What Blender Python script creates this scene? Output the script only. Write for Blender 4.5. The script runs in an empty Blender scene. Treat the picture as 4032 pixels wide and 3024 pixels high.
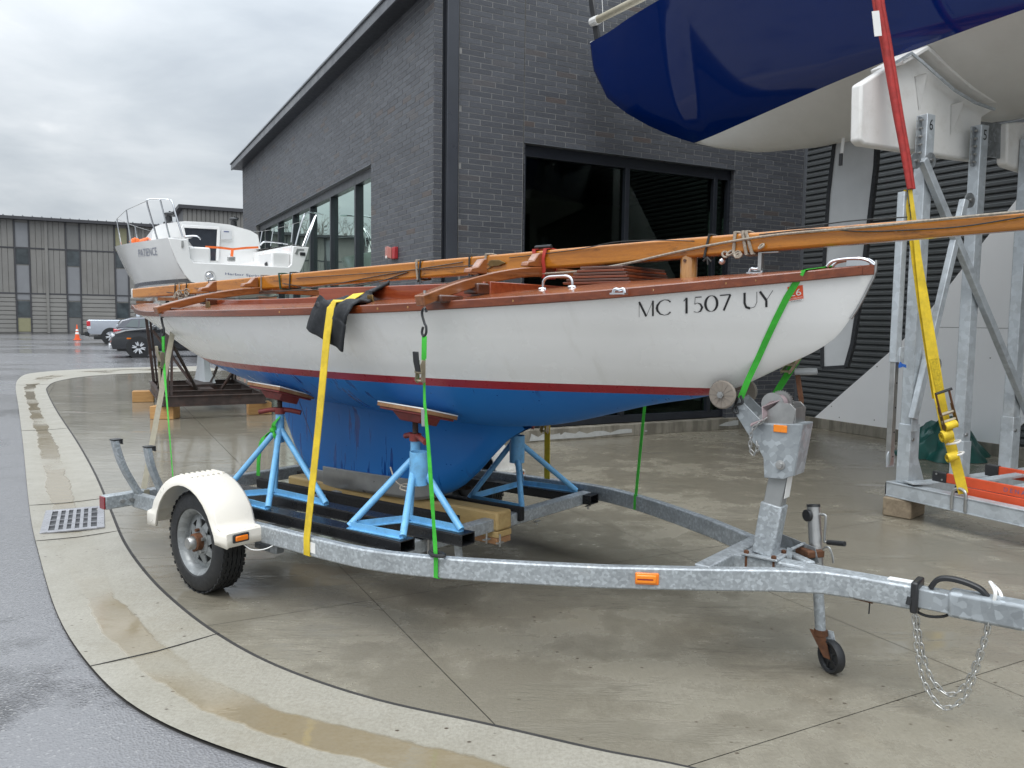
import bpy, bmesh, math, random
from mathutils import Matrix, Vector
R = math.radians
scene = bpy.context.scene
rng = random.Random(7)

# ------------------------------------------------------------------ camera
CAM_H = 1.60
FPX = 3151.6                     # focal length in photograph pixels (4032 wide)
PITCH, ROLL, YAW = R(4.646), R(0.7757), R(27.65)
_f = Vector((0, math.cos(PITCH), -math.sin(PITCH)))
_r = Vector((1, 0, 0)); _u = _r.cross(_f)
CR = _r * math.cos(ROLL) + _u * math.sin(ROLL)
CU = -_r * math.sin(ROLL) + _u * math.cos(ROLL)
cam_d = bpy.data.cameras.new('camera'); cam = bpy.data.objects.new('camera', cam_d)
scene.collection.objects.link(cam)
cam.matrix_world = Matrix(((CR.x, CU.x, -_f.x, 0), (CR.y, CU.y, -_f.y, 0), (CR.z, CU.z, -_f.z, CAM_H), (0, 0, 0, 1)))
cam_d.sensor_width = 36.0; cam_d.lens = FPX / 4032 * 36.0
cam_d.clip_start = 0.05; cam_d.clip_end = 3000
scene.camera = cam

# ------------------------------------------------------------------ overcast sky
world = bpy.data.worlds.new('World'); scene.world = world; world.use_nodes = True
nt = world.node_tree; N = nt.nodes; Lk = nt.links; N.clear()
SUN_EL, SUN_AZ = R(58), R(198)      # azimuth clockwise from +Y
out = N.new('ShaderNodeOutputWorld'); bg = N.new('ShaderNodeBackground')
sky = N.new('ShaderNodeTexSky'); sky.sky_type = 'NISHITA'; sky.sun_disc = False
sky.sun_elevation = SUN_EL; sky.sun_rotation = SUN_AZ; sky.air_density = 1.5; sky.dust_density = 4.0
tc = N.new('ShaderNodeTexCoord'); sx = N.new('ShaderNodeSeparateXYZ'); Lk.new(tc.outputs['Generated'], sx.inputs[0])
def wmath(op, a, b=None, clamp=False):
    n = N.new('ShaderNodeMath'); n.operation = op; n.use_clamp = clamp
    for i, v in enumerate((a, b)):
        if v is None: continue
        if isinstance(v, (int, float)): n.inputs[i].default_value = v
        else: Lk.new(v, n.inputs[i])
    return n.outputs[0]
el = wmath('MAXIMUM', sx.outputs['Z'], 0.0)
den = wmath('ADD', el, 0.16)
cx = wmath('DIVIDE', sx.outputs['X'], den); cy = wmath('DIVIDE', sx.outputs['Y'], den)
cmb = N.new('ShaderNodeCombineXYZ'); Lk.new(cx, cmb.inputs[0]); Lk.new(cy, cmb.inputs[1])
def wnoise(scale, detail, rough, off, dist=0.0):
    mp = N.new('ShaderNodeMapping'); mp.inputs['Location'].default_value = off; Lk.new(cmb.outputs[0], mp.inputs[0])
    n = N.new('ShaderNodeTexNoise'); n.inputs['Scale'].default_value = scale; n.inputs['Detail'].default_value = detail
    n.inputs['Roughness'].default_value = rough; n.inputs['Distortion'].default_value = dist
    Lk.new(mp.outputs[0], n.inputs['Vector']); return n.outputs['Fac']
n1 = wnoise(0.9, 6, 0.52, (3.1, 1.7, 0), 0.3); n2 = wnoise(2.4, 7, 0.52, (8.0, 2.0, 3.0), 0.4)
mix = wmath('ADD', wmath('MULTIPLY', n1, 0.7), wmath('MULTIPLY', n2, 0.3))
rmp = N.new('ShaderNodeValToRGB'); Lk.new(mix, rmp.inputs[0])
e = rmp.color_ramp.elements
e[0].position = 0.36; e[0].color = (0.335, 0.37, 0.41, 1)
e[1].position = 0.66; e[1].color = (0.66, 0.675, 0.69, 1)
k = rmp.color_ramp.elements.new(0.47); k.color = (0.415, 0.45, 0.485, 1)
k = rmp.color_ramp.elements.new(0.57); k.color = (0.50, 0.53, 0.56, 1)
# CIE-style overcast: the cloud deck is brighter towards the zenith
elc = wmath('ADD', 1.0, wmath('MULTIPLY', wmath('POWER', el, 1.9), 4.3))
gain = N.new('ShaderNodeVectorMath'); gain.operation = 'SCALE'; Lk.new(rmp.outputs[0], gain.inputs[0]); Lk.new(elc, gain.inputs['Scale'])
sks = N.new('ShaderNodeVectorMath'); sks.operation = 'SCALE'; Lk.new(sky.outputs[0], sks.inputs[0]); sks.inputs['Scale'].default_value = 0.10
mx = N.new('ShaderNodeMix'); mx.data_type = 'RGBA'; mx.inputs['Factor'].default_value = 0.06
Lk.new(gain.outputs[0], mx.inputs['A']); Lk.new(sks.outputs[0], mx.inputs['B'])
Lk.new(mx.outputs['Result'], bg.inputs[0]); bg.inputs[1].default_value = 1.0
Lk.new(bg.outputs[0], out.inputs[0])

sun_d = bpy.data.lights.new('sun', 'SUN'); sun_d.energy = 1.1; sun_d.angle = R(35); sun_d.color = (1.0, 0.97, 0.93)
sun = bpy.data.objects.new('sun', sun_d); scene.collection.objects.link(sun)
_sd = Vector((math.sin(SUN_AZ) * math.cos(SUN_EL), math.cos(SUN_AZ) * math.cos(SUN_EL), math.sin(SUN_EL)))
sun.rotation_euler = _sd.to_track_quat('Z', 'Y').to_euler(); sun.location = (0, 0, 30)
vs = scene.view_settings
vs.view_transform = 'Standard'; vs.look = 'None'; vs.gamma = 1.0; vs.exposure = 0.42; vs.use_curve_mapping = False
scene.render.engine = 'CYCLES'
scene.render.resolution_x, scene.render.resolution_y = 1024, 768

# ------------------------------------------------------------------ pixel -> place (2212-wide pixel grid)
_S = 4032 / 2212.0
ORI = Vector((0, 0, CAM_H))
def ray(x, y): return _f + CR * ((x * _S - 2016) / FPX) - CU * ((y * _S - 1512) / FPX)
def on_z(x, y, z=0.0):
    d = ray(x, y); return ORI + d * ((z - CAM_H) / d.z)
def on_plane(x, y, p0, n):
    d = ray(x, y); return ORI + d * ((Vector(p0) - ORI).dot(n) / d.dot(n))

# ------------------------------------------------------------------ frames
def frame(ox, oy, deg): return Matrix.Translation((ox, oy, 0)) @ Matrix.Rotation(R(deg), 4, 'Z')
WORLD = Matrix.Identity(4)
BF = frame(0, 0, 27.65)                       # building frame: x along the brick front (u), y away (v)
TH = -39.5
_a = Vector((math.cos(R(TH)), math.sin(R(TH)), 0)); _p = Vector((-_a.y, _a.x, 0))
TF = frame(*(_p * 3.57).xy, TH)               # trailer frame: x forward to the hitch, y away from the camera
FR = WORLD
def use(f):
    global FR
    FR = f
def inv(f, p): return f.inverted() @ p
def _dir(f, i): return Vector(f.col[i].xyz)
def fz(f, x, y, z): return inv(f, on_z(x, y, z))
def fy(f, x, y, yy): return inv(f, on_plane(x, y, f @ Vector((0, yy, 0)), _dir(f, 1)))
def fx(f, x, y, xx): return inv(f, on_plane(x, y, f @ Vector((xx, 0, 0)), _dir(f, 0)))
def TY(x, y, yy=0.0): return fy(TF, x, y, yy)
def TZ(x, y, z): return fz(TF, x, y, z)
def TX(x, y, s): return fx(TF, x, y, s)

# ------------------------------------------------------------------ mesh builder
COL = scene.collection
MATX = {}
def V(*a): return Vector(a if len(a) == 3 else a[0])
class MB:
    def __init__(s): s.v = []; s.f = []; s.uv = None; s.rnd = []
    def add(s, vs, fs):
        b = len(s.v); s.v += [Vector(p) for p in vs]; s.f += [tuple(b + i for i in f) for f in fs]; return s
    def box(s, c, size, rot=None):
        c = V(c); hx, hy, hz = [d / 2 for d in size]
        vs = [Vector((x, y, z)) for x in (-hx, hx) for y in (-hy, hy) for z in (-hz, hz)]
        if rot is not None: vs = [rot @ p for p in vs]
        return s.add([c + p for p in vs], [(0, 1, 3, 2), (4, 6, 7, 5), (0, 4, 5, 1), (2, 3, 7, 6), (0, 2, 6, 4), (1, 5, 7, 3)])
    def span(s, a, b):
        a, b = V(a), V(b); return s.box((a + b) / 2, [abs(b[i] - a[i]) for i in range(3)])
    def bar(s, p0, p1, w, h, up=(0, 0, 1), w1=None, h1=None):
        p0, p1, up = V(p0), V(p1), V(up); d = (p1 - p0).normalized()
        sd = d.cross(up)
        if sd.length < 1e-5: sd = d.cross(Vector((1, 0, 0)))
        sd.normalize(); uu = sd.cross(d)
        w1 = w if w1 is None else w1; h1 = h if h1 is None else h1
        vs = []
        for p, ww, hh in ((p0, w, h), (p1, w1, h1)):
            vs += [p - sd * ww / 2 - uu * hh / 2, p + sd * ww / 2 - uu * hh / 2, p + sd * ww / 2 + uu * hh / 2, p - sd * ww / 2 + uu * hh / 2]
        return s.add(vs, [(3, 2, 1, 0), (4, 5, 6, 7), (0, 1, 5, 4), (1, 2, 6, 5), (2, 3, 7, 6), (3, 0, 4, 7)])
    def barpath(s, pts, w, h, up=(0, 0, 1)):
        pts = [V(p) for p in pts]; up = V(up); rows = []
        for i, p in enumerate(pts):
            d = (pts[min(i + 1, len(pts) - 1)] - pts[max(i - 1, 0)]).normalized()
            sd = d.cross(up).normalized(); uu = sd.cross(d)
            ww = w[i] if isinstance(w, (list, tuple)) else w; hh = h[i] if isinstance(h, (list, tuple)) else h
            rows.append([p - sd * ww / 2 - uu * hh / 2, p + sd * ww / 2 - uu * hh / 2, p + sd * ww / 2 + uu * hh / 2, p - sd * ww / 2 + uu * hh / 2])
        return s.loft(rows, closed=True, caps=True)
    def loft(s, rows, closed=False, caps=False, flip=False):
        n = len(rows[0]); vs = [p for r in rows for p in r]; fs = []
        for i in range(len(rows) - 1):
            for j in range(n if closed else n - 1):
                q = (i * n + j, i * n + (j + 1) % n, (i + 1) * n + (j + 1) % n, (i + 1) * n + j)
                fs.append(q[::-1] if flip else q)
        if caps:
            c0 = tuple(range(n))[::-1]; c1 = tuple((len(rows) - 1) * n + j for j in range(n))
            fs += [c0[::-1], c1[::-1]] if flip else [c0, c1]
        return s.add(vs, fs)
    def path(s, pts, r, n=8, closed=False, caps=True):
        pts = [V(p) for p in pts]; m = len(pts); rows = []; nrm = None
        for i, p in enumerate(pts):
            a = pts[(i - 1) % m] if (closed or i > 0) else p; b = pts[(i + 1) % m] if (closed or i < m - 1) else p
            d = (b - a)
            if d.length < 1e-9: d = Vector((0, 0, 1))
            d.normalize()
            if nrm is None:
                nrm = d.cross(Vector((0, 0, 1)))
                if nrm.length < 0.1: nrm = d.cross(Vector((1, 0, 0)))
            nrm = (nrm - d * nrm.dot(d)).normalized(); bi = d.cross(nrm)
            rr = r[i] if isinstance(r, (list, tuple)) else r
            rows.append([p + (nrm * math.cos(2 * math.pi * k / n) + bi * math.sin(2 * math.pi * k / n)) * rr for k in range(n)])
        if closed: rows.append(rows[0])
        return s.loft(rows, closed=True, caps=caps and not closed)
    def tube(s, p0, p1, r, r1=None, n=14): return s.path([p0, p1], [r, r if r1 is None else r1], n)
    def prism(s, pts, vec):
        pts = [V(p) for p in pts]; vec = V(vec); n = len(pts)
        fs = [tuple(range(n))[::-1], tuple(range(n, 2 * n))] + [(i, (i + 1) % n, n + (i + 1) % n, n + i) for i in range(n)]
        return s.add(pts + [p + vec for p in pts], fs)
    def strap(s, pts, wd, w, t=0.004):
        pts = [V(p) for p in pts]; rows = []
        for i, p in enumerate(pts):
            d = (pts[min(i + 1, len(pts) - 1)] - pts[max(i - 1, 0)]).normalized()
            wv = V(wd[i]) if isinstance(wd, list) else V(wd); wv = (wv - d * wv.dot(d)).normalized(); nn = d.cross(wv)
            ww = w[i] if isinstance(w, list) else w
            rows.append([p - wv * ww / 2 - nn * t / 2, p + wv * ww / 2 - nn * t / 2, p + wv * ww / 2 + nn * t / 2, p - wv * ww / 2 + nn * t / 2])
        return s.loft(rows, closed=True, caps=True)
    def lathe(s, prof, c, axis, n=24, closed=False):
        c = V(c); ax = V(axis).normalized(); u = ax.orthogonal().normalized(); w = ax.cross(u); rows = []
        for k in range(n):
            a = 2 * math.pi * k / n; dd = u * math.cos(a) + w * math.sin(a)
            rows.append([c + ax * h + dd * r for r, h in prof])
        rows.append(rows[0]); return s.loft(rows, closed=closed, flip=True)
    def build(s, name, mat, parent=None, base=None, bevel=0.0, smooth=35, doubles=True, seg=2):
        W = MATX[parent] if parent is not None else (FR @ Matrix.Translation(V(base)) if base is not None else FR)
        M = W.inverted() @ FR
        me = bpy.data.meshes.new(name)
        me.from_pydata([M @ p for p in s.v], [], s.f)
        if s.rnd:
            at = me.attributes.new('rnd', 'FLOAT', 'FACE'); at.data.foreach_set('value', s.rnd)
        if s.uv:
            ul = me.uv_layers.new(name='uv')
            for pl in me.polygons:
                for li in pl.loop_indices: ul.data[li].uv = s.uv[me.loops[li].vertex_index]
        if doubles or True:
            bm = bmesh.new(); bm.from_mesh(me)
            if doubles: bmesh.ops.remove_doubles(bm, verts=bm.verts, dist=1e-6)
            if smooth is not None: bmesh.ops.recalc_face_normals(bm, faces=bm.faces) if doubles else None
            bm.to_mesh(me); bm.free()
        if smooth:
            me.polygons.foreach_set('use_smooth', [True] * len(me.polygons)); me.set_sharp_from_angle(angle=R(smooth))
        me.materials.append(MT[mat] if isinstance(mat, str) else mat)
        o = bpy.data.objects.new(name, me); COL.objects.link(o)
        if parent is not None: o.parent = parent
        else: o.matrix_world = W
        MATX[o] = W.copy()
        if bevel:
            m = o.modifiers.new('bevel', 'BEVEL'); m.width = bevel; m.segments = seg; m.limit_method = 'ANGLE'; m.angle_limit = R(35)
            m.harden_normals = False
        return o
def tag(o, label, cat, group=None):
    o['label'] = label; o['category'] = cat
    if group: o['group'] = group
    return o
def thing(name, label, cat, base, group=None):
    o = bpy.data.objects.new(name, None); o.empty_display_size = 0.2; COL.objects.link(o)
    W = FR @ Matrix.Translation(V(base)); o.matrix_world = W; MATX[o] = W.copy()
    return tag(o, label, cat, group)
def structure(name, base=(0, 0, 0)):
    o = bpy.data.objects.new(name, None); o.empty_display_size = 0.2; COL.objects.link(o)
    W = FR @ Matrix.Translation(V(base)); o.matrix_world = W; MATX[o] = W.copy(); o['kind'] = 'structure'
    return o
def solo(mb, name, label, cat, mat, group=None, base=None, **kw):
    if base is None:
        xs = [p.x for p in mb.v]; ys = [p.y for p in mb.v]; zs = [p.z for p in mb.v]
        base = ((min(xs) + max(xs)) / 2, (min(ys) + max(ys)) / 2, min(zs))
    return tag(mb.build(name, mat, None, base, **kw), label, cat, group)
def clone(o, parent, matrix):
    c = o.copy(); COL.objects.link(c); c.parent = parent; c.matrix_local = matrix; return c
def lerp(a, b, t): return a + (b - a) * t
def interp(tab, x):
    if x <= tab[0][0]: return tab[0][1]
    for (x0, y0), (x1, y1) in zip(tab, tab[1:]):
        if x <= x1: return y0 + (y1 - y0) * (x - x0) / (x1 - x0)
    return tab[-1][1]
def smooth_tab(tab, x):
    # Catmull-Rom through (x, y) pairs
    if x <= tab[0][0]: return tab[0][1]
    if x >= tab[-1][0]: return tab[-1][1]
    for i in range(len(tab) - 1):
        if x <= tab[i + 1][0]:
            x0, y0 = tab[i]; x1, y1 = tab[i + 1]; t = (x - x0) / (x1 - x0)
            m0 = (tab[i + 1][1] - tab[max(i - 1, 0)][1]) / (tab[i + 1][0] - tab[max(i - 1, 0)][0]) * (x1 - x0)
            m1 = (tab[min(i + 2, len(tab) - 1)][1] - y0) / (tab[min(i + 2, len(tab) - 1)][0] - x0) * (x1 - x0)
            return (2 * t**3 - 3 * t**2 + 1) * y0 + (t**3 - 2 * t**2 + t) * m0 + (-2 * t**3 + 3 * t**2) * y1 + (t**3 - t**2) * m1
def curve_pts(pts, n=8, closed=False):
    pts = [V(p) for p in pts]; out = []; m = len(pts)
    for i in range(m if closed else m - 1):
        p0 = pts[(i - 1) % m] if (closed or i > 0) else pts[0]; p1 = pts[i]; p2 = pts[(i + 1) % m]
        p3 = pts[(i + 2) % m] if (closed or i < m - 2) else pts[m - 1]
        for k in range(n):
            t = k / n
            out.append(0.5 * ((2 * p1) + (p2 - p0) * t + (2 * p0 - 5 * p1 + 4 * p2 - p3) * t * t + (3 * p1 - p0 - 3 * p2 + p3) * t**3))
    if not closed: out.append(pts[-1])
    return out
# ------------------------------------------------------------------ materials
MT = {}
class NG:
    """small node-graph helper for one material"""
    def __init__(s, name):
        s.m = bpy.data.materials.new(name); s.m.use_nodes = True; s.t = s.m.node_tree; s.n = s.t.nodes; s.l = s.t.links
        s.b = s.n['Principled BSDF']; s.tc = None
    def set(s, k, v):
        i = s.b.inputs[k]
        if isinstance(v, bpy.types.NodeSocket): s.l.new(v, i)
        elif isinstance(v, (tuple, list)) and len(v) == 3: i.default_value = (*v, 1)
        else: i.default_value = v
    def co(s, kind='Object'):
        if s.tc is None: s.tc = s.n.new('ShaderNodeTexCoord')
        return s.tc.outputs[kind]
    def geo(s, o): return s.n.new('ShaderNodeNewGeometry').outputs[o]
    def map(s, vec, scale=(1, 1, 1), rot=(0, 0, 0), loc=(0, 0, 0)):
        m = s.n.new('ShaderNodeMapping'); s.l.new(vec, m.inputs[0]); m.inputs['Scale'].default_value = scale
        m.inputs['Rotation'].default_value = rot; m.inputs['Location'].default_value = loc; return m.outputs[0]
    def noise(s, scale, detail=4, rough=0.55, vec=None, dist=0.0, out='Fac'):
        n = s.n.new('ShaderNodeTexNoise'); s.l.new(vec if vec is not None else s.co(), n.inputs['Vector'])
        n.inputs['Scale'].default_value = scale; n.inputs['Detail'].default_value = detail; n.inputs['Roughness'].default_value = rough
        n.inputs['Distortion'].default_value = dist; return n.outputs[out]
    def vor(s, scale, vec=None, feature='F1', out='Distance', rnd=1.0):
        n = s.n.new('ShaderNodeTexVoronoi'); n.feature = feature; s.l.new(vec if vec is not None else s.co(), n.inputs['Vector'])
        n.inputs['Scale'].default_value = scale; n.inputs['Randomness'].default_value = rnd; return n.outputs[out]
    def wave(s, scale, dist, detail=2, vec=None, dscale=1.0, direction='X'):
        n = s.n.new('ShaderNodeTexWave'); n.bands_direction = direction; s.l.new(vec if vec is not None else s.co(), n.inputs['Vector'])
        n.inputs['Scale'].default_value = scale; n.inputs['Distortion'].default_value = dist; n.inputs['Detail'].default_value = detail
        n.inputs['Detail Scale'].default_value = dscale; return n.outputs['Fac']
    def ramp(s, f, *stops):
        n = s.n.new('ShaderNodeValToRGB'); s.l.new(f, n.inputs[0]); e = n.color_ramp.elements
        while len(e) < len(stops): e.new(0.5)
        for k, (p, c) in zip(e, stops):
            k.position = p; k.color = (*c, 1) if isinstance(c, (tuple, list)) else (c, c, c, 1)
        return n.outputs[0]
    def mix(s, f, a, b, mode='MIX'):
        n = s.n.new('ShaderNodeMix'); n.data_type = 'RGBA'; n.blend_type = mode
        for k, v in (('Factor', f), ('A', a), ('B', b)):
            if isinstance(v, bpy.types.NodeSocket): s.l.new(v, n.inputs[k])
            elif k == 'Factor': n.inputs['Factor'].default_value = v
            else: n.inputs[k].default_value = (*v, 1) if isinstance(v, (tuple, list)) else (v, v, v, 1)
        return n.outputs['Result']
    def math(s, op, a, b=0.0, clamp=False):
        n = s.n.new('ShaderNodeMath'); n.operation = op; n.use_clamp = clamp
        for i, v in enumerate((a, b)):
            if isinstance(v, bpy.types.NodeSocket): s.l.new(v, n.inputs[i])
            else: n.inputs[i].default_value = v
        return n.outputs[0]
    def sep(s, vec):
        n = s.n.new('ShaderNodeSeparateXYZ'); s.l.new(vec, n.inputs[0]); return n.outputs
    def bump(s, h, strength=0.3, dist=0.01, prev=None):
        n = s.n.new('ShaderNodeBump'); s.l.new(h, n.inputs['Height']); n.inputs['Strength'].default_value = strength; n.inputs['Distance'].default_value = dist
        if prev is not None: s.l.new(prev, n.inputs['Normal'])
        return n.outputs[0]
    def attr(s, name):
        n = s.n.new('ShaderNodeAttribute'); n.attribute_name = name; return n.outputs['Fac']
    def objrnd(s): return s.n.new('ShaderNodeObjectInfo').outputs['Random']

def M(name, col, rough=0.5, metal=0.0, var=0.12, vs=6.0, bump=0.0, bs=80.0, coat=0.0, spec=0.5, dirt=None, dirt_amt=0.3, ds=3.0, wet=0.0):
    g = NG(name)
    lo = tuple(c * (1 - var) for c in col); hi = tuple(min(1, c * (1 + var)) for c in col)
    c = g.ramp(g.noise(vs, 6, 0.6), (0.3, lo), (0.7, hi))
    if dirt is not None:
        f = g.ramp(g.noise(ds, 7, 0.7), (0.52, 0.0), (0.75, dirt_amt)); c = g.mix(f, c, dirt)
    g.set('Base Color', c); g.set('Metallic', metal); g.set('Specular IOR Level', spec)
    rr = g.ramp(g.noise(vs * 2.3, 5, 0.6), (0.3, max(0.02, rough * 0.8)), (0.7, min(1, rough * 1.2)))
    g.set('Roughness', rr)
    if coat: g.set('Coat Weight', coat); g.set('Coat Roughness', 0.08)
    nrm = None
    if bump: nrm = g.bump(g.noise(bs, 4, 0.6), bump, 0.004)
    if wet:
        # rain drops sitting on the surface
        d = g.vor(190, feature='F1'); sel = g.vor(190, out='Color'); r = g.sep(sel)[0]
        rad = g.math('MULTIPLY', r, 0.42); h = g.math('SUBTRACT', rad, d, True)
        keep = g.math('GREATER_THAN', g.sep(sel)[1], 1.0 - wet); h = g.math('MULTIPLY', h, keep)
        nrm = g.bump(h, 0.9, 0.004, nrm)
    if nrm is not None: g.set('Normal', nrm)
    MT[name] = g.m; return g
M('white_paint', (0.84, 0.835, 0.81), 0.22, var=0.025, vs=2.5, bump=0.02, bs=30, wet=0.10)
g = NG('white_paint'); P = g.co()
pl = g.wave(1.35, 1.6, 2, g.map(P, (0.06, 0.05, 1.0)), 0.6, 'Z')
c = g.ramp(g.noise(1.6, 6, 0.6, g.map(P, (0.35, 1, 2.2))), (0.3, (0.84, 0.835, 0.815)), (0.7, (0.88, 0.877, 0.862)))
c = g.mix(g.ramp(pl, (0.0, 0.16), (0.35, 0.0)), c, (0.66, 0.65, 0.62))
run = g.ramp(g.noise(13, 4, 0.6, g.map(P, (1.0, 0.3, 0.10))), (0.60, 0.0), (0.75, 0.22)); c = g.mix(run, c, (0.58, 0.56, 0.51))
g.set('Base Color', c); g.set('Roughness', g.ramp(g.noise(5, 5), (0.3, 0.16), (0.7, 0.34)))
d = g.vor(170); sel = g.vor(170, out='Color'); h = g.math('SUBTRACT', g.math('MULTIPLY', g.sep(sel)[0], 0.42), d, True)
h = g.math('MULTIPLY', h, g.math('GREATER_THAN', g.sep(sel)[1], 0.86))
g.set('Normal', g.bump(h, 0.9, 0.004, g.bump(g.math('ADD', g.noise(2.5, 4, 0.5, g.map(P, (0.4, 1, 3))), g.math('MULTIPLY', pl, 0.25)), 0.12, 0.02))); MT['white_paint'] = g.m
M('red_paint', (0.33, 0.012, 0.022), 0.3, var=0.12, vs=9)
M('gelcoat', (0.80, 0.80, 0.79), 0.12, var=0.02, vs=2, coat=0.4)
M('gelcoat_grey', (0.62, 0.63, 0.64), 0.15, var=0.02, vs=2, coat=0.3)  # greyer gelcoat for hull bottom, rudder and instrument panel
M('grey_hull', (0.64, 0.635, 0.605), 0.5, var=0.06, vs=1.3, bump=0.05, bs=60, dirt=(0.45, 0.44, 0.40), dirt_amt=0.35, ds=0.8)
M('fin_grey', (0.50, 0.53, 0.55), 0.4, var=0.05)
M('saddle_white', (0.76, 0.755, 0.73), 0.45, var=0.05, vs=2, bump=0.1, bs=25, dirt=(0.45, 0.42, 0.36), dirt_amt=0.35, ds=5)
M('fender_white', (0.78, 0.74, 0.66), 0.3, var=0.03, vs=3, wet=0.12)
M('rubber', (0.016, 0.017, 0.019), 0.55, var=0.25, vs=14, bump=0.15, bs=120)
M('black_plastic', (0.02, 0.021, 0.023), 0.38, var=0.2)
M('black_steel', (0.012, 0.0125, 0.014), 0.3, var=0.3, vs=10, bump=0.25, bs=60, wet=0.2)
M('black_carpet', (0.009, 0.009, 0.010), 0.85, var=0.4, vs=60, bump=0.6, bs=300)
M('black_cloth', (0.011, 0.013, 0.016), 0.75, var=0.25, vs=20, bump=0.3, bs=160)
M('dark_frame', (0.018, 0.021, 0.028), 0.35, var=0.15)
M('downpipe_metal', (0.05, 0.055, 0.066), 0.32, metal=0.2, var=0.1, vs=2)
M('fascia_metal', (0.14, 0.15, 0.165), 0.35, metal=0.3, var=0.1, vs=2)
M('interior_dark', (0.035, 0.035, 0.034), 0.8, var=0.2)
M('interior_light', (0.20, 0.21, 0.19), 0.7, var=0.2, vs=1)
g = M('stand_blue', (0.17, 0.44, 0.72), 0.38, var=0.14, vs=9, bump=0.15, bs=90, dirt=(0.10, 0.20, 0.32), dirt_amt=0.7, ds=11)
chip = g.ramp(g.noise(38, 5, 0.7, g.map(g.co(), loc=(3, 1, 2))), (0.66, 0.0), (0.69, 1.0)); old = g.b.inputs['Base Color'].links[0].from_socket; g.set('Base Color', g.mix(chip, old, (0.07, 0.045, 0.035)))
M('stand_red', (0.20, 0.03, 0.026), 0.5, var=0.25, vs=15, dirt=(0.10, 0.035, 0.02), dirt_amt=0.6, ds=20)
M('rust', (0.105, 0.042, 0.018), 0.8, var=0.4, vs=25, bump=0.4, bs=140)
M('rusty_steel', (0.045, 0.030, 0.026), 0.5, var=0.45, vs=8, bump=0.3, bs=70, dirt=(0.11, 0.042, 0.022), dirt_amt=0.7, ds=6)
M('screw_rust', (0.06, 0.038, 0.032), 0.6, var=0.4, vs=40, bump=0.4, bs=160)
M('lead', (0.33, 0.325, 0.31), 0.32, metal=0.5, var=0.25, vs=4, bump=0.08, bs=20)
M('chrome', (0.66, 0.67, 0.69), 0.12, metal=1.0, var=0.06)
M('steel_dull', (0.42, 0.42, 0.41), 0.4, metal=0.9, var=0.18, vs=12, bump=0.1, bs=80)
M('zinc_gold', (0.42, 0.37, 0.27), 0.36, metal=0.85, var=0.2, vs=14)
M('bronze', (0.20, 0.13, 0.055), 0.45, metal=0.85, var=0.3, vs=20)
M('amber', (0.80, 0.19, 0.005), 0.18, var=0.08, coat=0.6)
M('amber_reflector', (0.85, 0.24, 0.01), 0.25, var=0.06, coat=0.4)
M('red_lens', (0.22, 0.012, 0.018), 0.2, var=0.15, coat=0.5)
M('strap_green', (0.045, 0.45, 0.035), 0.6, var=0.2, vs=20, bump=0.5, bs=300, dirt=(0.03, 0.24, 0.03), dirt_amt=0.5, ds=9)
M('strap_yellow', (0.66, 0.47, 0.02), 0.6, var=0.2, vs=12, bump=0.5, bs=260, dirt=(0.34, 0.24, 0.03), dirt_amt=0.7, ds=7)
M('strap_beige', (0.36, 0.33, 0.25), 0.7, var=0.12, vs=30, bump=0.2, bs=300)
M('strap_red', (0.36, 0.032, 0.028), 0.75, var=0.22, vs=18, bump=0.4, bs=160, dirt=(0.22, 0.03, 0.03), dirt_amt=0.6, ds=7)
M('strap_pink', (0.36, 0.28, 0.29), 0.75, var=0.2, vs=20, bump=0.3, bs=200)
M('orange_tie', (0.75, 0.14, 0.02), 0.55, var=0.12)
M('rope_tan', (0.30, 0.26, 0.21), 0.85, var=0.35, vs=90, bump=0.6, bs=240)
M('rope_dark', (0.03, 0.031, 0.03), 0.7, var=0.4, vs=60)
M('rope_green', (0.018, 0.06, 0.035), 0.7, var=0.3, vs=60)
M('wire', (0.10, 0.085, 0.075), 0.45, metal=0.6, var=0.3, vs=60)
M('rubber_red', (0.42, 0.045, 0.035), 0.5, var=0.1)
M('alarm_red', (0.38, 0.03, 0.035), 0.4, var=0.1)
M('lamp_white', (0.75, 0.72, 0.68), 0.2, var=0.05)
M('sail_panel', (0.86, 0.87, 0.88), 0.42, var=0.03, vs=0.8)
M('banner_grey', (0.40, 0.415, 0.425), 0.55, var=0.08, vs=3, bump=0.25, bs=9)
M('tarp_green', (0.007, 0.075, 0.062), 0.4, var=0.3, vs=5, bump=0.35, bs=18)
M('ladder_orange', (0.62, 0.085, 0.03), 0.42, var=0.1, vs=8, dirt=(0.34, 0.05, 0.03), dirt_amt=0.4, ds=10)
M('ink', (0.012, 0.013, 0.016), 0.4, var=0.0)
M('ink_blue', (0.10, 0.12, 0.24), 0.4, var=0.0)
M('name_grey', (0.26, 0.28, 0.35), 0.4, var=0.0)
M('ink_red', (0.55, 0.07, 0.03), 0.4, var=0.0)
M('sticker_orange', (0.78, 0.10, 0.03), 0.4, var=0.03)
M('sticker_white', (0.78, 0.78, 0.76), 0.4, var=0.03)
M('tape_blue', (0.03, 0.13, 0.48), 0.6, var=0.12, vs=30)
M('tape_white', (0.72, 0.72, 0.70), 0.6, var=0.05)
M('tape_grey', (0.30, 0.31, 0.31), 0.5, metal=0.3, var=0.12)
M('poly_roller', (0.26, 0.225, 0.19), 0.35, var=0.12, vs=8)
M('tan_metal', (0.190, 0.184, 0.172), 0.5, var=0.10, vs=0.6, dirt=(0.11, 0.10, 0.085), dirt_amt=0.4, ds=0.4)
M('tan_siding', (0.215, 0.209, 0.196), 0.5, var=0.08, vs=0.6)
M('panel_grey', (0.20, 0.205, 0.215), 0.35, var=0.10, vs=0.5)
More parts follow.
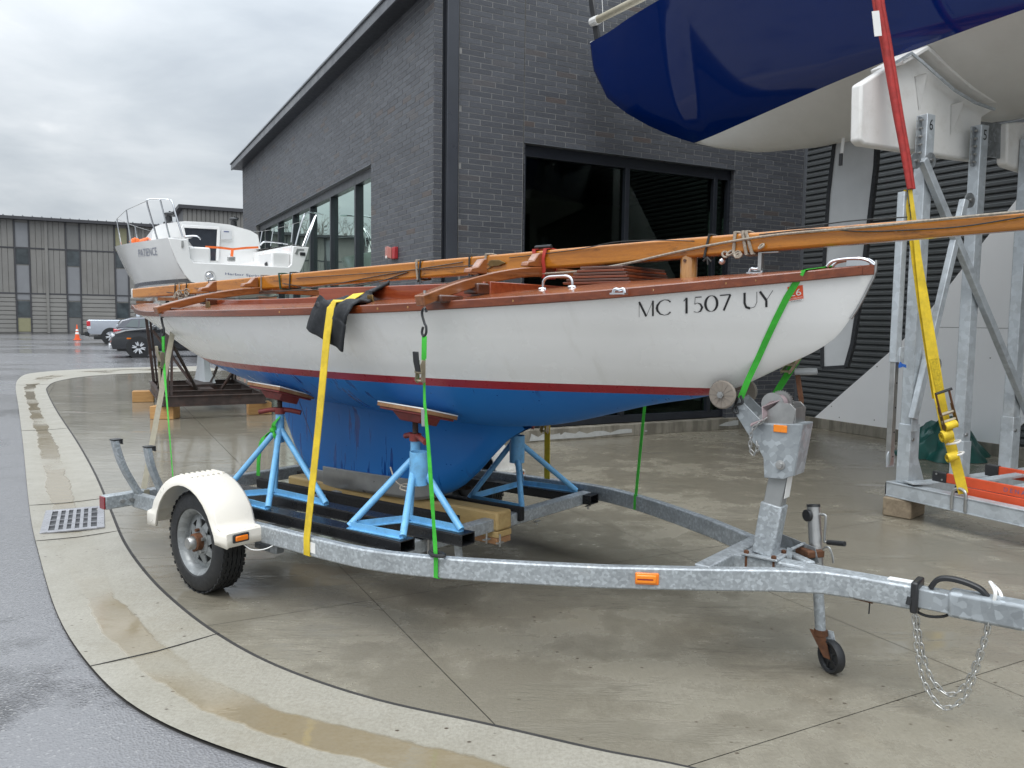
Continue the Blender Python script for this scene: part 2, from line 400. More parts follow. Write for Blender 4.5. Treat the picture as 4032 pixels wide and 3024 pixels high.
M('panel_tan', (0.15, 0.15, 0.145), 0.45, var=0.08, vs=0.6)
M('panel_yellow', (0.235, 0.225, 0.135), 0.5, var=0.06)
M('trim_dark', (0.045, 0.045, 0.05), 0.5, var=0.1)
M('car_black', (0.012, 0.014, 0.018), 0.12, var=0.1, coat=0.8)
M('car_grey', (0.12, 0.125, 0.145), 0.2, metal=0.5, var=0.05, coat=0.8)
M('car_silver', (0.42, 0.45, 0.50), 0.22, metal=0.5, var=0.04, coat=0.8)
M('car_glass', (0.10, 0.125, 0.13), 0.05, var=0.05, coat=0.5)
M('car_trim', (0.018, 0.019, 0.02), 0.5, var=0.1)
M('tail_red', (0.50, 0.02, 0.03), 0.2, var=0.1, coat=0.6)
M('headlamp', (0.55, 0.57, 0.60), 0.1, var=0.1, coat=0.8)
M('cone_orange', (0.72, 0.10, 0.02), 0.5, var=0.1)
M('smoke_hatch', (0.032, 0.037, 0.046), 0.12, var=0.1, coat=0.5)
M('bark', (0.10, 0.085, 0.07), 0.9, var=0.3, vs=20, bump=0.5, bs=60)
M('tree_twig', (0.12, 0.105, 0.09), 0.9, var=0.2)

# blue yacht gelcoat
g = NG('yacht_blue'); g.set('Base Color', (0.0006, 0.013, 0.098)); g.set('Roughness', 0.06); g.set('Coat Weight', 0.0); g.set('Specular IOR Level', 0.42); g.set('Coat Roughness', 0.03)
g.set('Normal', g.bump(g.noise(0.9, 2), 0.03, 0.05)); MT['yacht_blue'] = g.m

# blue antifouling with wet runs
g = NG('bottom_blue')
c = g.ramp(g.noise(1.5, 5), (0.3, (0.003, 0.135, 0.44)), (0.7, (0.006, 0.165, 0.50)))
st = g.ramp(g.noise(24.0, 3, 0.5, g.map(g.co(), (1.0, 0.22, 0.10)), 0.35), (0.60, 0.0), (0.62, 1.0))
zz = g.sep(g.co())[2]
st = g.math('MULTIPLY', st, g.ramp(g.noise(1.1, 2, 0.5, g.map(g.co(), (1, 1, 0.6), loc=(3, 1, 0))), (0.42, 0.0), (0.50, 1.0)))
dr = g.ramp(g.vor(26, g.map(g.co(), (1, 1, 1.5))), (0.10, 1.0), (0.16, 0.0)); sel = g.math('GREATER_THAN', g.sep(g.vor(26, g.map(g.co(), (1, 1, 1.5)), out='Color'))[0], 0.90)
wetm = g.math('MAXIMUM', st, g.math('MULTIPLY', dr, sel))
c = g.mix(wetm, c, (0.002, 0.058, 0.26)); g.set('Base Color', c)
g.set('Roughness', g.ramp(wetm, (0.0, 0.5), (1.0, 0.12))); g.set('Normal', g.bump(g.noise(90, 4), 0.12, 0.003)); MT['bottom_blue'] = g.m

# varnished woods
def wood(name, c0, c1, c2, axis, rough=0.18, coat=0.6, grain=14, wet=0.0, dark=0.5):
    g = NG(name); sc = [grain, grain, grain]; sc[axis] = 0.7
    v = g.map(g.co(), tuple(sc)); f = g.noise(2.2, 8, 0.6, v, 0.6)
    c = g.ramp(f, (0.25, c0), (0.5, c1), (0.75, c2))
    fine = g.noise(9.0, 4, 0.6, g.map(g.co(), tuple(4 if i == axis else 60 for i in range(3)))); c = g.mix(g.ramp(fine, (0.45, 0.0), (0.75, 0.35)), c, tuple(x * 0.45 for x in c0))
    st = g.ramp(g.noise(3.0, 7, 0.75, g.map(g.co(), tuple(1.3 if i == axis else 6 for i in range(3)))), (0.56, 0.0), (0.70, dark)); c = g.mix(st, c, tuple(x * 0.16 for x in c1))
    g.set('Base Color', c); g.set('Roughness', rough); g.set('Coat Weight', coat); g.set('Coat Roughness', 0.1)
    n = g.bump(f, 0.12, 0.003)
    if wet:
        d = g.vor(150); sel = g.vor(150, out='Color'); h = g.math('SUBTRACT', g.math('MULTIPLY', g.sep(sel)[0], 0.45), d, True)
        h = g.math('MULTIPLY', h, g.math('GREATER_THAN', g.sep(sel)[1], 1 - wet)); n = g.bump(h, 1.0, 0.006, n)
    g.set('Normal', n); MT[name] = g.m
wood('mahogany', (0.105, 0.022, 0.006), (0.165, 0.036, 0.010), (0.22, 0.055, 0.016), 0, rough=0.2, coat=0.45, wet=0.25, dark=0.4)
wood('mahogany_deck', (0.17, 0.046, 0.016), (0.24, 0.068, 0.022), (0.30, 0.095, 0.036), 0, rough=0.25, coat=0.5, wet=0.6, dark=0.3)
wood('mahogany_coaming', (0.19, 0.035, 0.012), (0.27, 0.055, 0.019), (0.33, 0.085, 0.03), 0, dark=0.4)
wood('mahogany_light', (0.26, 0.09, 0.02), (0.36, 0.13, 0.03), (0.42, 0.17, 0.05), 0, dark=0.4)
wood('spruce_mast', (0.28, 0.092, 0.010), (0.46, 0.170, 0.016), (0.57, 0.225, 0.028), 0, coat=0.3, wet=0.3, grain=9, dark=0.9)
wood('crutch_wood', (0.17, 0.055, 0.018), (0.26, 0.088, 0.026), (0.34, 0.13, 0.045), 1, wet=0.2, grain=16, dark=0.7)
wood('samson_wood', (0.28, 0.13, 0.035), (0.40, 0.20, 0.06), (0.48, 0.26, 0.09), 2, grain=20, dark=0.6)
wood('block_dark', (0.05, 0.018, 0.010), (0.085, 0.028, 0.014), (0.11, 0.038, 0.018), 0)
wood('pine', (0.36, 0.23, 0.085), (0.47, 0.33, 0.14), (0.54, 0.40, 0.19), 0, rough=0.6, coat=0.0, grain=10, dark=0.35)
wood('fir', (0.26, 0.13, 0.06), (0.36, 0.19, 0.09), (0.42, 0.24, 0.12), 0, rough=0.65, coat=0.0, grain=18, dark=0.3)
wood('cedar_block', (0.34, 0.17, 0.06), (0.46, 0.25, 0.09), (0.54, 0.32, 0.13), 0, rough=0.6, coat=0.0, grain=12, dark=0.4)
wood('old_timber', (0.16, 0.12, 0.08), (0.24, 0.19, 0.13), (0.31, 0.25, 0.17), 0, rough=0.8, coat=0.0, grain=9, dark=0.6)
wood('plywood', (0.20, 0.08, 0.035), (0.32, 0.16, 0.07), (0.42, 0.26, 0.13), 2, rough=0.6, coat=0.0, grain=4)

# hot-dip galvanised steel with spangle
def galv(name, base, sp, stain=0.25, scale=55, amt=0.3, wet=0.0):
    g = NG(name); v = g.map(g.co(), (1, 1, 1)); wv = g.n.new('ShaderNodeVectorMath'); wv.operation = 'ADD'
    g.l.new(v, wv.inputs[0]); nn = g.n.new('ShaderNodeVectorMath'); nn.operation = 'SCALE'; g.l.new(g.noise(scale * 0.8, 3, out='Color'), nn.inputs[0]); nn.inputs['Scale'].default_value = 0.6 / scale; g.l.new(nn.outputs[0], wv.inputs[1])
    cell = g.sep(g.vor(scale, wv.outputs[0], out='Color'))
    c = g.ramp(cell[0], (0.0, tuple(b * (1 - amt * 0.7) for b in base)), (0.6, base), (1.0, tuple(min(1, b * (1 + sp)) for b in base)))
    d = g.ramp(g.noise(3.2, 7, 0.7), (0.50, 0.0), (0.70, stain)); c = g.mix(d, c, tuple(b * 0.35 for b in base))
    d2 = g.ramp(g.noise(1.7, 6, 0.7, g.map(g.co(), loc=(5, 3, 1))), (0.57, 0.0), (0.72, stain * 0.5)); c = g.mix(d2, c, (0.32, 0.28, 0.22))
    g.set('Base Color', c); g.set('Metallic', 0.3); g.set('Roughness', g.ramp(cell[1], (0.0, 0.32), (1.0, 0.52)))
    g.set('Normal', g.bump(g.noise(40, 4), 0.08, 0.003)); MT[name] = g.m
galv('galv', (0.37, 0.40, 0.42), 0.30, 0.45, 80, 0.28)
galv('galv_big', (0.34, 0.37, 0.39), 0.34, 0.35, 34, 0.32)
galv('galv_post', (0.47, 0.51, 0.54), 0.12, 0.40, 22, 0.14)
galv('galv_rim', (0.25, 0.265, 0.27), 0.2, 0.4, 40, 0.2)
galv('galv_dark', (0.20, 0.215, 0.225), 0.3, 0.5, 30, 0.3)

# bricks
g = NG('brick')
rv = g.math('FRACT', g.math('ADD', g.attr('rnd'), g.objrnd()))
c = g.ramp(rv, (0.0, (0.062, 0.066, 0.077)), (0.5, (0.074, 0.079, 0.091)), (0.94, (0.088, 0.094, 0.108)), (0.965, (0.082, 0.077, 0.079)), (1.0, (0.092, 0.074, 0.068)))
sp = g.ramp(g.noise(70, 4, 0.7, g.co('Object')), (0.35, 0.62), (0.7, 1.35)); c = g.mix(1.0, c, sp, 'MULTIPLY')
g.set('Base Color', c); g.set('Roughness', 0.55); g.set('Normal', g.bump(g.noise(120, 4, 0.7), 0.35, 0.004)); MT['brick'] = g.m
M('mortar', (0.25, 0.248, 0.24), 0.85, var=0.2, vs=9)
M('mortar_dark', (0.05, 0.05, 0.052), 0.8, var=0.2, vs=9)

# dark ribbed metal cladding
M('siding_dark', (0.10, 0.108, 0.112), 0.38, metal=0.1, var=0.08, vs=0.8)

# window glass: thin tinted pane
g = NG('window_glass'); g.set('Base Color', (0.012, 0.016, 0.016)); g.set('Roughness', 0.03); g.set('IOR', 1.5)
gl = g.n.new('ShaderNodeBsdfGlossy'); gl.inputs['Roughness'].default_value = 0.015; gl.inputs['Color'].default_value = (0.86, 0.97, 0.92, 1)
tr = g.n.new('ShaderNodeBsdfTransparent'); tr.inputs['Color'].default_value = (0.36, 0.42, 0.38, 1)
fr = g.n.new('ShaderNodeFresnel'); fr.inputs['IOR'].default_value = 1.5
bmp = g.bump(g.noise(0.9, 2, 0.4), 0.06, 0.03); g.l.new(bmp, gl.inputs['Normal'])
ms = g.n.new('ShaderNodeMixShader'); fac = g.math('MULTIPLY', fr.outputs[0], 0.55, True); g.l.new(fac, ms.inputs[0]); g.l.new(tr.outputs[0], ms.inputs[1]); g.l.new(gl.outputs[0], ms.inputs[2])
g.l.new(ms.outputs[0], g.n['Material Output'].inputs[0]); MT['window_glass'] = g.m
# mirror-like solar control glass of the side windows
g = NG('solar_glass')
gl = g.n.new('ShaderNodeBsdfGlossy'); gl.inputs['Roughness'].default_value = 0.012; gl.inputs['Color'].default_value = (0.80, 0.95, 0.87, 1)
df = g.n.new('ShaderNodeBsdfDiffuse'); df.inputs['Color'].default_value = (0.014, 0.018, 0.018, 1)
fr = g.n.new('ShaderNodeFresnel'); fr.inputs['IOR'].default_value = 2.3
bmp = g.bump(g.noise(0.8, 2, 0.4), 0.10, 0.04); g.l.new(bmp, gl.inputs['Normal'])
ms = g.n.new('ShaderNodeMixShader'); fac = g.math('ADD', fr.outputs[0], 0.50, True); g.l.new(fac, ms.inputs[0]); g.l.new(df.outputs[0], ms.inputs[1]); g.l.new(gl.outputs[0], ms.inputs[2])
g.l.new(ms.outputs[0], g.n['Material Output'].inputs[0]); MT['solar_glass'] = g.m
M('far_glass', (0.045, 0.055, 0.06), 0.06, var=0.5, vs=1.4, coat=0.4)

# wet concrete: damp slab, standing film where the noise says so (object coordinates are metres)
def concrete(name, kind):
    g = NG(name); P = g.geo('Position')
    big = g.noise(0.55, 5, 0.6, P); med = g.noise(3.0, 8, 0.65, P); fine = g.noise(60, 5, 0.7, P)
    base = g.ramp(med, (0.3, (0.232, 0.212, 0.166)), (0.7, (0.295, 0.272, 0.218))) if kind == 'slab' else g.ramp(med, (0.3, (0.275, 0.258, 0.213)), (0.7, (0.345, 0.326, 0.276)))
    base = g.mix(g.ramp(fine, (0.35, 0.45), (0.60, 0.0)), base, (0.16, 0.142, 0.11))
    base = g.mix(g.ramp(g.noise(14, 6, 0.75, P), (0.56, 0.0), (0.72, 0.35)), base, (0.17, 0.15, 0.115))
    stain = g.ramp(g.noise(1.1, 7, 0.7, g.map(P, loc=(4, 9, 0))), (0.55, 0.0), (0.72, 0.35)); base = g.mix(stain, base, (0.20, 0.165, 0.11))
    # crumbs of leaf litter and rusty specks
    lv = g.vor(21, g.map(P, (1, 1.6, 1))); lc = g.sep(g.vor(21, g.map(P, (1, 1.6, 1)), out='Color'))
    clump = g.ramp(g.noise(0.9, 4, 0.6, g.map(P, loc=(1, 2, 0))), (0.48, 0.0), (0.66, 1.0))
    spk = g.math('MULTIPLY', g.ramp(lv, (0.12, 1.0), (0.24, 0.0)), g.math('GREATER_THAN', g.math('ADD', lc[0], g.math('MULTIPLY', clump, 0.17)), 0.985))
    base = g.mix(spk, base, (0.045, 0.028, 0.016))
    if kind == 'slab':
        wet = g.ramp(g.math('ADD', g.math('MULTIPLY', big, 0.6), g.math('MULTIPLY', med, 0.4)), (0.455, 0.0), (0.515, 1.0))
        u = g.sep(P)
        # rain reaches the open yard to the left; ground towards the walls is only damp
        far = g.math('ADD', g.math('MULTIPLY', u[0], -0.30), g.math('MULTIPLY', u[1], 0.07))
        open_ = g.ramp(far, (0.25, 0.0), (1.0, 0.0), ) if False else g.math('MULTIPLY', g.math('ADD', far, -0.35), 0.9, True)
        film = g.ramp(g.math('ADD', g.noise(1.5, 7, 0.68, g.map(P, (0.40, 1.5, 1.0), loc=(7, 1, 0))), g.math('MULTIPLY', open_, 0.21)), (0.54, 0.0), (0.61, 1.0))
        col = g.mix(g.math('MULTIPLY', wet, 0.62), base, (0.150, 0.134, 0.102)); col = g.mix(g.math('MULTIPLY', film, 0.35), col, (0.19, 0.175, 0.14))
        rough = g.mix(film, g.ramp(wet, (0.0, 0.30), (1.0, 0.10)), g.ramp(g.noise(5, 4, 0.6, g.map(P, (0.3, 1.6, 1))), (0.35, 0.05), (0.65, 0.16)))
        nstr = g.math('SUBTRACT', 1.0, film)
    else:
        uv = g.sep(g.co('UV')); across = g.math('ABSOLUTE', g.math('SUBTRACT', uv[1], 0.56))
        edge = g.noise(1.3, 5, 0.6, P); lim = g.math('MULTIPLY', edge, 0.34)
        alongm = g.ramp(g.noise(0.55, 3, 0.5, g.map(P, loc=(3, 5, 0))), (0.40, 0.0), (0.52, 1.0))
        film = g.math('MULTIPLY', g.ramp(g.math('SUBTRACT', lim, across), (0.0, 0.0), (0.03, 1.0)), alongm)
        damp = g.ramp(g.math('SUBTRACT', 0.36, across), (0.0, 0.0), (0.2, 1.0)); damp = g.math('MULTIPLY', damp, med)
        col = g.mix(g.math('MULTIPLY', damp, 0.35), base, (0.25, 0.225, 0.165)); col = g.mix(g.math('MULTIPLY', film, 0.75), col, (0.20, 0.155, 0.085))
        rough = g.mix(film, g.ramp(med, (0.3, 0.5), (0.7, 0.3)), 0.03); nstr = g.math('SUBTRACT', 1.0, film)
    g.set('Base Color', col); g.set('Roughness', rough); g.set('Specular IOR Level', 0.5)
    broom = g.noise(150, 3, 0.6, g.map(P, (1.0, 0.06, 1.0), rot=(0, 0, 0.48)))
    hgt = g.math('MULTIPLY', g.math('ADD', g.math('ADD', g.math('MULTIPLY', fine, 0.7), g.math('MULTIPLY', broom, 0.35)), med), nstr)
    rip = g.math('MULTIPLY', g.math('MULTIPLY', g.noise(9, 4, 0.6, g.map(P, (0.6, 1.5, 1))), 0.55), film)
    g.set('Normal', g.bump(g.math('ADD', hgt, rip), 0.30, 0.010)); MT[name] = g.m
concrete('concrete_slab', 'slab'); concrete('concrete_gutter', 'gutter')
g = NG('concrete_ledge'); P = g.geo('Position'); c = g.ramp(g.noise(5, 6, 0.65, P), (0.3, (0.20, 0.185, 0.15)), (0.7, (0.29, 0.27, 0.225)))
run = g.ramp(g.noise(6, 4, 0.6, g.map(P, (1.2, 1.2, 0.2))), (0.45, 0.0), (0.6, 0.7)); c = g.mix(run, c, (0.10, 0.09, 0.07)); g.set('Base Color', c); g.set('Roughness', 0.7)
g.set('Normal', g.bump(g.noise(50, 4), 0.2, 0.006)); MT['concrete_ledge'] = g.m
M('lime_stain', (0.42, 0.43, 0.42), 0.8, var=0.1, vs=20)
M('joint_dark', (0.032, 0.030, 0.028), 0.8, var=0.2)

# wet asphalt
g = NG('asphalt'); P = g.geo('Position')
chips = g.vor(95, g.map(P, (1, 1, 1)), out='Color'); cc = g.sep(chips)
c = g.ramp(cc[0], (0.0, (0.026, 0.027, 0.029)), (0.6, (0.052, 0.053, 0.056)), (0.92, (0.085, 0.085, 0.086)), (1.0, (0.24, 0.235, 0.225)))
film = g.ramp(g.math('ADD', g.noise(0.45, 5, 0.6, P), g.math('MULTIPLY', g.noise(4, 5, 0.6, P), 0.22)), (0.40, 0.0), (0.56, 1.0))
c = g.mix(g.math('MULTIPLY', film, 0.70), c, (0.215, 0.213, 0.220))  # paler tone paints the sky's sheen on the water film into the colour
g.set('Base Color', c)
far = g.math('MULTIPLY', g.sep(P)[1], 0.05, True)
pud = g.ramp(g.noise(0.22, 5, 0.6, g.map(P, (0.45, 1.0, 1.0), loc=(2, 3, 0))), (0.50, 0.0), (0.55, 1.0))
g.set('Roughness', g.mix(pud, g.mix(film, 0.42, 0.20), 0.07)); g.set('Specular IOR Level', 0.5)
h = g.math('MULTIPLY', g.math('ADD', g.math('MULTIPLY', g.vor(95, P), 1.1), g.noise(7, 4, 0.6, P)), g.math('SUBTRACT', 1.0, g.math('MULTIPLY', film, 0.72)))
g.set('Normal', g.bump(h, 0.5, 0.012)); MT['asphalt'] = g.m
# ------------------------------------------------------------------ ground, gutter, slabs
use(WORLD)
mb = MB(); mb.add([(-900, -300, -0.012), (900, -300, -0.012), (900, 1500, -0.012), (-900, 1500, -0.012)], [(0, 1, 2, 3)])
o = mb.build('ground', 'asphalt'); o['kind'] = 'structure'
# outer (asphalt) edge and inner (slab) edge of the concrete gutter, read off the photo on the ground plane
outer_px = [(1100, 1790), (850, 1725), (600, 1655), (450, 1605), (300, 1538), (195, 1440), (125, 1330), (85, 1200), (64, 1100), (50, 960), (40, 880), (34, 838), (40, 819), (62, 807), (110, 801), (200, 796.5), (330, 793), (480, 790)]
inner_px = [(1900, 1755), (1480, 1655), (1300, 1620), (1060, 1565), (800, 1507), (600, 1438), (470, 1368), (380, 1300), (318, 1238), (270, 1170), (240, 1100), (205, 1020), (165, 950), (125, 890), (104, 850), (104, 836), (128, 823), (200, 812), (330, 805), (480, 800.5)]
outer = [on_z(*p) for p in outer_px]; inner = [on_z(*p) for p in inner_px]
def resample(pts, n):
    pts = curve_pts(pts, 10); L = [0.0]
    for a, b in zip(pts, pts[1:]): L.append(L[-1] + (b - a).length)
    out = []; j = 0
    for i in range(n):
        d = L[-1] * i / (n - 1)
        while j < len(L) - 2 and L[j + 1] < d: j += 1
        t = (d - L[j]) / max(1e-9, L[j + 1] - L[j]); out.append(pts[j].lerp(pts[j + 1], t))
    return out
NG_ = 340
ri = resample(inner, NG_); ro_dense = resample(outer, 4000)
def match(p, i):
    n = (ri[min(i + 1, NG_ - 1)] - ri[max(i - 1, 0)]); n = Vector((-n.y, n.x, 0)).normalized()
    best = min(ro_dense, key=lambda q: abs((q - p).normalized().cross(n).z) * 3 + (q - p).length * 0.25 if (q - p).length > 0.05 else 9)
    return best
ro = resample(outer, NG_)
# monotone pairing: walk the outer edge for the closest continuing point
pair = []; j = 0
for i, p in enumerate(ri):
    rngj = range(j, min(j + 60, len(ro_dense)))
    j = min(rngj, key=lambda q: (ro_dense[q] - p).length); pair.append(ro_dense[j])
for _ in range(6): pair = [pair[0]] + [(pair[i - 1] + pair[i] * 2 + pair[i + 1]) / 4 for i in range(1, NG_ - 1)] + [pair[-1]]
gut = structure('gutter')
use(WORLD)
def gutter_piece(i0, i1):
    m = MB(); uv = []; A = 7; rows = []
    for i in range(i0, i1 + 1):
        row = []
        for k in range(A):
            t = k / (A - 1); q0 = ri[i]; L_ = max(.2, (pair[i] - q0).length); q = q0.lerp(pair[i], (0.016 + (L_ - .016) * t) / L_)
            dip = -0.018 * math.sin(math.pi * min(1, max(0, t))) if True else 0
            row.append(Vector((q.x, q.y, 0.004 + dip * 0.6))); uv.append((i * 0.1, t))
        rows.append(row)
    m.loft(rows); m.uv = uv
    return m
# pieces between the cross joints seen in the photo
cuts = [0]
for px in ((458, 1369), (262, 1148), (228, 1075), (150, 925), (112, 830)):
    q = on_z(*px); cuts.append(min(range(NG_), key=lambda i: (ri[i] - q).length))
cuts = sorted(set(cuts)) + [NG_ - 1]
for a, b in zip(cuts, cuts[1:]):
    m = gutter_piece(a, b)
    # leave a hairline joint at each end
    o = m.build('gutter_section', 'concrete_gutter', gut, doubles=False, smooth=60)
m = MB(); m.loft([[Vector((p.x, p.y, -0.0105)), Vector((q.x, q.y, -0.0105))] for p, q in zip(ri, pair)]); m.build('joint_bed', 'joint_dark', gut)
for c in cuts[1:-1]:
    m = MB(); a, b = ri[c], pair[c]; m.strap([Vector((a.x, a.y, 0.0045)), Vector((a.lerp(b, .5).x, a.lerp(b, .5).y, -0.0045)), Vector((b.x, b.y, 0.0045))], (b - a).cross(Vector((0, 0, 1))), 0.006, 0.003); m.build('joint', 'joint_dark', gut)

# saw-cut slabs on the building's grid
use(BF)
slab_root = structure('concrete_apron'); 
bi = [inv(BF, p) for p in resample(inner, 110)]
poly = [Vector((p.x, p.y, 0)) for p in bi] + [Vector((15, 24, 0)), Vector((15, -3, 0)), Vector((5, -3, 0))]
US = [-3.0, -0.79, 1.37, 3.53, 5.69, 7.85, 10.0]; VS_ = [0.0, 2.15, 4.28, 6.68, 8.47, 10.95, 13.2, 15.4, 17.6, 19.8]
bm = bmesh.new(); bm.faces.new([bm.verts.new(p) for p in poly]); bmesh.ops.triangulate(bm, faces=bm.faces[:])
for axis, vals in ((0, US), (1, VS_)):
    for c in vals:
        co = Vector((c, 0, 0)) if axis == 0 else Vector((0, c, 0)); no = Vector((1, 0, 0)) if axis == 0 else Vector((0, 1, 0))
        bmesh.ops.bisect_plane(bm, geom=bm.verts[:] + bm.edges[:] + bm.faces[:], plane_co=co, plane_no=no)
cells = {}
for f in bm.faces:
    c = f.calc_center_median(); key = (sum(c.x > u for u in US), sum(c.y > v for v in VS_)); cells.setdefault(key, []).append([v.co.copy() for v in f.verts])
bm.free()
GAP = 0.0021
for (iu, iv), faces in cells.items():
    lo = Vector((US[iu - 1] + GAP if iu > 0 else -99, VS_[iv - 1] + GAP if iv > 0 else -99)); hi = Vector((US[iu] - GAP if iu < len(US) else 99, VS_[iv] - GAP if iv < len(VS_) else 99))
    m = MB()
    for f in faces:
        m.add([(min(max(p.x, lo.x), hi.x), min(max(p.y, lo.y), hi.y), 0.0) for p in f], [tuple(range(len(f)))])
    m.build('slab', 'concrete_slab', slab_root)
m = MB(); m.add([Vector((p.x, p.y, -0.008)) for p in poly], [tuple(range(len(poly)))]); m.build('joint_bed', 'joint_dark', slab_root)
# expansion joint between gutter and slab
use(WORLD)
m = MB(); m.loft([[Vector((p.x, p.y, 0.0025)) - (q - p).normalized() * .004, Vector((p.x, p.y, 0.0025)) + (q - p).normalized() * .0165] for p, q in zip(ri, pair)]); m.build('expansion_joint', 'joint_dark', gut)

# storm drain grate
gq = [on_z(*p) for p in ((90, 1106), (218, 1095), (234, 1140), (95, 1153))]
gc = sum(gq, Vector()) / 4; ang = math.degrees(math.atan2((gq[1] - gq[0]).y + (gq[2] - gq[3]).y, (gq[1] - gq[0]).x + (gq[2] - gq[3]).x))
use(Matrix.Translation((gc.x, gc.y, 0)) @ Matrix.Rotation(R(ang), 4, 'Z'))
GW = ((gq[1] - gq[0]).length + (gq[2] - gq[3]).length) / 2; GH = ((gq[3] - gq[0]).length + (gq[2] - gq[1]).length) / 2
t = thing('drain_grate', 'rectangular cast iron drain grate with square holes set in the gutter', 'drain grate', (0, 0, 0))
M('grate_iron', (0.34, 0.34, 0.36), 0.3, metal=0.5, var=0.2, vs=8, bump=0.2, bs=40)
m = MB(); m.box((0, 0, -0.004), (GW * 0.98, GH * 0.98, 0.006)); m.build('pit', 'ink', t)
nc, nr = 6, 4; fr_ = 0.05
xs = [-GW / 2 + fr_ + (GW - 2 * fr_) * i / nc for i in range(nc + 1)]; ys = [-GH / 2 + 0.05 + (GH - 0.10) * i / nr for i in range(nr + 1)]
m = MB()
m.span((-GW / 2, -GH / 2, -0.002), (-GW / 2 + fr_, GH / 2, 0.010)); m.span((GW / 2 - fr_, -GH / 2, -0.002), (GW / 2, GH / 2, 0.010))
m.span((-GW / 2 + fr_, -GH / 2, -0.002), (GW / 2 - fr_, -GH / 2 + 0.05, 0.010)); m.span((-GW / 2 + fr_, GH / 2 - 0.05, -0.002), (GW / 2 - fr_, GH / 2, 0.010)); m.build('rim', 'grate_iron', t, bevel=0.002)
for i in range(1, nc):
    m = MB(); m.box((xs[i], 0, 0.003), (0.024, GH - 0.10, 0.011)); m.build('grate_bar', 'grate_iron', t)
for jj in range(1, nr):
    m = MB(); m.box((0, ys[jj], 0.0035), (GW - 2 * fr_, 0.013, 0.011)); m.build('cross_bar', 'grate_iron', t)
# ------------------------------------------------------------------ dark brick building
use(BF)
VF, UL, ZS = 9.08, 3.66, 5.50          # brick front plane v, side plane u, soffit height
UE, VE = 9.82, 22.7
bld = thing('brick_building', 'charcoal brick building with flat roof and wide dark framed windows', 'building', ((UL + UE) / 2, VF + 2, 0))
CO, BL, BD, MJ = 0.0677, 0.305, 0.030, 0.0095
Z0 = 0.165
brick_me = {}
def brick_mesh(L):
    key = round(L, 3)
    if key not in brick_me:
        m = MB(); m.box((0, 0, 0), (key, BD, CO - MJ)); me = bpy.data.meshes.new('brick'); me.from_pydata(m.v, [], m.f); me.materials.append(MT['brick'])
        brick_me[key] = me
    return brick_me[key]
bricks = []                            # (centre, length, axis)
def lay(side, a0, a1, z0, z1, shift=0.0):
    n0 = int(round((z0 - Z0) / CO)); n1 = int((z1 - Z0) / CO)
    for n in range(n0, n1):
        z = Z0 + (n + 0.5) * CO; off = (n % 2) * BL / 2 + shift + (0.05 if n % 5 == 3 else 0)
        k = math.floor((a0 - off) / BL); x = off + k * BL
        while x < a1:
            p, q = max(x, a0), min(x + BL, a1)
            if q - p > 0.03: bricks.append((side, (p + q) / 2, z, q - p - MJ))
            x += BL
ZT = ZS + 0.02; WZ0, WZ1 = 0.165, Z0 + CO * 54
FU0, FU1 = 4.89, 8.39
ZTF = 6.30
lay('f', 3.985, 4.870, Z0, ZTF); lay('f', 4.880, FU1, WZ1, ZTF); lay('f', FU1, UE - 0.03, Z0, ZTF)
for n in range(int((ZTF - Z0) / CO)): bricks.append(('f', UL + 0.052, Z0 + (n + .5) * CO, 0.098))
SV0, SV1 = 11.52, 20.80
lay('s', VF + 0.004, VF + 0.35, ZT, ZTF, 0.1); lay('s', VF + 0.004, SV0, Z0, ZT, 0.1); lay('s', SV0, SV1, WZ1, ZT, 0.1); lay('s', SV1, VE, Z0, ZT, 0.1)
camB = inv(BF, ORI)
def bpos(b):
    return Vector((b[1], VF + BD / 2, b[2])) if b[0] == 'f' else Vector((UL + BD / 2, b[1], b[2]))
def inview(p):
    q = BF @ p - ORI; Z = q.dot(_f)
    x = (2016 + FPX * q.dot(CR) / Z) / _S; y = (1512 - FPX * q.dot(CU) / Z) / _S
    if not (-20 < x < 2232 and -20 < y < 1660): return False
    # hidden behind the boats
    if x > 1290 and y < 330 and (y < 97 + (x - 1275) * 0.95) and y < 310: return False
    if y > 690: return False
    return True
def vis(b):
    p = bpos(b); d = (p - camB)
    n = Vector((0, -1, 0)) if b[0] == 'f' else Vector((-1, 0, 0))
    return b[3] * abs(d.normalized().dot(n)) / d.length if inview(p) else 0
order = sorted(range(len(bricks)), key=lambda i: -vis(bricks[i])); single = set(order[:300])
rest = MB()
for i, b in enumerate(bricks):
    p = bpos(b); p = p + Vector((0, 1, 0)) * rng.uniform(-.0012, .0012) if b[0] == 'f' else p + Vector((1, 0, 0)) * rng.uniform(-.0012, .0012)
    if i in single:
        o = bpy.data.objects.new('brick', brick_mesh(b[3])); COL.objects.link(o); o.parent = bld
        W = BF @ Matrix.Translation(p) @ (Matrix.Identity(4) if b[0] == 'f' else Matrix.Rotation(R(90), 4, 'Z'))
        o.matrix_local = MATX[bld].inverted() @ W
    else:
        rest.box(p, (b[3], BD, CO - MJ) if b[0] == 'f' else (BD, b[3], CO - MJ)); rest.rnd += [rng.random()] * 6
o = rest.build('brickwork', 'brick', bld, doubles=False, smooth=None); o['kind'] = 'stuff'
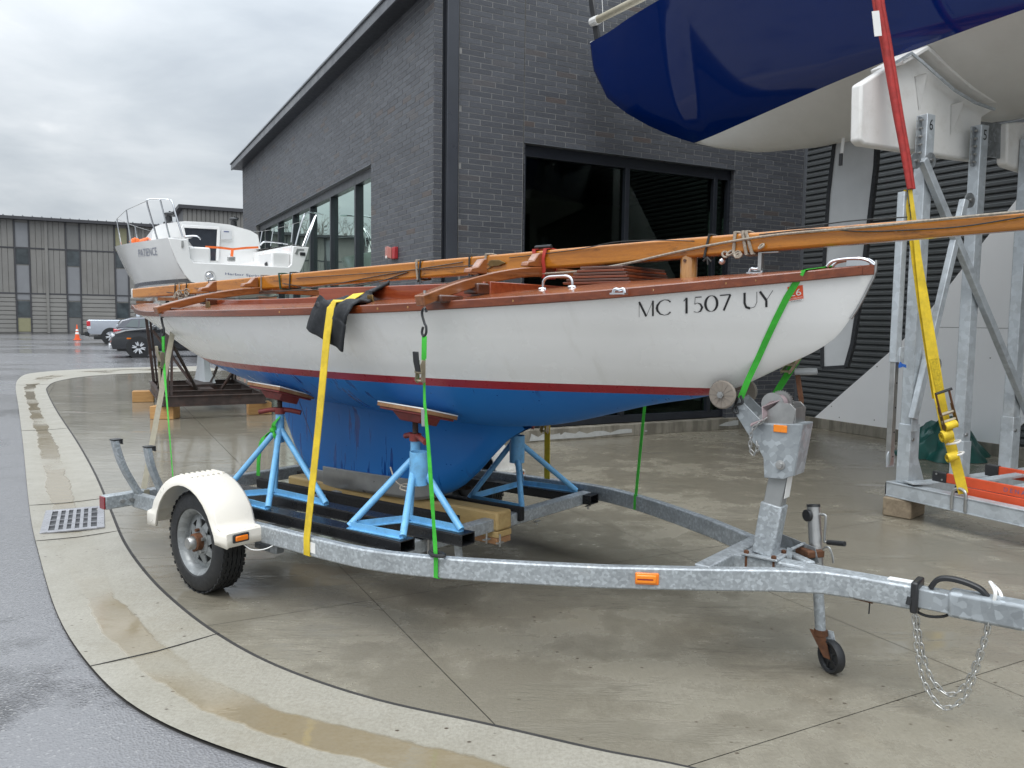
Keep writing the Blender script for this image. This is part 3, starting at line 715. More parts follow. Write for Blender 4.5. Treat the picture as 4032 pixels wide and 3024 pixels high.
# mortar backing / wall core
m = MB(); e_ = 0.0035
def core(a, b): m.span(a, b)
core((3.985, VF + e_, 0), (4.875, VF + 0.35, ZTF)); core((4.875, VF + e_, WZ1), (FU1, VF + 0.35, ZTF)); core((FU1, VF + e_, 0), (UE, VF + 0.35, ZTF))
core((UL + e_, VF + 0.36, 0), (UL + 0.35, SV0, ZT)); core((UL + e_, SV0, WZ1), (UL + 0.35, SV1, ZT)); core((UL + e_, SV1, 0), (UL + 0.35, VE, ZT)); core((UL + e_, VF + e_, 0), (UL + 0.105, VF + 0.36, ZTF)); core((UL + .106, VF + .31, ZT), (3.98, VF + .35, ZTF))
m.build('wall', 'mortar', bld)
m = MB(); m.span((3.775, VF + 0.05, 0), (3.99, VF + 0.30, ZTF)); m.build('recess', 'dark_frame', bld)
m = MB(); m.span((3.815, VF - 0.035, 0), (3.965, VF + 0.045, ZTF)); m.build('downpipe', 'downpipe_metal', bld, bevel=0.006)
m = MB(); m.span((3.808, VF - 0.042, 2.02), (3.972, VF - 0.02, 2.10)); m.build('pipe_band', 'downpipe_metal', bld, bevel=0.003)
m = MB(); m.span((4.8706, VF + 0.0015, WZ1), (4.8794, VF + 0.01, ZTF)); m.build('control_joint', 'joint_dark', bld)
# roof slab with overhang and light metal edge
OV = 0.25
m = MB(); m.span((UL - OV + 0.02, VF + 0.36, ZS), (UE + 6, VE + OV, ZS + 0.10)); m.build('roof', 'dark_frame', bld)
m = MB(); m.span((UL - OV - 0.005, VF - 0.06, ZS - 0.015), (UL - OV + 0.03, VE + OV + 0.02, ZS + 0.13)); m.build('fascia', 'downpipe_metal', bld, bevel=0.005)
m = MB(); m.span((UL - OV - 0.03, VF - 0.08, ZS + 0.13), (UL - OV + 0.25, VE + OV + 0.04, ZS + 0.165)); m.build('roof_edge', 'fascia_metal', bld, bevel=0.006)
m = MB(); m.span((UL - .03, VF - .04, ZTF), (UE + .1, VF + .40, ZTF + .05)); m.build('parapet_cap', 'fascia_metal', bld, bevel=.005)
# front window
def window(name, side, a0, a1, z0, z1, mull, depth, glass, fw=0.06):
    w = MB()
    def P(a, d, z): return (a, VF + d, z) if side == 'f' else (UL + d, a, z)
    def sp(a_, b_): w.span(P(*a_), P(*b_))
    sp((a0, depth - .05, z0), (a0 + fw, depth + .07, z1)); sp((a1 - fw, depth - .05, z0), (a1, depth + .07, z1))
    sp((a0 + fw, depth - .05, z1 - 0.15), (a1 - fw, depth + .07, z1)); sp((a0 + fw, depth - .05, z0), (a1 - fw, depth + .07, z0 + 0.10))
    wo = w.build('window', 'dark_frame', bld, bevel=0.003)
    cuts = [a0 + fw] + [x for mm in mull for x in (mm - .035, mm + .035)] + [a1 - fw]
    for mm in mull:
        w = MB(); w.span(P(mm - .035, depth - .055, z0 + .1), P(mm + .035, depth + .07, z1 - .15)); w.build('mullion', 'dark_frame', wo, bevel=0.003)
    for i in range(0, len(cuts), 2):
        w = MB(); w.span(P(cuts[i], depth + .012, z0 + .1), P(cuts[i + 1], depth + .024, z1 - .15)); w.build('pane', glass, wo)
    w = MB(); w.span(P(a0 - .004, -0.015, z1 - 0.006), P(a1 + .004, depth, z1 + 0.002)); w.build('flashing', 'fascia_metal', wo)
    return wo
window('front_window', 'f', FU0, FU1, 0.175, WZ1, [6.535, 8.10], 0.12, 'window_glass')
window('side_window', 's', SV0, SV1, 0.175, WZ1, [12.55 + 1.48 * i for i in range(6)], 0.12, 'solar_glass')
# brick reveals
for a in (FU0 + 0.0005, FU1 - 0.0095):
    m = MB()
    for n in range(54):
        z = Z0 + (n + .5) * CO; m.span((a, VF + 0.001, z - CO / 2 + MJ / 2), (a + 0.009, VF + 0.068, z + CO / 2 - MJ / 2)); m.rnd += [rng.random()] * 6
    o = m.build('reveal_bricks', 'brick', bld, doubles=False, smooth=None); o['kind'] = 'stuff'
# room behind the front window
m = MB(); m.span((4.1, 13.6, 0), (9.7, 13.7, 3.9)); m.build('interior_wall', 'interior_light', bld)
m = MB(); m.span((4.1, 9.5, 0.10), (9.7, 13.6, 0.15)); m.build('interior_floor', 'interior_light', bld)
m = MB(); m.span((4.1, 9.5, 3.9), (9.7, 13.6, 3.95)); m.build('interior_ceiling', 'interior_dark', bld)
m = MB(); m.span((4.05, 9.45, 0.1), (4.1, 13.7, 3.95)); m.build('interior_wall', 'interior_dark', bld)
m = MB(); m.span((9.7, 9.45, 0.1), (9.75, 13.7, 3.95)); m.build('interior_wall', 'interior_dark', bld)
# concrete ledge with lime stains
m = MB(); m.span((4.0, VF - 0.06, 0), (UE, VF + 0.3, 0.162)); led = m.build('ledge', 'concrete_ledge', bld, bevel=0.006)
def stain(pts_px):
    w = MB(); q = [fy(BF, x, y, VF - 0.062) for x, y in pts_px]; w.prism(q, (0, -0.0015, 0)); w.build('lime_stain', 'lime_stain', bld)
lx = lambda x, y: ((2050 + x * .3843) / _S, (1500 + y * .3843) / _S)
top = [(110, 540), (180, 575), (230, 545), (330, 550), (400, 535), (410, 555), (450, 525), (560, 540), (600, 515), (680, 540), (760, 515), (850, 510), (920, 530), (1000, 500), (1080, 490), (1138, 492)]
stain([lx(*p) for p in top] + [lx(1140, 528), lx(700, 575), lx(300, 600), lx(90, 618)])
stain([lx(*p) for p in ((1270, 505), (1298, 506), (1296, 518), (1272, 520))])
stain([lx(*p) for p in ((2030, 455), (2100, 425), (2180, 405), (2230, 402), (2230, 450), (2140, 462), (2060, 462))])
# fire alarm strobe on the side wall
c = fx(BF, 855, 548, UL)
al = thing('fire_alarm', 'red and pink fire alarm strobe box on the brick side wall', 'fire alarm', (c.x, c.y, c.z - .08))
m = MB(); m.span((UL - 0.055, c.y - .10, c.z - 0.075), (UL - 0.001, c.y + .02, c.z + 0.085)); m.build('housing', 'alarm_red', al, bevel=0.008)
m = MB(); m.prism([(UL - 0.055, c.y + .02, c.z - .07), (UL - 0.10, c.y + .06, c.z - .05), (UL - 0.10, c.y + .16, c.z - .05), (UL - 0.002, c.y + .19, c.z - .07)], (0, 0, .15)); M('strobe_pink', (0.45, 0.17, 0.14), 0.25, var=0.05, coat=.4); m.build('strobe', 'strobe_pink', al, bevel=0.006)
m = MB(); m.box((UL - .092, c.y + .10, c.z - .045), (.03, .05, .035)); m.build('lens', 'lamp_white', al, bevel=0.004)

# ------------------------------------------------------------------ dark metal clad building on the right
use(BF)
mc = thing('metal_clad_building', 'building side clad in dark horizontal ribbed metal above a concrete kerb', 'building', (UE + 1, 4, 0))
ZB, ZTOP, PT = 0.16, 7.6, 0.0865
m = MB(); prof = []
z = ZB + 0.02
while z < ZTOP:
    prof += [(UE - 0.004, z), (UE - 0.022, z + 0.012), (UE - 0.022, z + 0.046), (UE - 0.010, z + 0.056), (UE - 0.010, z + 0.074), (UE + 0.012, z + 0.077), (UE + 0.012, z + 0.085)]
    z += PT
m.loft([[Vector((u, v, zz)) for u, zz in prof] for v in (VF - 0.03, -4.0)]); m.build('siding', 'siding_dark', mc, smooth=20)
m = MB(); m.span((UE + 0.02, -4, 0), (UE + 0.3, VF - 0.02, ZTOP)); m.build('wall', 'siding_dark', mc)
m = MB(); m.span((UE - 0.05, -4, 0), (UE + 0.2, VF - 0.061, 0.155)); m.build('ledge', 'concrete_ledge', mc, bevel=0.006)
m = MB(); m.span((UE - 0.034, VF - 0.055, 0.16), (UE + 0.01, VF - 0.001, ZTOP)); m.build('corner_trim', 'fascia_metal', mc, bevel=0.003)
m = MB(); m.span((UE - 0.3, -4.2, ZTOP), (UE + 6, VF + 3, ZTOP + 0.25)); m.build('roof', 'dark_frame', mc)
# white sail-shaped panel fixed to the cladding
sp_ = thing('sail_panel', 'large pale grey sail shaped sheet fixed to the dark ribbed wall', 'wall panel', (UE - 0.05, 6.5, 0.14))
low = [(8.66, 0.155), (7.31, 1.30), (7.02, 1.565), (4.2, 1.565), (4.2, 0.60), (5.55, 0.45), (5.84, 0.125)]
up_ = [(7.014, 1.571), (5.74, 3.18), (4.2, 5.1), (4.2, 1.571)]
for poly_ in (low, up_):
    m = MB(); m.prism([(UE - 0.024, v, z) for v, z in poly_], (-0.008, 0, 0)); m.build('panel', 'sail_panel', sp_)
for v, z in ((8.2, .21), (7.6, .24), (7.6, 1.0), (7.0, .2), (6.4, .18), (6.0, 1.2), (6.9, 1.4), (8.35, .36), (7.1, 1.72), (6.3, .8)):
    m = MB(); m.tube((UE - .0322, v, z), (UE - .0345, v, z), 0.010, n=8); m.build('screw', 'steel_dull', sp_)
# ------------------------------------------------------------------ far metal building across the yard
use(BF)
FV = 71.0
def fu(x, y=600): return fy(BF, x, y, FV)
fb = thing('metal_building', 'long tan metal warehouse with narrow window strips across the yard', 'building', (0, FV + 3, 0))
EZ = 8.62
def zpx(x, y): return fy(BF, x, y, FV).z
s1 = (fu(34).x, fu(64).x); s2 = (fu(144.5).x, fu(175).x)
pit = (s2[0] - s1[0]); wdt = (s1[1] - s1[0] + s2[1] - s2[0]) / 2
strips = [s1[0] + pit * k for k in range(-6, 5)]
zT = zpx(50, 479.5); zA = zpx(50, 535); zB = zpx(50, 572); zC = zpx(50, 649); zD = zpx(50, 686); zE = zpx(50, 718)
zTrim = zpx(20, 534); zSid = zpx(20, 633)
m = MB(); m.span((strips[0] - 4, FV + 0.06, 0), (strips[-1] + 6, FV + 14, EZ)); m.build('wall', 'tan_metal', fb)
m = MB(); m.add([(strips[0] - 4, FV - 0.5, EZ + .12), (strips[-1] + 6, FV - 0.5, EZ + .12), (strips[-1] + 6, FV + 14, EZ + .45), (strips[0] - 4, FV + 14, EZ + .45), (strips[0] - 4, FV - 0.5, EZ - .1), (strips[-1] + 6, FV - 0.5, EZ - .1), (strips[-1] + 6, FV + 14, EZ - .1), (strips[0] - 4, FV + 14, EZ - .1)], [(0, 1, 2, 3), (4, 7, 6, 5), (0, 4, 5, 1), (1, 5, 6, 2), (2, 6, 7, 3), (3, 7, 4, 0)])
rf = m.build('roof', 'trim_dark', fb)
u = strips[0] - 4
while u < strips[-1] + 6:
    if u > -9: 
        m = MB(); m.span((u, FV - 0.53, EZ + 0.10), (u + 0.06, FV + 3, EZ + 0.60 - 0.0)) if False else m.bar((u, FV - 0.52, EZ + .15), (u, FV + 6, EZ + .30), 0.06, 0.08); m.build('roof_seam', 'fascia_metal', rf)
    u += 0.62
def panel_run(u0, u1):
    n = max(1, round((u1 - u0) / 0.385)); w = (u1 - u0) / n
    vis_ = u1 > -9
    if not vis_:
        m = MB(); m.span((u0, FV, zSid), (u1, FV + .06, EZ - .12)); m.build('cladding', 'tan_metal', fb); m = MB(); m.span((u0, FV, .05), (u1, FV + .06, zSid)); m.build('cladding', 'tan_siding', fb); return
    for i in range(n):
        for z0, z1 in ((zSid + .05, zTrim - .07), (zTrim + .05, EZ - .12)):
            m = MB(); a, b = u0 + i * w + .006, u0 + (i + 1) * w - .006
            m.prism([(a, FV + .05, z0), (a + .012, FV + .015, z0), (b - .012, FV + .015, z0), (b, FV + .05, z0)], (0, 0, z1 - z0)); m.build('wall_panel', 'tan_metal', fb)
    nb = 9; hh = (zSid - 0.08) / nb
    for i in range(nb):
        m = MB(); z0 = 0.05 + i * hh
        m.prism([(u0, FV + .05, z0 + .03), (u0, FV + .005, z0 + .06), (u0, FV + .005, z0 + hh - .03), (u0, FV + .05, z0 + hh - .005)], (u1 - u0, 0, 0)); m.build('siding_board', 'tan_siding', fb)
prev = strips[0] - 4
for k, su in enumerate(strips):
    panel_run(prev + .05, su - .07); prev = su + wdt
    a, b = su, su + wdt
    for z0, z1, mt in ((zA, zT, 'panel_tan' if k % 2 else 'panel_grey'), (zB, zA, 'far_glass'), (zC, zB, 'panel_grey'), (zD, zC, 'far_glass'), (0.10, zD, 'panel_yellow' if k == 6 else 'panel_tan')):
        m = MB(); m.span((a + .05, FV + .02, z0 + .05), (b - .05, FV + .055, z1 - .05))
        m.build('window' if mt == 'far_glass' else 'infill_panel', 'panel_yellow' if (k == 8 and z0 == zA) else mt, fb)
    for x in (a, b):
        m = MB(); m.span((x - .05, FV - .03, 0.05), (x + .05, FV + .058, EZ - .11)); m.build('strip_trim', 'trim_dark', fb)
panel_run(prev + .05, strips[-1] + 6)
for z in (zTrim, zSid):
    m = MB(); m.span((strips[0] - 4, FV - .012, z - .05), (strips[-1] + 6, FV + .0595, z + .05)); m.build('trim', 'trim_dark', fb)
pu = fu(102).x
for x in (pu, pu + 2 * pit, pu - 2 * pit):
    m = MB(); m.span((x - .10, FV - .10, 0.02), (x + .10, FV - .013, EZ - .1)); m.build('downpipe', 'tan_metal', fb, bevel=.01)
# taller hall behind it
H0 = fy(BF, 385, 447, FV + 9); H1 = fy(BF, 527, 457, FV + 9)
hb = thing('tall_metal_hall', 'taller tan metal hall rising behind the long warehouse', 'building', (H0.x + 8, FV + 14, 0))
m = MB(); m.span((H0.x + .4, FV + 9.06, 0), (H0.x + 30, FV + 16, H1.z - .1)); m.build('wall', 'trim_dark', hb)
m = MB(); m.span((H0.x, FV + 8.7, H1.z - .1), (H0.x + 30.3, FV + 16.4, H1.z + .22)); m.build('roof', 'trim_dark', hb)
x = H0.x + .4
while x < H0.x + 14:
    m = MB(); m.prism([(x + .01, FV + 9.05, 6), (x + .06, FV + 9.0, 6), (x + .33, FV + 9.0, 6), (x + .38, FV + 9.05, 6)], (0, 0, H1.z - 6.1)); m.build('wall_panel', 'tan_metal', hb); x += .39
# bare trees beyond the warehouse: they show in the mirror glass of the brick building
def bare_tree(u, v, h, seed, label):
    r_ = random.Random(seed); use(BF)
    t = thing('bare_tree', label, 'tree', (u, v, 0), 'bare trees beyond the warehouse')
    tr = MB(); tw = MB()
    def grow(p, d, L, r, lev):
        q = p + d * L; (tr if lev < 2 else tw).path([p, (p + q) / 2 + Vector((r_.uniform(-1, 1), r_.uniform(-1, 1), 0)) * L * .05, q], [r, r * .85, r * .68], 6 if lev < 2 else 4, caps=False)
        if lev >= 5: return
        for k in range(3 if lev else 5):
            ax = Vector((r_.uniform(-1, 1), r_.uniform(-1, 1), r_.uniform(-.2, .9))).normalized()
            nd = (d * .9 + ax * .75 + Vector((0, 0, .12))).normalized(); st = p.lerp(q, r_.uniform(.45, 1) if lev else r_.uniform(.35, 1))
            grow(st, nd, L * r_.uniform(.58, .78), r * .52, lev + 1)
    grow(Vector((u, v, 0)), Vector((0, 0, 1)), h * .36, h * .018, 0)
    tr.build('trunk', 'bark', t); tw.build('crown', 'tree_twig', t)
bare_tree(-14, 92, 17, 3, 'tall bare tree behind the warehouse, farthest to the right of the row')
bare_tree(-19.5, 90, 15, 5, 'bare tree behind the warehouse, second from the right of the row')
bare_tree(-26, 94, 18, 9, 'bare tree behind the warehouse, farthest to the left of the row')
# ------------------------------------------------------------------ wooden keelboat
use(TF)
B_T = [(-7.20, .17), (-7.0, .25), (-6.6, .42), (-6.0, .64), (-5.4, .81), (-4.8, .91), (-4.2, .95), (-3.6, .935), (-3.0, .855), (-2.4, .70), (-1.9, .515), (-1.5, .325), (-1.2, .165), (-1.05, .07), (-.985, .012)]
ZS_T = [(-7.25, 1.645), (-6.8, 1.607), (-6.1, 1.585), (-5.6, 1.583), (-5.0, 1.586), (-4.3, 1.592), (-3.7, 1.604), (-3.2, 1.619), (-2.8, 1.637), (-2.4, 1.662), (-2.0, 1.692), (-1.57, 1.736), (-1.2, 1.778), (-.95, 1.812)]
ZC_T = [(-7.20, 1.640), (-6.91, 1.55), (-6.26, 1.35), (-6.01, 1.27), (-5.77, 1.2), (-5.39, 1.125), (-5.0, 1.07), (-4.5, 1.03), (-4.0, 1.005), (-3.5, .99), (-3.1, .985), (-2.86, .99), (-2.56, 1.03), (-2.04, 1.17), (-1.64, 1.265), (-1.34, 1.41), (-1.14, 1.53), (-1.05, 1.66), (-.985, 1.80)]
E_T = [(-7.2, .62), (-6.2, .50), (-5.4, .42), (-4.6, .37), (-3.6, .36), (-2.9, .40), (-2.3, .48), (-1.8, .60), (-1.3, .75), (-.98, .9)]
hb_ = lambda s: smooth_tab(B_T, s); hzs = lambda s: smooth_tab(ZS_T, s); hzc = lambda s: min(smooth_tab(ZC_T, s), hzs(s) - 0.006)
def hy(s, z):
    zs, zc = hzs(s), hzc(s); t = min(1.0, max(0.0, (z - zc) / (zs - zc))); return hb_(s) * t ** interp(E_T, s)
def hullhit(x, y, off=0.0):
    yy = -0.7
    for _ in range(40):
        p = TY(x, y, yy); n = -hy(p.x, p.z) - off; yy += (n - yy) * 0.7
    return Vector((p.x, yy, p.z))
boat = thing('wooden_keelboat', 'white wooden sailboat with blue keel and mahogany deck on the trailer', 'sailboat', (-4, 0, .40))
ZR1, ZR0 = 1.287, 1.244
STA = [-7.20 + 5.5 * i / 80 for i in range(80)] + [-1.70 + .715 * (1 - (1 - i / 40) ** 1.4) for i in range(41)]
def zl(a, b, n, p=1.0): return [a + (b - a) * (i / n) ** p for i in range(n + 1)]
def half(lo_f, hi_f, n, sts, p=1.0):
    m = MB()
    for sgn in (-1, 1):
        rows = []
        for s in sts:
            lo, hi = lo_f(s), hi_f(s); rows.append([Vector((s, sgn * hy(s, z), z)) for z in zl(lo, hi, n, p)])
        m.loft(rows, flip=sgn > 0)
    return m
m = half(lambda s: max(ZR1, hzc(s)), hzs, 12, STA, 1.6); m.add([(STA[0], -hy(STA[0], z), z) for z in zl(hzc(STA[0]), hzs(STA[0]), 6)] + [(STA[0], hy(STA[0], z), z) for z in zl(hzc(STA[0]), hzs(STA[0]), 6)], [(i, i + 1, 8 + i, 7 + i) for i in range(6)])
m.build('topsides', 'white_paint', boat, smooth=50)
st2 = [s for s in STA if hzc(s) < ZR1 + .02]
m = half(lambda s: max(ZR0, hzc(s)), lambda s: max(ZR1, hzc(s)), 3, st2); m.build('boot_stripe', 'red_paint', boat, smooth=50)
st3 = [s for s in STA if hzc(s) < ZR0 + .02]
m = half(hzc, lambda s: max(ZR0, hzc(s)), 12, st3, 2.2); m.build('bottom', 'bottom_blue', boat, smooth=50)
ZK_T = [(-5.25, 1.02), (-5.235, .97), (-5.18, .84), (-5.04, .62), (-4.92, .505), (-4.81, .42), (-4.72, .398), (-4.62, .395), (-3.62, .452), (-3.52, .475), (-3.42, .515), (-3.32, .57), (-3.21, .66), (-3.10, .77), (-2.96, .90), (-2.82, .975)]
TK_T = [(-5.25, .010), (-5.1, .020), (-4.8, .042), (-4.4, .075), (-4.0, .092), (-3.6, .095), (-3.3, .08), (-3.0, .06), (-2.82, .04)]
m = MB()
for sgn in (-1, 1):
    rows = []
    for i in range(60):
        s = -5.25 + (5.25 - 2.82) * i / 59; zk, T = interp(ZK_T, s), interp(TK_T, s); zt = hzc(s) + .10; row = []
        for z in zl(zk, zt, 14, 1.5):
            th_ = T * min(1, math.sqrt(max(0, z - zk) / .10)) + .10 * max(0, 1 - (hzc(s) + .06 - z) / .16) ** 2.2
            row.append(Vector((s, sgn * th_, z)))
        rows.append(row)
    m.loft(rows, flip=sgn > 0)
keel = m.build('keel', 'bottom_blue', boat, smooth=60)
# rudder seam
a_, b_ = TY(636, 853, -.05), TY(690, 990, -.05)
m = MB(); m.path([Vector((lerp(a_.x, b_.x, t), -interp(TK_T, lerp(a_.x, b_.x, t)) * 1.0, lerp(a_.z, b_.z, t))) for t in (0, .25, .5, .75, 1)], .004, 5); m.build('rudder_seam', 'ink_blue', keel)
# lead ballast, two castings
def ballast(s0, s1, z0t, z1t, grow_):
    m = MB(); rows = []
    for i in range(9):
        s = lerp(s0, s1, i / 8); T = interp(TK_T, s) + grow_; zk = interp(ZK_T, s) - .006; zt = lerp(z0t, z1t, i / 8)
        rows.append([Vector((s, y, z)) for y, z in ((-T, zt), (-T, zk + .02), (-T * .85, zk), (T * .85, zk), (T, zk + .02), (T, zt))])
    m.loft(rows, closed=True, caps=True); m.build('ballast', 'lead', boat, bevel=.004)
ballast(-4.82, -4.635, .495, .50, .006); ballast(-4.63, -3.50, .535, .585, .012)
# rub rails
for sgn in (-1, 1):
    m = MB(); pts = [Vector((s, sgn * (hb_(s) + .006), hzs(s) + .019)) for s in [-7.22 + i * .0775 for i in range(81)] if s < -.98]
    m.barpath(pts, .030, .042); m.build('rub_rail', 'mahogany', boat, bevel=.005)
# deck with oval cockpit opening
CK0, CK1 = -5.85, -2.66
def ckw(s):
    if s <= CK0 or s >= CK1: return 0
    a = max(0.0, 1 - max(0.0, (-4.3 - s) / 1.55) ** 2.4); f = a ** .5 * .52
    return min(f, hb_(s) - .22)
def dz(s, y): b = hb_(s); return hzs(s) + .036 + .078 * (1 - (y / max(b, .05)) ** 2) * min(1, b / .6)
m = MB()
sts = [-7.21 + (7.21 - .985) * i / 100 for i in range(101)]
for sgn in (-1, 1):
    rows = []
    for s in sts:
        w = ckw(s); b = hb_(s); rows.append([Vector((s, sgn * lerp(w, b, t / 6), dz(s, lerp(w, b, t / 6)))) for t in range(7)])
    m.loft(rows, flip=sgn < 0)
m.build('deck', 'mahogany_deck', boat, smooth=40)
m = MB()
for sgn in (-1, 1):
    rows = [[Vector((s, sgn * ckw(s), dz(s, ckw(s)))), Vector((s, sgn * ckw(s) * .97, 1.30))] for s in sts if CK0 - .05 < s < CK1 + .06]; m.loft(rows)
m.build('cockpit_lining', 'mahogany_light', boat)
m = MB(); m.loft([[Vector((s, -ckw(s), 1.31)), Vector((s, ckw(s), 1.31))] for s in sts if CK0 - .05 < s < CK1 + .06]); m.build('cockpit_sole', 'mahogany_light', boat)
# coamings: tall board, low aft trim on the near side
def coaming(sgn, s0, s1, h0, h1, mat, hb0=None):
    m = MB(); rows = []
    n = 24
    for i in range(n + 1):
        s = lerp(s0, s1, i / n); w = sgn * (ckw(s) + .012); z = dz(s, w); h = lerp(h0, h1, i / n)
        if hb0: h *= min(1, (i + .4) / n * hb0)
        rows.append([Vector((s, w - .011, z - .05)), Vector((s, w + .011, z - .05)), Vector((s, w + .011 + sgn * .01, z + h)), Vector((s, w - .011 + sgn * .01, z + h))])
    m.loft(rows, closed=True, caps=True); m.build('coaming', mat, boat, bevel=.004)
coaming(1, CK0 + .01, CK1 - .02, .105, .06, 'mahogany_light', 5.0)
coaming(-1, CK0 + .01, -4.02, .028, .03, 'mahogany_coaming')
coaming(-1, -4.02, CK1 - .02, .085, .062, 'mahogany_coaming')
m = MB(); w = ckw(CK1 - .02); m.box((CK1 - .015, 0, dz(CK1, w) + .015), (.024, 2 * w, .095)); m.build('coaming', 'mahogany_coaming', boat, bevel=.004)
# deck fittings
def ry(x, y, yy): return TY(x, y, yy)
samp = ry(1487, 606, 0.0)
m = MB(); m.lathe([(0.0, .125), (.036, .125), (.041, .115), (.041, -.06), (0, -.06)], (samp.x, 0, dz(samp.x, 0)), (0, 0, 1), 14); m.build('samson_post', 'samson_wood', boat, smooth=40)
m = MB(); m.tube((samp.x, -.046, dz(samp.x, 0) + .085), (samp.x, .046, dz(samp.x, 0) + .085), .008, n=8); m.build('post_pin', 'block_dark', boat)
h0, h1 = ry(1172, 631, -.42), ry(1236, 626, -.42); zh = dz(h0.x, -.42)
m = MB(); m.path(curve_pts([(h0.x, -.42, zh - .01), (h0.x + .004, -.42, zh + .035), (h0.x + .03, -.42, zh + .058), ((h0.x + h1.x) / 2, -.42, zh + .062), (h1.x - .03, -.42, zh + .06), (h1.x - .004, -.42, zh + .04), (h1.x, -.42, dz(h1.x, -.42) - .01)], 5), .0070, 8); m.build('hand_rail', 'chrome', boat)
for p in (h0, h1):
    m = MB(); m.lathe([(0, .010), (.020, .008), (.024, 0)], (p.x, -.42, dz(p.x, -.42)), (0, 0, 1), 12); m.build('rail_base', 'chrome', boat)
for i in range(6):
    m = MB(); z0 = dz(-2.32, 0) + .004 + i * .015; m.box((-2.24 + i * .006, .0, z0), (.40 - .03 * i, .42, .012)); m.build('hatch_board', 'block_dark' if i % 2 else 'mahogany', boat, bevel=.002)
for px, py, yy in ((1337, 624, -.60), (1632, 592, -.02)):
    p = ry(px, py, yy); z = dz(p.x, yy)
    m = MB(); m.path(curve_pts([(p.x - .030, yy, z), (p.x - .022, yy, z + .022), (p.x, yy, z + .020), (p.x + .022, yy, z + .022), (p.x + .030, yy, z)], 4), .007, 8); m.box((p.x, yy, z + .003), (.075, .03, .007)); m.build('fairlead', 'chrome', boat)
# bow chock and stem band
m = MB(); zb = dz(-1.05, 0); m.path(curve_pts([(-1.17, -.03, zb), (-1.145, -.03, zb + .022), (-1.08, -.026, zb + .030), (-1.02, -.02, zb + .026), (-.985, -.012, zb + .002)], 5), .008, 8)
m.path(curve_pts([(-1.17, .03, zb), (-1.145, .03, zb + .022), (-1.08, .026, zb + .030), (-1.02, .02, zb + .026), (-.985, .012, zb + .002)], 5), .008, 8); m.prism([(-1.09, -.03, zb + .028), (-1.09, -.03, zb + .0), (-1.0, -.02, zb), (-1.0, -.02, zb + .022)], (0, .05, 0)); m.build('bow_chock', 'chrome', boat)
def stem_s(z): return max((-1.7 + i * .002 for i in range(358)), key=lambda s: -abs(smooth_tab(ZC_T, s) - z))
m = MB(); m.barpath([(-.978, 0, 1.865), (-.979, 0, 1.82)] + [(stem_s(z) + .003, 0, z) for z in (1.79, 1.75, 1.70, 1.66, 1.62)], .016, .008, (1, 0, 0)); m.build('stem_band', 'steel_dull', boat)
m = MB(); m.prism([(-1.06, -.085, hzs(-1.06) - .002), (-.982, -.018, hzs(-.99) - .002), (-.982, .018, hzs(-.99) - .002), (-1.06, .085, hzs(-1.06) - .002)], (0, 0, .0425)); m.build('breasthook', 'mahogany', boat, bevel=.003)
for px, py in ((877, 578), (1110, 659), (1351, 637), (1481, 618), (1536, 619), (1740, 596), (690, 679), (930, 672), (1640, 606)):
    s = TY(px if px > 900 else px, py, -.7).x
    if s > -1.2: continue
    m = MB(); y = -(hb_(s) + .0212); m.tube((s, y + .002, hzs(s) + .019), (s, y - .0008, hzs(s) + .019), .006, n=8); m.build('bung', 'samson_wood', boat)
for s in (-5.0, -3.35):
    m = MB(); m.prism([(s - .03, -.72, dz(s, .72)), (s + .03, -.72, dz(s, .72)), (s + .02, -.72, dz(s, .72) + .04), (s - .02, -.72, dz(s, .72) + .04)], (0, .008, 0)); m.build('eye_plate', 'bronze', boat, bevel=.002)
# registration number drawn with thick and thin strokes on the topsides
GL = {
 'M': [([(.02, 0), (.02, 1)], .025), ([(.02, 1), (.5, .02)], .13), ([(.5, .02), (.95, 1)], .025), ([(.95, 1), (.95, 0)], .12)],
 'C': [([(.95, .82), (.80, .95), (.55, 1.0), (.28, .90), (.10, .68), (.06, .5), (.10, .32), (.28, .10), (.55, 0), (.80, .05), (.95, .18)], 'C')],
 '1': [([(.15, .80), (.5, 1)], .05), ([(.5, 1), (.5, 0)], .15)],
 '5': [([(.25, .98), (.85, .98)], .06), ([(.25, .98), (.20, .55)], .03), ([(.20, .55), (.45, .62), (.75, .52), (.90, .30), (.75, .08), (.45, 0), (.12, .08)], 'S')],
 '0': [([(.5 + .44 * math.sin(a * math.pi / 12), .5 + .5 * math.cos(a * math.pi / 12)) for a in range(25)], 'O')],
 '7': [([(.08, .97), (.92, .97)], .07), ([(.92, .97), (.38, 0)], .13)],
 'U': [([(.10, 1), (.10, .35), (.2, .10), (.45, 0)], .15), ([(.45, 0), (.75, .08), (.88, .35), (.88, 1)], .035)],
 'Y': [([(.05, 1), (.50, .42)], .15), ([(.95, 1), (.50, .42)], .03), ([(.50, .42), (.50, 0)], .15)]}
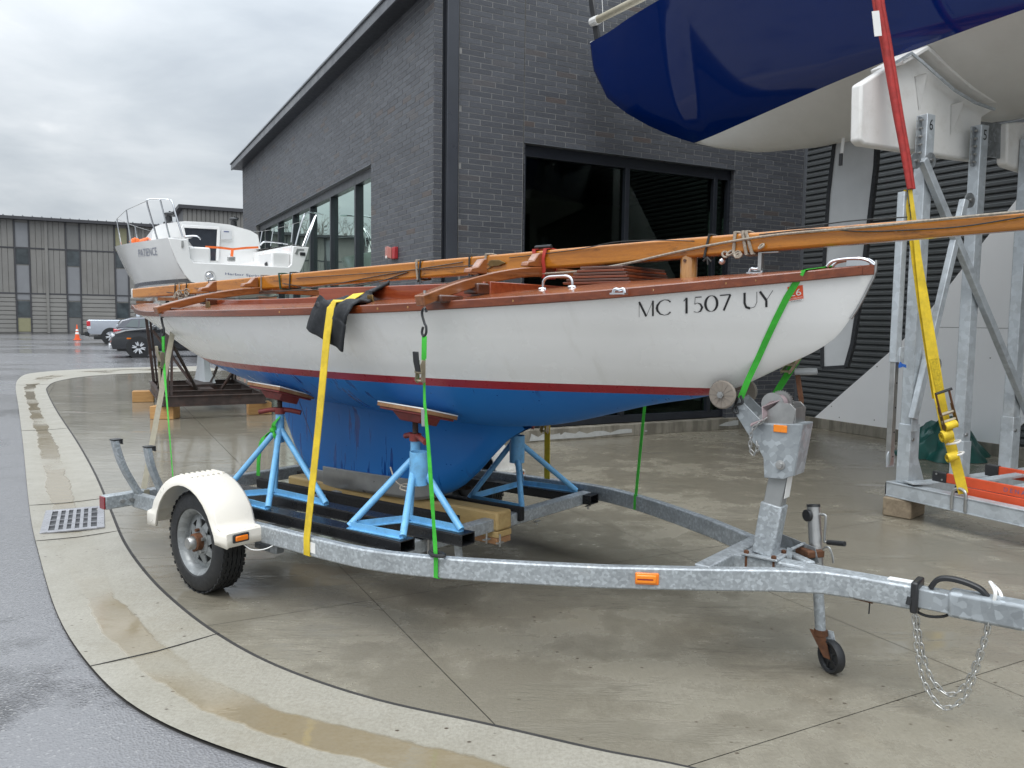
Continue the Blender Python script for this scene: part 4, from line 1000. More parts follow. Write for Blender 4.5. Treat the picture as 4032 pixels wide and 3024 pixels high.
def glyph_strip(ch, mapf, asp, m):
    for pts, wd in GL[ch]:
        n = len(pts); L, Rr = [], []
        if n == 2: pts = [(lerp(pts[0][0], pts[1][0], i / 4), lerp(pts[0][1], pts[1][1], i / 4)) for i in range(5)]; n = 5
        for i, (x, y) in enumerate(pts):
            x0, y0 = pts[max(i - 1, 0)]; x1, y1 = pts[min(i + 1, n - 1)]; dx, dy = (x1 - x0) * asp, y1 - y0; l = math.hypot(dx, dy) or 1
            nx, ny = -dy / l, dx / l
            w = wd if not isinstance(wd, str) else (0.02 + .12 * abs(dy / l) ** 1.5 if wd != 'S' else .02 + .11 * abs(dy / l) ** 1.5)
            w *= .5 * (1.15 if isinstance(wd, str) else .95)
            L.append((x + nx * w / asp, y + ny * w)); Rr.append((x - nx * w / asp, y - ny * w))
        m.loft([[mapf(*a), mapf(*b)] for a, b in zip(L, Rr)])
def num_map(x0, x1):
    def f(gx, gy):
        X = lerp(x0, x1, gx); t = (X - 1379) / (1668 - 1379); yb = lerp(685.5, 662.5, t); yt = lerp(652.5, 627.5, t); return hullhit(X, lerp(yb, yt, gy), .0025)
    return f
for ch, x0, x1 in (('M', 1380, 1412), ('C', 1417, 1450), ('1', 1474, 1492), ('5', 1496, 1519), ('0', 1522, 1551), ('7', 1553, 1580), ('U', 1605, 1639), ('Y', 1640, 1671)):
    m = MB(); glyph_strip(ch, num_map(x0, x1), (x1 - x0) / 34.0, m); m.build('registration_character', 'ink', boat, doubles=False, smooth=None)
# registration sticker
def quad_patch(px, off, nx=4, ny=4):
    (x0, y0), (x1, y1), (x2, y2), (x3, y3) = px; m = MB(); rows = []
    for i in range(nx + 1):
        a = i / nx; rows.append([hullhit(lerp(lerp(x0, x1, a), lerp(x3, x2, a), b / ny), lerp(lerp(y0, y1, a), lerp(y3, y2, a), b / ny), off) for b in range(ny + 1)])
    return m.loft(rows)
stk = quad_patch([(1701, 620), (1734, 616), (1736, 649), (1704, 654.5)], .002).build('sticker', 'sticker_orange', boat, doubles=False)
quad_patch([(1704, 650), (1735.6, 644.5), (1736, 649), (1704, 654.5)], .003).build('sticker_number_band', 'sticker_white', stk, doubles=False)

# generic text -> mesh
def text_part(body, parent, mat, origin, xdir, ydir, width, height, name='lettering', thick=.0015, hit=None):
    cu = bpy.data.curves.new('t', 'FONT'); cu.body = body; cu.resolution_u = 3; ob = bpy.data.objects.new('t', cu); COL.objects.link(ob)
    dg = bpy.context.evaluated_depsgraph_get(); me = bpy.data.meshes.new_from_object(ob.evaluated_get(dg)); bpy.data.objects.remove(ob); bpy.data.curves.remove(cu)
    xs = [v.co.x for v in me.vertices]; ys = [v.co.y for v in me.vertices]; x0, x1, y0, y1 = min(xs), max(xs), min(ys), max(ys)
    m = MB(); X, Yv, O = V(xdir), V(ydir), V(origin)
    def P(c):
        gx, gy = (c.x - x0) / (x1 - x0), (c.y - y0) / (y1 - y0)
        return hit(gx, gy) if hit else O + X * (gx * width) + Yv * (gy * height)
    m.add([P(v.co) for v in me.vertices], [tuple(p.vertices) for p in me.polygons]); bpy.data.meshes.remove(me)
    return m.build(name, mat, parent, doubles=False, smooth=None)
def px_quad(bl, br, tr, tl, hitf):
    def f(gx, gy):
        b = (lerp(bl[0], br[0], gx), lerp(bl[1], br[1], gx)); t = (lerp(tl[0], tr[0], gx), lerp(tl[1], tr[1], gx)); return hitf(lerp(b[0], t[0], gy), lerp(b[1], t[1], gy))
    return f
text_part('26', stk, 'sticker_white', (0, 0, 0), (1, 0, 0), (0, 0, 1), 1, 1, hit=px_quad((1706, 641), (1731, 637.5), (1730, 623), (1705, 626.5), lambda x, y: hullhit(x, y, .0035)))
text_part('WATERCRAFT', stk, 'sticker_white', (0, 0, 0), (1, 0, 0), (0, 0, 1), 1, 1, hit=px_quad((1704, 648.5), (1734, 643.2), (1734, 640), (1704, 645), lambda x, y: hullhit(x, y, .0035)))
text_part('5550027', stk, 'ink', (0, 0, 0), (1, 0, 0), (0, 0, 1), 1, 1, hit=px_quad((1708, 653), (1732, 648.8), (1732, 646), (1708, 650.3), lambda x, y: hullhit(x, y, .0045)))

# ------------------------------------------------------------------ laminated mast crutches
def crutch(s, near, apex, far, label, chock_px, mat='crutch_wood'):
    n_, a2, f_ = TX(*near, s), TX(*apex, s), TX(*far, s)
    t = thing('mast_crutch', label, 'crutch', (s, 0, hzs(s)))
    P0, P1, P2 = n_, a2, f_
    pts = []
    for i in range(25):
        u = i / 24; y = lerp(P0.y, P2.y, u)
        if y < P1.y: k = (P1.y - y) / (P1.y - P0.y); z = P1.z + (P0.z - P1.z) * k ** 1.7
        else: k = (y - P1.y) / (P2.y - P1.y); z = P1.z + (P2.z - P1.z) * k ** 1.8
        pts.append(Vector((s, y, z)))
    m = MB(); m.barpath(pts, .060, .052, (0, 0, 1)); m.build('beam', mat, t, bevel=.006)
    # shaped chocks on the beam
    def chock(y, zz, w=.05, dirn=1):
        m = MB(); m.prism([(s - .025, y, zz), (s - .025, y + .13 * dirn, zz), (s - .025, y + .12 * dirn, zz + .025), (s - .025, y + .07 * dirn, zz + .035), (s - .025, y + .03 * dirn, zz + .075), (s - .025, y, zz + .08)][::dirn], (w, 0, 0)); m.build('chock', 'crutch_wood', t, bevel=.006)
    def bz(y): return min(pts, key=lambda p: abs(p.y - y)).z + .024
    chock(-.055, bz(-.055), dirn=-1)
    chock(lerp(P0.y, P1.y, .48), bz(lerp(P0.y, P1.y, .48)), dirn=-1)
    for yy, w in ((lerp(P0.y, P1.y, .18), .16), (lerp(P0.y, P1.y, .50), .24)):
        yb = min(0, max(yy, -hb_(s) - .02)); zt = min(pts, key=lambda p: abs(p.y - yy)).z - .024; zb_ = dz(s, yb) - .005 if abs(yb) < hb_(s) else zt - .07
        zb_ = min(zb_, zt - .02)
        m = MB(); m.span((s - .05, yy - w / 2, zb_), (s + .05, yy + w / 2, zt)); m.build('block', 'block_dark', t, bevel=.008)
    m = MB(); m.tube((s, P0.y + .035, P0.z + .02), (s, P0.y + .035, P0.z + .05), .008, n=6); m.tube((s, P0.y + .035, P0.z - .026), (s, P0.y + .035, P0.z - .05), .006, n=6); m.build('bolt', 'steel_dull', t)
    return t, pts
SA, SF = -5.45, -2.72
cr_a, pa = crutch(SA, (336, 671), (590, 627), (790, 643), 'curved laminated wooden crutch carrying the mast over the stern', None)
cr_f, pf = crutch(SF, (906, 650), (1172, 588), (1410, 611), 'curved laminated wooden crutch carrying the mast amidships, red rubber strap on it', None)

# ------------------------------------------------------------------ mast lying on the crutches
mast = thing('wooden_mast', 'varnished spruce mast lashed fore and aft above the boat', 'mast', (-4, 0, 1.85))
mp = []
for px, yt, yb in ((292, 620, 640), (420, 609, 634), (600, 593, 621), (800, 578, 609), (1000, 565, 598), (1170, 552, 589), (1400, 530, 568), (1600, 507, 543), (1800, 486, 523), (2000, 467, 501), (2212, 448, 484)):
    a, b = TY(px, yt, -.04), TY(px, yb, -.04); mp.append((a.x, (a.z + b.z) / 2, (a.z - b.z)))
# straighten: least squares line for the axis, smooth taper for the depth
n_ = len(mp); sx_ = sum(p[0] for p in mp); sz_ = sum(p[1] for p in mp); sxx = sum(p[0]**2 for p in mp); sxz = sum(p[0] * p[1] for p in mp)
k1 = (n_ * sxz - sx_ * sz_) / (n_ * sxx - sx_**2); k0 = (sz_ - k1 * sx_) / n_
def mz(s): return k0 + k1 * s
D_T = sorted((p[0], p[2]) for p in mp)
def md(s): return max(.05, interp([(-7.6, .088), (-5.5, .10), (-3.5, .105), (-2.0, .098), (-1.0, .080), (-.4, .066), (2.2, .045)], s))
ms_ = [-7.52 + i * .18 for i in range(55)]
m = MB(); m.barpath([(s, 0, mz(s)) for s in ms_], [md(s) * .86 for s in ms_], [md(s) for s in ms_]); m.build('spar', 'spruce_mast', mast, bevel=.012, seg=3)
m = MB(); m.box((-7.53, 0, mz(-7.53)), (.012, .078, .088)); m.build('butt_end', 'sticker_white', mast, bevel=.004)
def mring(s, r, mat, tilt=0.0, name='lashing', grow_=.006, sides=1):
    d = md(s); w = d * .86; m = MB()
    c = [(-w / 2 - grow_, -d / 2 - grow_), (-w / 2 - grow_, 0), (-w / 2 - grow_, d / 2 + grow_), (0, d / 2 + grow_ + .002), (w / 2 + grow_, d / 2 + grow_), (w / 2 + grow_, -d / 2 - grow_), (0, -d / 2 - grow_ - .002)]
    m.path([(s + tilt * z / d, y, mz(s) + z) for y, z in c], r, 7, closed=True); return m.build(name, mat, mast)
def mpx(px): return TY(px, lerp(630, 467, (px - 292) / 1920), -.045).x
for px, r, mat, tl in ((378, .005, 'rope_dark', .01), (388, .005, 'rope_tan', -.01), (402, .005, 'rope_dark', .02), (452, .004, 'rope_dark', -.01), (565, .005, 'rope_tan', .004), (605, .007, 'rope_green', -.015), (627, .006, 'rope_dark', .01), (902, .008, 'rope_tan', -.012), (908, .006, 'rope_dark', .01), (1015, .006, 'rope_dark', .0), (1049, .008, 'rope_tan', .012), (1527, .006, 'rope_dark', .02), (1586, .008, 'rope_tan', .004), (1608, .008, 'rope_tan', -.02), (1618, .008, 'rope_tan', -.03)):
    mring(mpx(px), r, mat, tl)
for px, r, n in ((385, .022, 6), (400, .02, 5), (1588, .015, 4), (1620, .012, 1)):
    s = mpx(px); m = MB()
    for q in range(n):
        ph = rng.uniform(0, 6.28); c = Vector((s + rng.uniform(-.05, .06), -.05 + rng.uniform(-.01, .015), mz(s) - md(s) / 2 + rng.uniform(-.012, .03)))
        ax1 = Vector((rng.uniform(-1, 1), rng.uniform(-.4, .4), rng.uniform(-1, 1))).normalized(); ax2 = ax1.orthogonal().normalized()
        m.path([c + (ax1 * math.cos(a) + ax2 * math.sin(a)) * r * (1 + .2 * math.sin(2 * a + ph)) for a in [k * .63 for k in range(10)]], .005, 6, closed=True)
    m.build('knot', 'rope_tan', mast)
# running lines along the spar
def line_along(pxs, r, mat, name='halyard'):
    m = MB(); pts = [TY(x, y, -.052) for x, y in pxs]
    m.path(curve_pts(pts, 6), r, 6); m.build(name, mat, mast)
line_along([(1160, 592), (1250, 586), (1350, 570), (1450, 547), (1560, 525), (1680, 507), (1860, 491), (2050, 472), (2230, 455)], .0065, 'rope_tan')
line_along([(400, 640), (520, 634), (600, 628), (680, 626), (800, 612), (880, 588)], .004, 'wire')
line_along([(420, 622), (560, 633), (700, 617), (850, 590), (1000, 566)], .0035, 'wire')
line_along([(610, 612), (700, 622), (860, 600)], .003, 'rope_dark')
line_along([(930, 612), (1010, 606), (1060, 577), (1075, 573)], .003, 'wire')
line_along([(1100, 557), (1240, 540), (1330, 523), (1420, 519), (1500, 521)], .0025, 'rope_dark')
line_along([(1640, 507), (1760, 495), (1860, 500), (1960, 497), (2080, 489), (2212, 468)], .003, 'rope_dark')
line_along([(1700, 494), (1760, 487), (1850, 476), (1960, 469)], .003, 'rope_dark')
line_along([(640, 601), (900, 583), (1080, 568)], .003, 'wire')
line_along([(360, 631), (430, 640), (520, 645), (600, 640)], .004, 'rope_dark')
s = mpx(1075); m = MB(); m.prism([(s - .06, -.0475, mz(s) - .012), (s - .04, -.0475, mz(s) - .02), (s + .02, -.0475, mz(s) - .016), (s + .07, -.0475, mz(s)), (s + .02, -.0475, mz(s) + .018), (s - .04, -.0475, mz(s) + .02), (s - .06, -.0475, mz(s) + .012)], (0, -.010, 0)); m.build('sheave_plate', 'bronze', mast, bevel=.002)
s = mpx(1650); m = MB(); m.box((s + .02, -.02, mz(s) - md(s) / 2 - .005), (.09, .03, .004)); m.box((s - .02, -.02, mz(s) - md(s) / 2 - .045), (.016, .03, .08)); m.build('bracket', 'steel_dull', mast)
s = mpx(1560); m = MB(); m.lathe([(0, .018), (.012, .012), (.016, 0), (.012, -.012), (0, -.016)], (s, -.04, mz(s) - md(s) / 2 - .03), (1, 0, 1), 10); m.build('shackle', 'chrome', mast)
for px in (908, 1018, 1530):
    s = mpx(px); m = MB(); z = mz(s) - md(s) / 2 - .012
    m.path([(s - .02, -.05, z - .012), (s, -.05, z + .004), (s + .02, -.05, z - .016)], .005, 6); m.path([(s, -.052, z + .004), (s + .006, -.054, z - .03)], .004, 6); m.build('tie_end', 'rope_dark', mast)
# red rubber strap binding mast and crutch
s = SF; d = md(s); m = MB()
zl_ = pf[0].z; zt_ = mz(s) + d / 2 + .006; zb_ = min(pf, key=lambda p: abs(p.y)).z - .032
for ds in (-.035, .045):
    m.strap([(s + ds, -.055, zt_), (s + ds * .7, -.058, mz(s)), (s + ds * .3 + .03, -.06, mz(s) - .05), (s + .03, -.05, zb_)], (1, 0, 0), .020, .006)
    m.strap([(s + ds, .055, zt_), (s + ds, .058, mz(s)), (s + .02, .05, zb_)], (1, 0, 0), .020, .006); m.strap([(s + ds, -.056, zt_), (s + ds, 0, zt_ + .006), (s + ds, .056, zt_)], (1, 0, 0), .02, .006)
m.strap([(s + .03, -.05, zb_), (s + .03, 0, zb_ - .004), (s + .03, .05, zb_)], (1, 0, 0), .022, .006)
m.build('rubber_strap', 'rubber_red', mast)
m = MB(); m.tube((s - .05, -.02, zt_ + .014), (s + .06, -.02, zt_ + .016), .011, n=8); m.build('strap_toggle', 'black_plastic', mast)
# ------------------------------------------------------------------ boat trailer
use(TF)
def tz(s): return .03 * (s + 4)
YC = -.03
tr = thing('boat_trailer', 'galvanised boat trailer with white fender and A frame tongue', 'trailer', (-3, YC, 0))
HW = [(-5.35, 1.065), (-3.45, 1.065), (-3.15, 1.06), (-2.9, 1.03), (-2.6, .93), (-2.3, .79), (-1.9, .575), (-1.56, .35), (-1.30, .165), (-1.12, .062), (-1.0, .0445), (-.9, .044)]
for sgn in (-1, 1):
    ss = [-5.35, -4.5, -3.6, -3.3, -3.15, -3.0, -2.85, -2.7, -2.55, -2.4, -2.2, -1.9, -1.56, -1.3, -1.12, -1.0]
    pts = [Vector((s, YC + sgn * (smooth_tab(HW, s) - .025), .39 + tz(s))) for s in ss]
    if sgn > 0: pts = pts[:-1]; pts[-1].x = -1.2; pts[-1].y += .02
    m = MB(); m.barpath(pts, .05, .10); m.build('frame_rail', 'galv', tr, bevel=.008)
m = MB(); m.bar((-1.30, YC + .0, .39 + tz(-1.3)), (-.742, YC + .0, .39 + tz(-.74)), .0878, .0992); m.build('tongue', 'galv', tr, bevel=.009)
m = MB(); m.bar((-.75, YC + .001, .387 + tz(-.6)), (-.40, YC + .002, .387 + tz(-.4)), .070, .080); m.build('tongue_inner', 'galv_big', tr, bevel=.006)
m = MB(); m.bar((-.63, YC + .002, .388 + tz(-.5)), (.35, YC + .003, .388 + tz(.3)), .088, .104); m.build('coupler', 'galv_big', tr, bevel=.014)
m = MB(); m.lathe([(0, .055), (.035, .05), (.058, .02), (.062, -.03), (.05, -.06), (.045, -.06)], (.40, YC, .40 + tz(.35)), (0, 0, 1), 20); m.build('coupler_head', 'galv_big', tr, smooth=50)
m = MB(); m.box((-.748, YC + .001, .392 + tz(-.63)), (.028, .115, .130)); m.build('collar', 'black_plastic', tr, bevel=.008)
hc = Vector((-.70, YC + .001, .432 + tz(-.65)))
m = MB(); m.barpath(curve_pts([hc + Vector(p) for p in ((0, 0, 0), (.022, 0, .038), (.06, 0, .054), (.12, 0, .052), (.175, 0, .036), (.205, 0, .006))], 5), .030, .020); m.build('hitch_handle', 'black_plastic', tr, bevel=.007)
# cross members
for s, y0, y1, zz, h in ((-1.56, -.33, .30, .40, .09), (-3.05, -1.0, .96, .36, .075), (-4.45, -1.03, .98, .36, .075)):
    m = MB(); m.bar((s, y0 + YC * 0, zz + tz(s)), (s, y1, zz + tz(s)), .075, h); m.build('cross_member', 'galv', tr, bevel=.007)
m = MB(); m.bar((-1.56, YC + .0, .395 + tz(-1.5)), (-1.2, YC + .0, .395 + tz(-1.2)), .08, .095); m.build('cross_member', 'galv', tr, bevel=.007)
m = MB(); m.span((-5.40, -1.275, .315), (-5.325, 1.22, .405)); rx = m.build('rear_cross_member', 'galv', tr, bevel=.007)
m = MB(); m.span((-5.398, -1.285, .318), (-5.327, -1.2755, .402)); m.build('tail_reflector', 'red_lens', tr, bevel=.003)
m = MB(); m.span((-5.398, 1.2205, .318), (-5.327, 1.229, .402)); m.build('tail_reflector', 'red_lens', tr, bevel=.003)
for y in (-1.17, -1.11):
    m = MB(); m.tube((-5.326, y, .36), (-5.306, y, .36), .013, n=8); m.build('bolt', 'steel_dull', tr)
# guide arms at the stern
for base, top, mid in (((-5.29, -1.075, .40), (-5.29, -1.225, .775), (-5.29, -1.175, .60)), ((-5.10, -1.0, .40), (-5.10, -1.10, .735), (-5.10, -1.075, .60)), ((-5.29, .98, .40), (-5.29, 1.12, .77), (-5.29, 1.08, .6))):
    pts = curve_pts([base, mid, top], 6); m = MB(); m.barpath(pts, .058, .034, (0, -1, .25)); m.build('guide_arm', 'galv', tr, bevel=.004)
    m = MB(); m.box(Vector(top) + Vector((0, .012, .004)), (.062, .062, .010)); m.box(Vector(top) + Vector((0, .040, -.012)), (.062, .006, .03)); m.build('arm_cap', 'black_plastic', tr, bevel=.003)
# axle, springs
m = MB(); m.bar((-4.27, -1.10, .285), (-4.27, 1.04, .285), .05, .05); m.build('axle', 'galv_dark', tr, bevel=.004)
for y in (-.99, .93):
    m = MB(); m.box((-4.19, y, .325), (.60, .05, .022)); m.box((-4.19, y, .30), (.12, .06, .04)); m.build('leaf_spring', 'rusty_steel', tr, bevel=.003)
    for s in (-4.48, -3.9): m = MB(); m.box((s, y, .325 + tz(s) * 0), (.05, .055, .07)); m.build('spring_hanger', 'galv_dark', tr, bevel=.003)
# wheel
def wheel(c, out, parent):
    c = V(c); ax = Vector((0, out, 0)); Rt, Wd = .295, .165
    prof = [(.185, -.07), (.20, -.083), (.24, -.088), (.272, -.078), (.287, -.066)]
    for x in (-.048, -.020, .008, .036): prof += [(.2945, x - .010), (.2945, x), (.286, x + .002), (.286, x + .007), (.2945, x + .009)]
    prof += [(.2945, .055), (.287, .066), (.272, .078), (.24, .088), (.20, .083), (.185, .07)]
    m = MB(); m.lathe(prof, c, ax, 48); ty = m.build('tyre', 'rubber', parent, smooth=30)
    # zig-zag sipes as small blocks across the tread
    m = MB()
    for k in range(72):
        a = 2 * math.pi * k / 72; d = Vector((math.cos(a), 0, math.sin(a))); tg = Vector((-math.sin(a), 0, math.cos(a)))
        rot = Matrix((tg, Vector((0, 1, 0)), d)).transposed()
        for x in (-.064, -.034, -.006, .022, .046, .066): m.box(c + ax * (x + (.003 if k % 2 else -.003)) + d * .2927, (.0195, .011, .006), rot)
    m.build('tread', 'rubber', ty, smooth=None, doubles=False)
    m = MB(); m.lathe([(.190, -.07), (.186, -.06), (.172, -.05), (.168, .03), (.176, .055), (.190, .066), (.196, .074), (.192, .078), (.182, .070), (.168, .058), (.160, .03), (.163, -.06), (.18, -.075)], c, ax, 40); rim = m.build('rim', 'galv_rim', parent, smooth=50)
    fz_ = .025
    m = MB(); m.lathe([(.163, fz_ - .005), (.128, fz_ + .004), (.128, fz_ - .004), (.163, fz_ - .015)], c, ax, 40); m.lathe([(.085, fz_ + .018), (.04, fz_ + .022), (.04, fz_ + .012), (.085, fz_ + .006)], c, ax, 32)
    for k in range(8):
        a = 2 * math.pi * (k + .3) / 8; d = Vector((math.cos(a), 0, math.sin(a))); tg = Vector((-math.sin(a), 0, math.cos(a)))
        m.prism([c + d * .083 + tg * .030 + ax * (fz_ + .008), c + d * .083 - tg * .030 + ax * (fz_ + .008), c + d * .132 - tg * .016 + ax * (fz_ - .002), c + d * .132 + tg * .016 + ax * (fz_ - .002)], ax * .008)
    m.build('wheel_disc', 'galv_rim', rim, smooth=40)
    m = MB(); m.lathe([(.0, .0), (.158, .0), (.158, -.01), (0, -.01)], c + ax * .0, ax, 32); m.build('rim_shadow_disc', 'black_plastic', rim)  # black disc stands in for the shade behind the wheel openings
    m = MB(); m.lathe([(.052, fz_ + .01), (.050, fz_ + .055), (.040, fz_ + .060)], c, ax, 20); m.build('hub', 'rust', parent)
    m = MB(); m.lathe([(.040, fz_ + .055), (.038, fz_ + .085), (.030, fz_ + .095), (.0, fz_ + .096)], c, ax, 20); m.build('hub_cap', 'steel_dull', parent)
    for k in range(5):
        a = 2 * math.pi * k / 5 + .4; p = c + Vector((math.cos(a), 0, math.sin(a))) * .066
        m = MB(); m.tube(p + ax * (fz_ + .016), p + ax * (fz_ + .042), .010, n=6); m.build('lug_nut', 'rust' if k % 2 else 'steel_dull', parent)
WC = Vector((-4.27, -1.165, .2955))
wheel(WC, -1, tr); wheel((-4.27, 1.105, .2955), 1, tr)
# moulded fender over the near wheel (and the far one)
def fender(y0, y1, out):
    prof = [(-4.70, .345), (-4.70, .425), (-4.655, .430), (-4.635, .455), (-4.615, .50)]
    for i in range(1, 14):
        a = R(147 - i * (147 - 27) / 14); prof.append((-4.27 + .385 * math.cos(a), .305 + .385 * math.sin(a)))
    prof += [(-3.935, .475), (-3.925, .452), (-3.905, .442), (-3.83, .440), (-3.822, .432), (-3.82, .360)]
    m = MB(); rows = []
    for s, z in prof: rows.append([Vector((s, lerp(y0, y1, t), z - (.006 if t in (0, 1) else 0))) for t in (0, .06, .5, .94, 1)])
    m.loft(rows)
    arch = [(-4.60, .345)] + [(-4.27 + .330 * math.cos(R(a)), .305 + .330 * math.sin(R(a))) for a in range(170, 14, -12)] + [(-3.945, .40), (-3.935, .360)]
    # side skirt between the outer profile and the wheel arch
    n = 40
    def rs(pl):
        L = [0]; 
        for a, b in zip(pl, pl[1:]): L.append(L[-1] + math.hypot(b[0] - a[0], b[1] - a[1]))
        out_ = []
        for i in range(n + 1):
            d = L[-1] * i / n; j = max(k for k in range(len(L)) if L[k] <= d + 1e-9); j = min(j, len(pl) - 2); t = (d - L[j]) / max(1e-9, L[j + 1] - L[j]); out_.append((lerp(pl[j][0], pl[j + 1][0], t), lerp(pl[j][1], pl[j + 1][1], t)))
        return out_
    a_, b_ = rs(prof), rs(arch)
    m.loft([[Vector((p[0], y0, p[1] - .006)), Vector((q[0], y0 + .004 * out, q[1]))] for p, q in zip(a_, b_)])
    m.loft([[Vector((q[0], y0 + .004 * out, q[1])), Vector((q[0], y0 - .012 * out, q[1] - .004))] for q in b_])
    f = m.build('fender', 'fender_white', tr, smooth=45)
    so = f.modifiers.new('thick', 'SOLIDIFY'); so.thickness = .005
    for (sa, sb, z) in ((-3.90, -3.835, .4405), (-4.69, -4.66, .4275)):
        for k in range(7):
            yy = lerp(y0, y1, (k + .7) / 7.4); mm = MB(); mm.box(((sa + sb) / 2, yy, z), (sb - sa, .012, .005)); mm.build('tread_rib', 'fender_white', f)
    for k in range(7):
        yy = lerp(y0, y1, (k + .7) / 7.4); mm = MB(); mm.box((-4.27, yy, .6885), (.13, .012, .005)); mm.build('tread_rib', 'fender_white', f)
    mm = MB(); mm.box((-3.812, lerp(y0, y1, .33), .405), (.014, .098, .048)); bz_ = mm.build('marker_bezel', 'black_plastic', f, bevel=.008)
    mm = MB(); mm.box((-3.803, lerp(y0, y1, .33), .405), (.012, .074, .028)); mm.build('marker_lamp', 'amber', bz_, bevel=.005)
    mm = MB(); rows = [[Vector((-3.821, y, z)) for z in (.361, .434)] for y in (y0 * 1.0 - .002 * out, y1)]; mm.loft(rows); mm.build('fender_end', 'fender_white', f)
    mm = MB(); mm.box((-4.60, (y0 + y1) / 2 + .05, .37), (.02, .10, .09)); mm.build('fender_bracket', 'tape_grey', f)
fender(-1.305, -1.065, -1); fender(1.245, 1.005, 1)
m = MB(); m.path(curve_pts([(-3.85, -1.20, .365), (-3.80, -1.17, .33), (-3.74, -1.12, .335), (-3.70, -1.06, .37)], 5), .003, 5); m.build('wiring', 'sticker_white', tr)
m = MB(); m.box((-3.74, -1.05, .33), (.06, .05, .06)); m.box((-3.86, -1.03, .30), (.20, .04, .03)); m.build('fender_mount', 'galv_dark', tr, bevel=.003)
# markers and stickers
am = TY(1467, 1252, 0)
sA = -1.735
def rail_face(s): return YC - smooth_tab(HW, s)
ys = rail_face(sA); ta = math.atan2(rail_face(sA + .1) - rail_face(sA - .1), .2); rot = Matrix.Rotation(ta, 3, 'Z')
m = MB(); m.box((sA, ys - .006, .392 + tz(sA)), (.105, .012, .054), rot); o = m.build('marker_bezel', 'amber', tr, bevel=.02, seg=4)
m = MB(); m.box((sA, ys - .014, .392 + tz(sA)), (.092, .014, .040), rot); o2 = m.build('marker_lens', 'amber_reflector', o, bevel=.012, seg=3)
m = MB(); m.box((sA, ys - .0215, .392 + tz(sA)), (.07, .003, .006), rot); m.build('lens_bar', 'red_lens', o)
s_ = -3.36; m = MB(); m.box((s_, rail_face(s_) - .0008, .39 + tz(s_)), (.05, .0015, .055)); m.build('label', 'sticker_white', tr)
m = MB(); m.box((-.80, YC + .02, .4405 + tz(-.8)), (.13, .045, .0015), Matrix.Rotation(R(-1.7), 3, 'Y')); m.build('label', 'sticker_white', tr)
# winch post
W0 = Vector((-1.415, YC + .02, .47 + tz(-1.4) - .03)); zb0 = .445 + tz(-1.4)
m = MB(); m.box((-1.40, YC + .02, zb0 + .006), (.17, .15, .010)); m.build('post_plate', 'galv', tr, bevel=.002)
for ds in (-.065, .065):
    for dy in (-.06, .06):
        m = MB(); m.tube((-1.40 + ds, YC + .02 + dy, zb0 - .08), (-1.40 + ds, YC + .02 + dy, zb0 + .025), .006, n=6); m.tube((-1.40 + ds, YC + .02 + dy, zb0 + .011), (-1.40 + ds, YC + .02 + dy, zb0 + .023), .012, n=6); m.build('bolt', 'rust', tr)
pb, pm, pt_ = Vector((-1.40, YC + .02, zb0 + .01)), Vector((-1.365, YC + .02, .775)), Vector((-1.335, YC + .02, .95))
m = MB(); m.bar(pb, pm, .085, .10, (1, 0, 0)); m.build('winch_post', 'galv', tr, bevel=.006)
m = MB(); m.bar(pm - (pt_ - pm) * .1, pt_, .068, .082, (1, 0, 0)); m.build('winch_post_extension', 'tape_grey', tr, bevel=.005)
m = MB(); q = pm.lerp(pt_, .45); m.bar(q + Vector((.042, -.002, -.045)), q + Vector((.054, -.002, .055)), .062, .002, (1, 0, 0)); m.build('label', 'sticker_white', tr)
# plate bracket: outline read on the photo, in the trailer's centre plane
ol = [(1664, 1027), (1662, 985), (1652, 966), (1640, 952), (1590, 871), (1584, 868), (1606, 854), (1664, 912), (1746, 914), (1726, 1023), (1705, 1030)]
for dy in (-.062, .062):
    pp = [TY(x, y, 0) for x, y in ol]; m = MB(); m.prism([Vector((p.x, YC + .02 + dy, p.z)) for p in pp], (0, .006, 0)); m.build('winch_bracket', 'galv_big', tr, bevel=.002)
pp = [TY(x, y, 0) for x, y in ((1746, 914), (1726, 1023))]
m = MB(); m.bar(Vector((pp[0].x, YC + .023, pp[0].z)), Vector((pp[1].x, YC + .023, pp[1].z)), .122, .006, (1, 0, 0)); m.build('bracket_back', 'galv_big', tr)
tp = [TY(x, y, 0) for x, y in ((1664, 912), (1746, 914))]; m = MB(); m.bar(Vector((tp[0].x, YC + .023, tp[0].z)), Vector((tp[1].x, YC + .023, tp[1].z)), .124, .006); m.build('bracket_top', 'galv_big', tr)
c = TY(1690, 925, -.05); m = MB(); m.box((c.x, YC - .0455, c.z), (.062, .005, .033)); m.build('reflector', 'amber_reflector', tr, bevel=.003)
c = TY(1690, 1003, -.05); m = MB(); m.lathe([(.022, .0), (.022, -.004), (.013, -.006), (.013, -.018), (0, -.019)], (c.x, YC - .0425, c.z), (0, 1, 0), 12); m.build('bolt', 'steel_dull', tr)
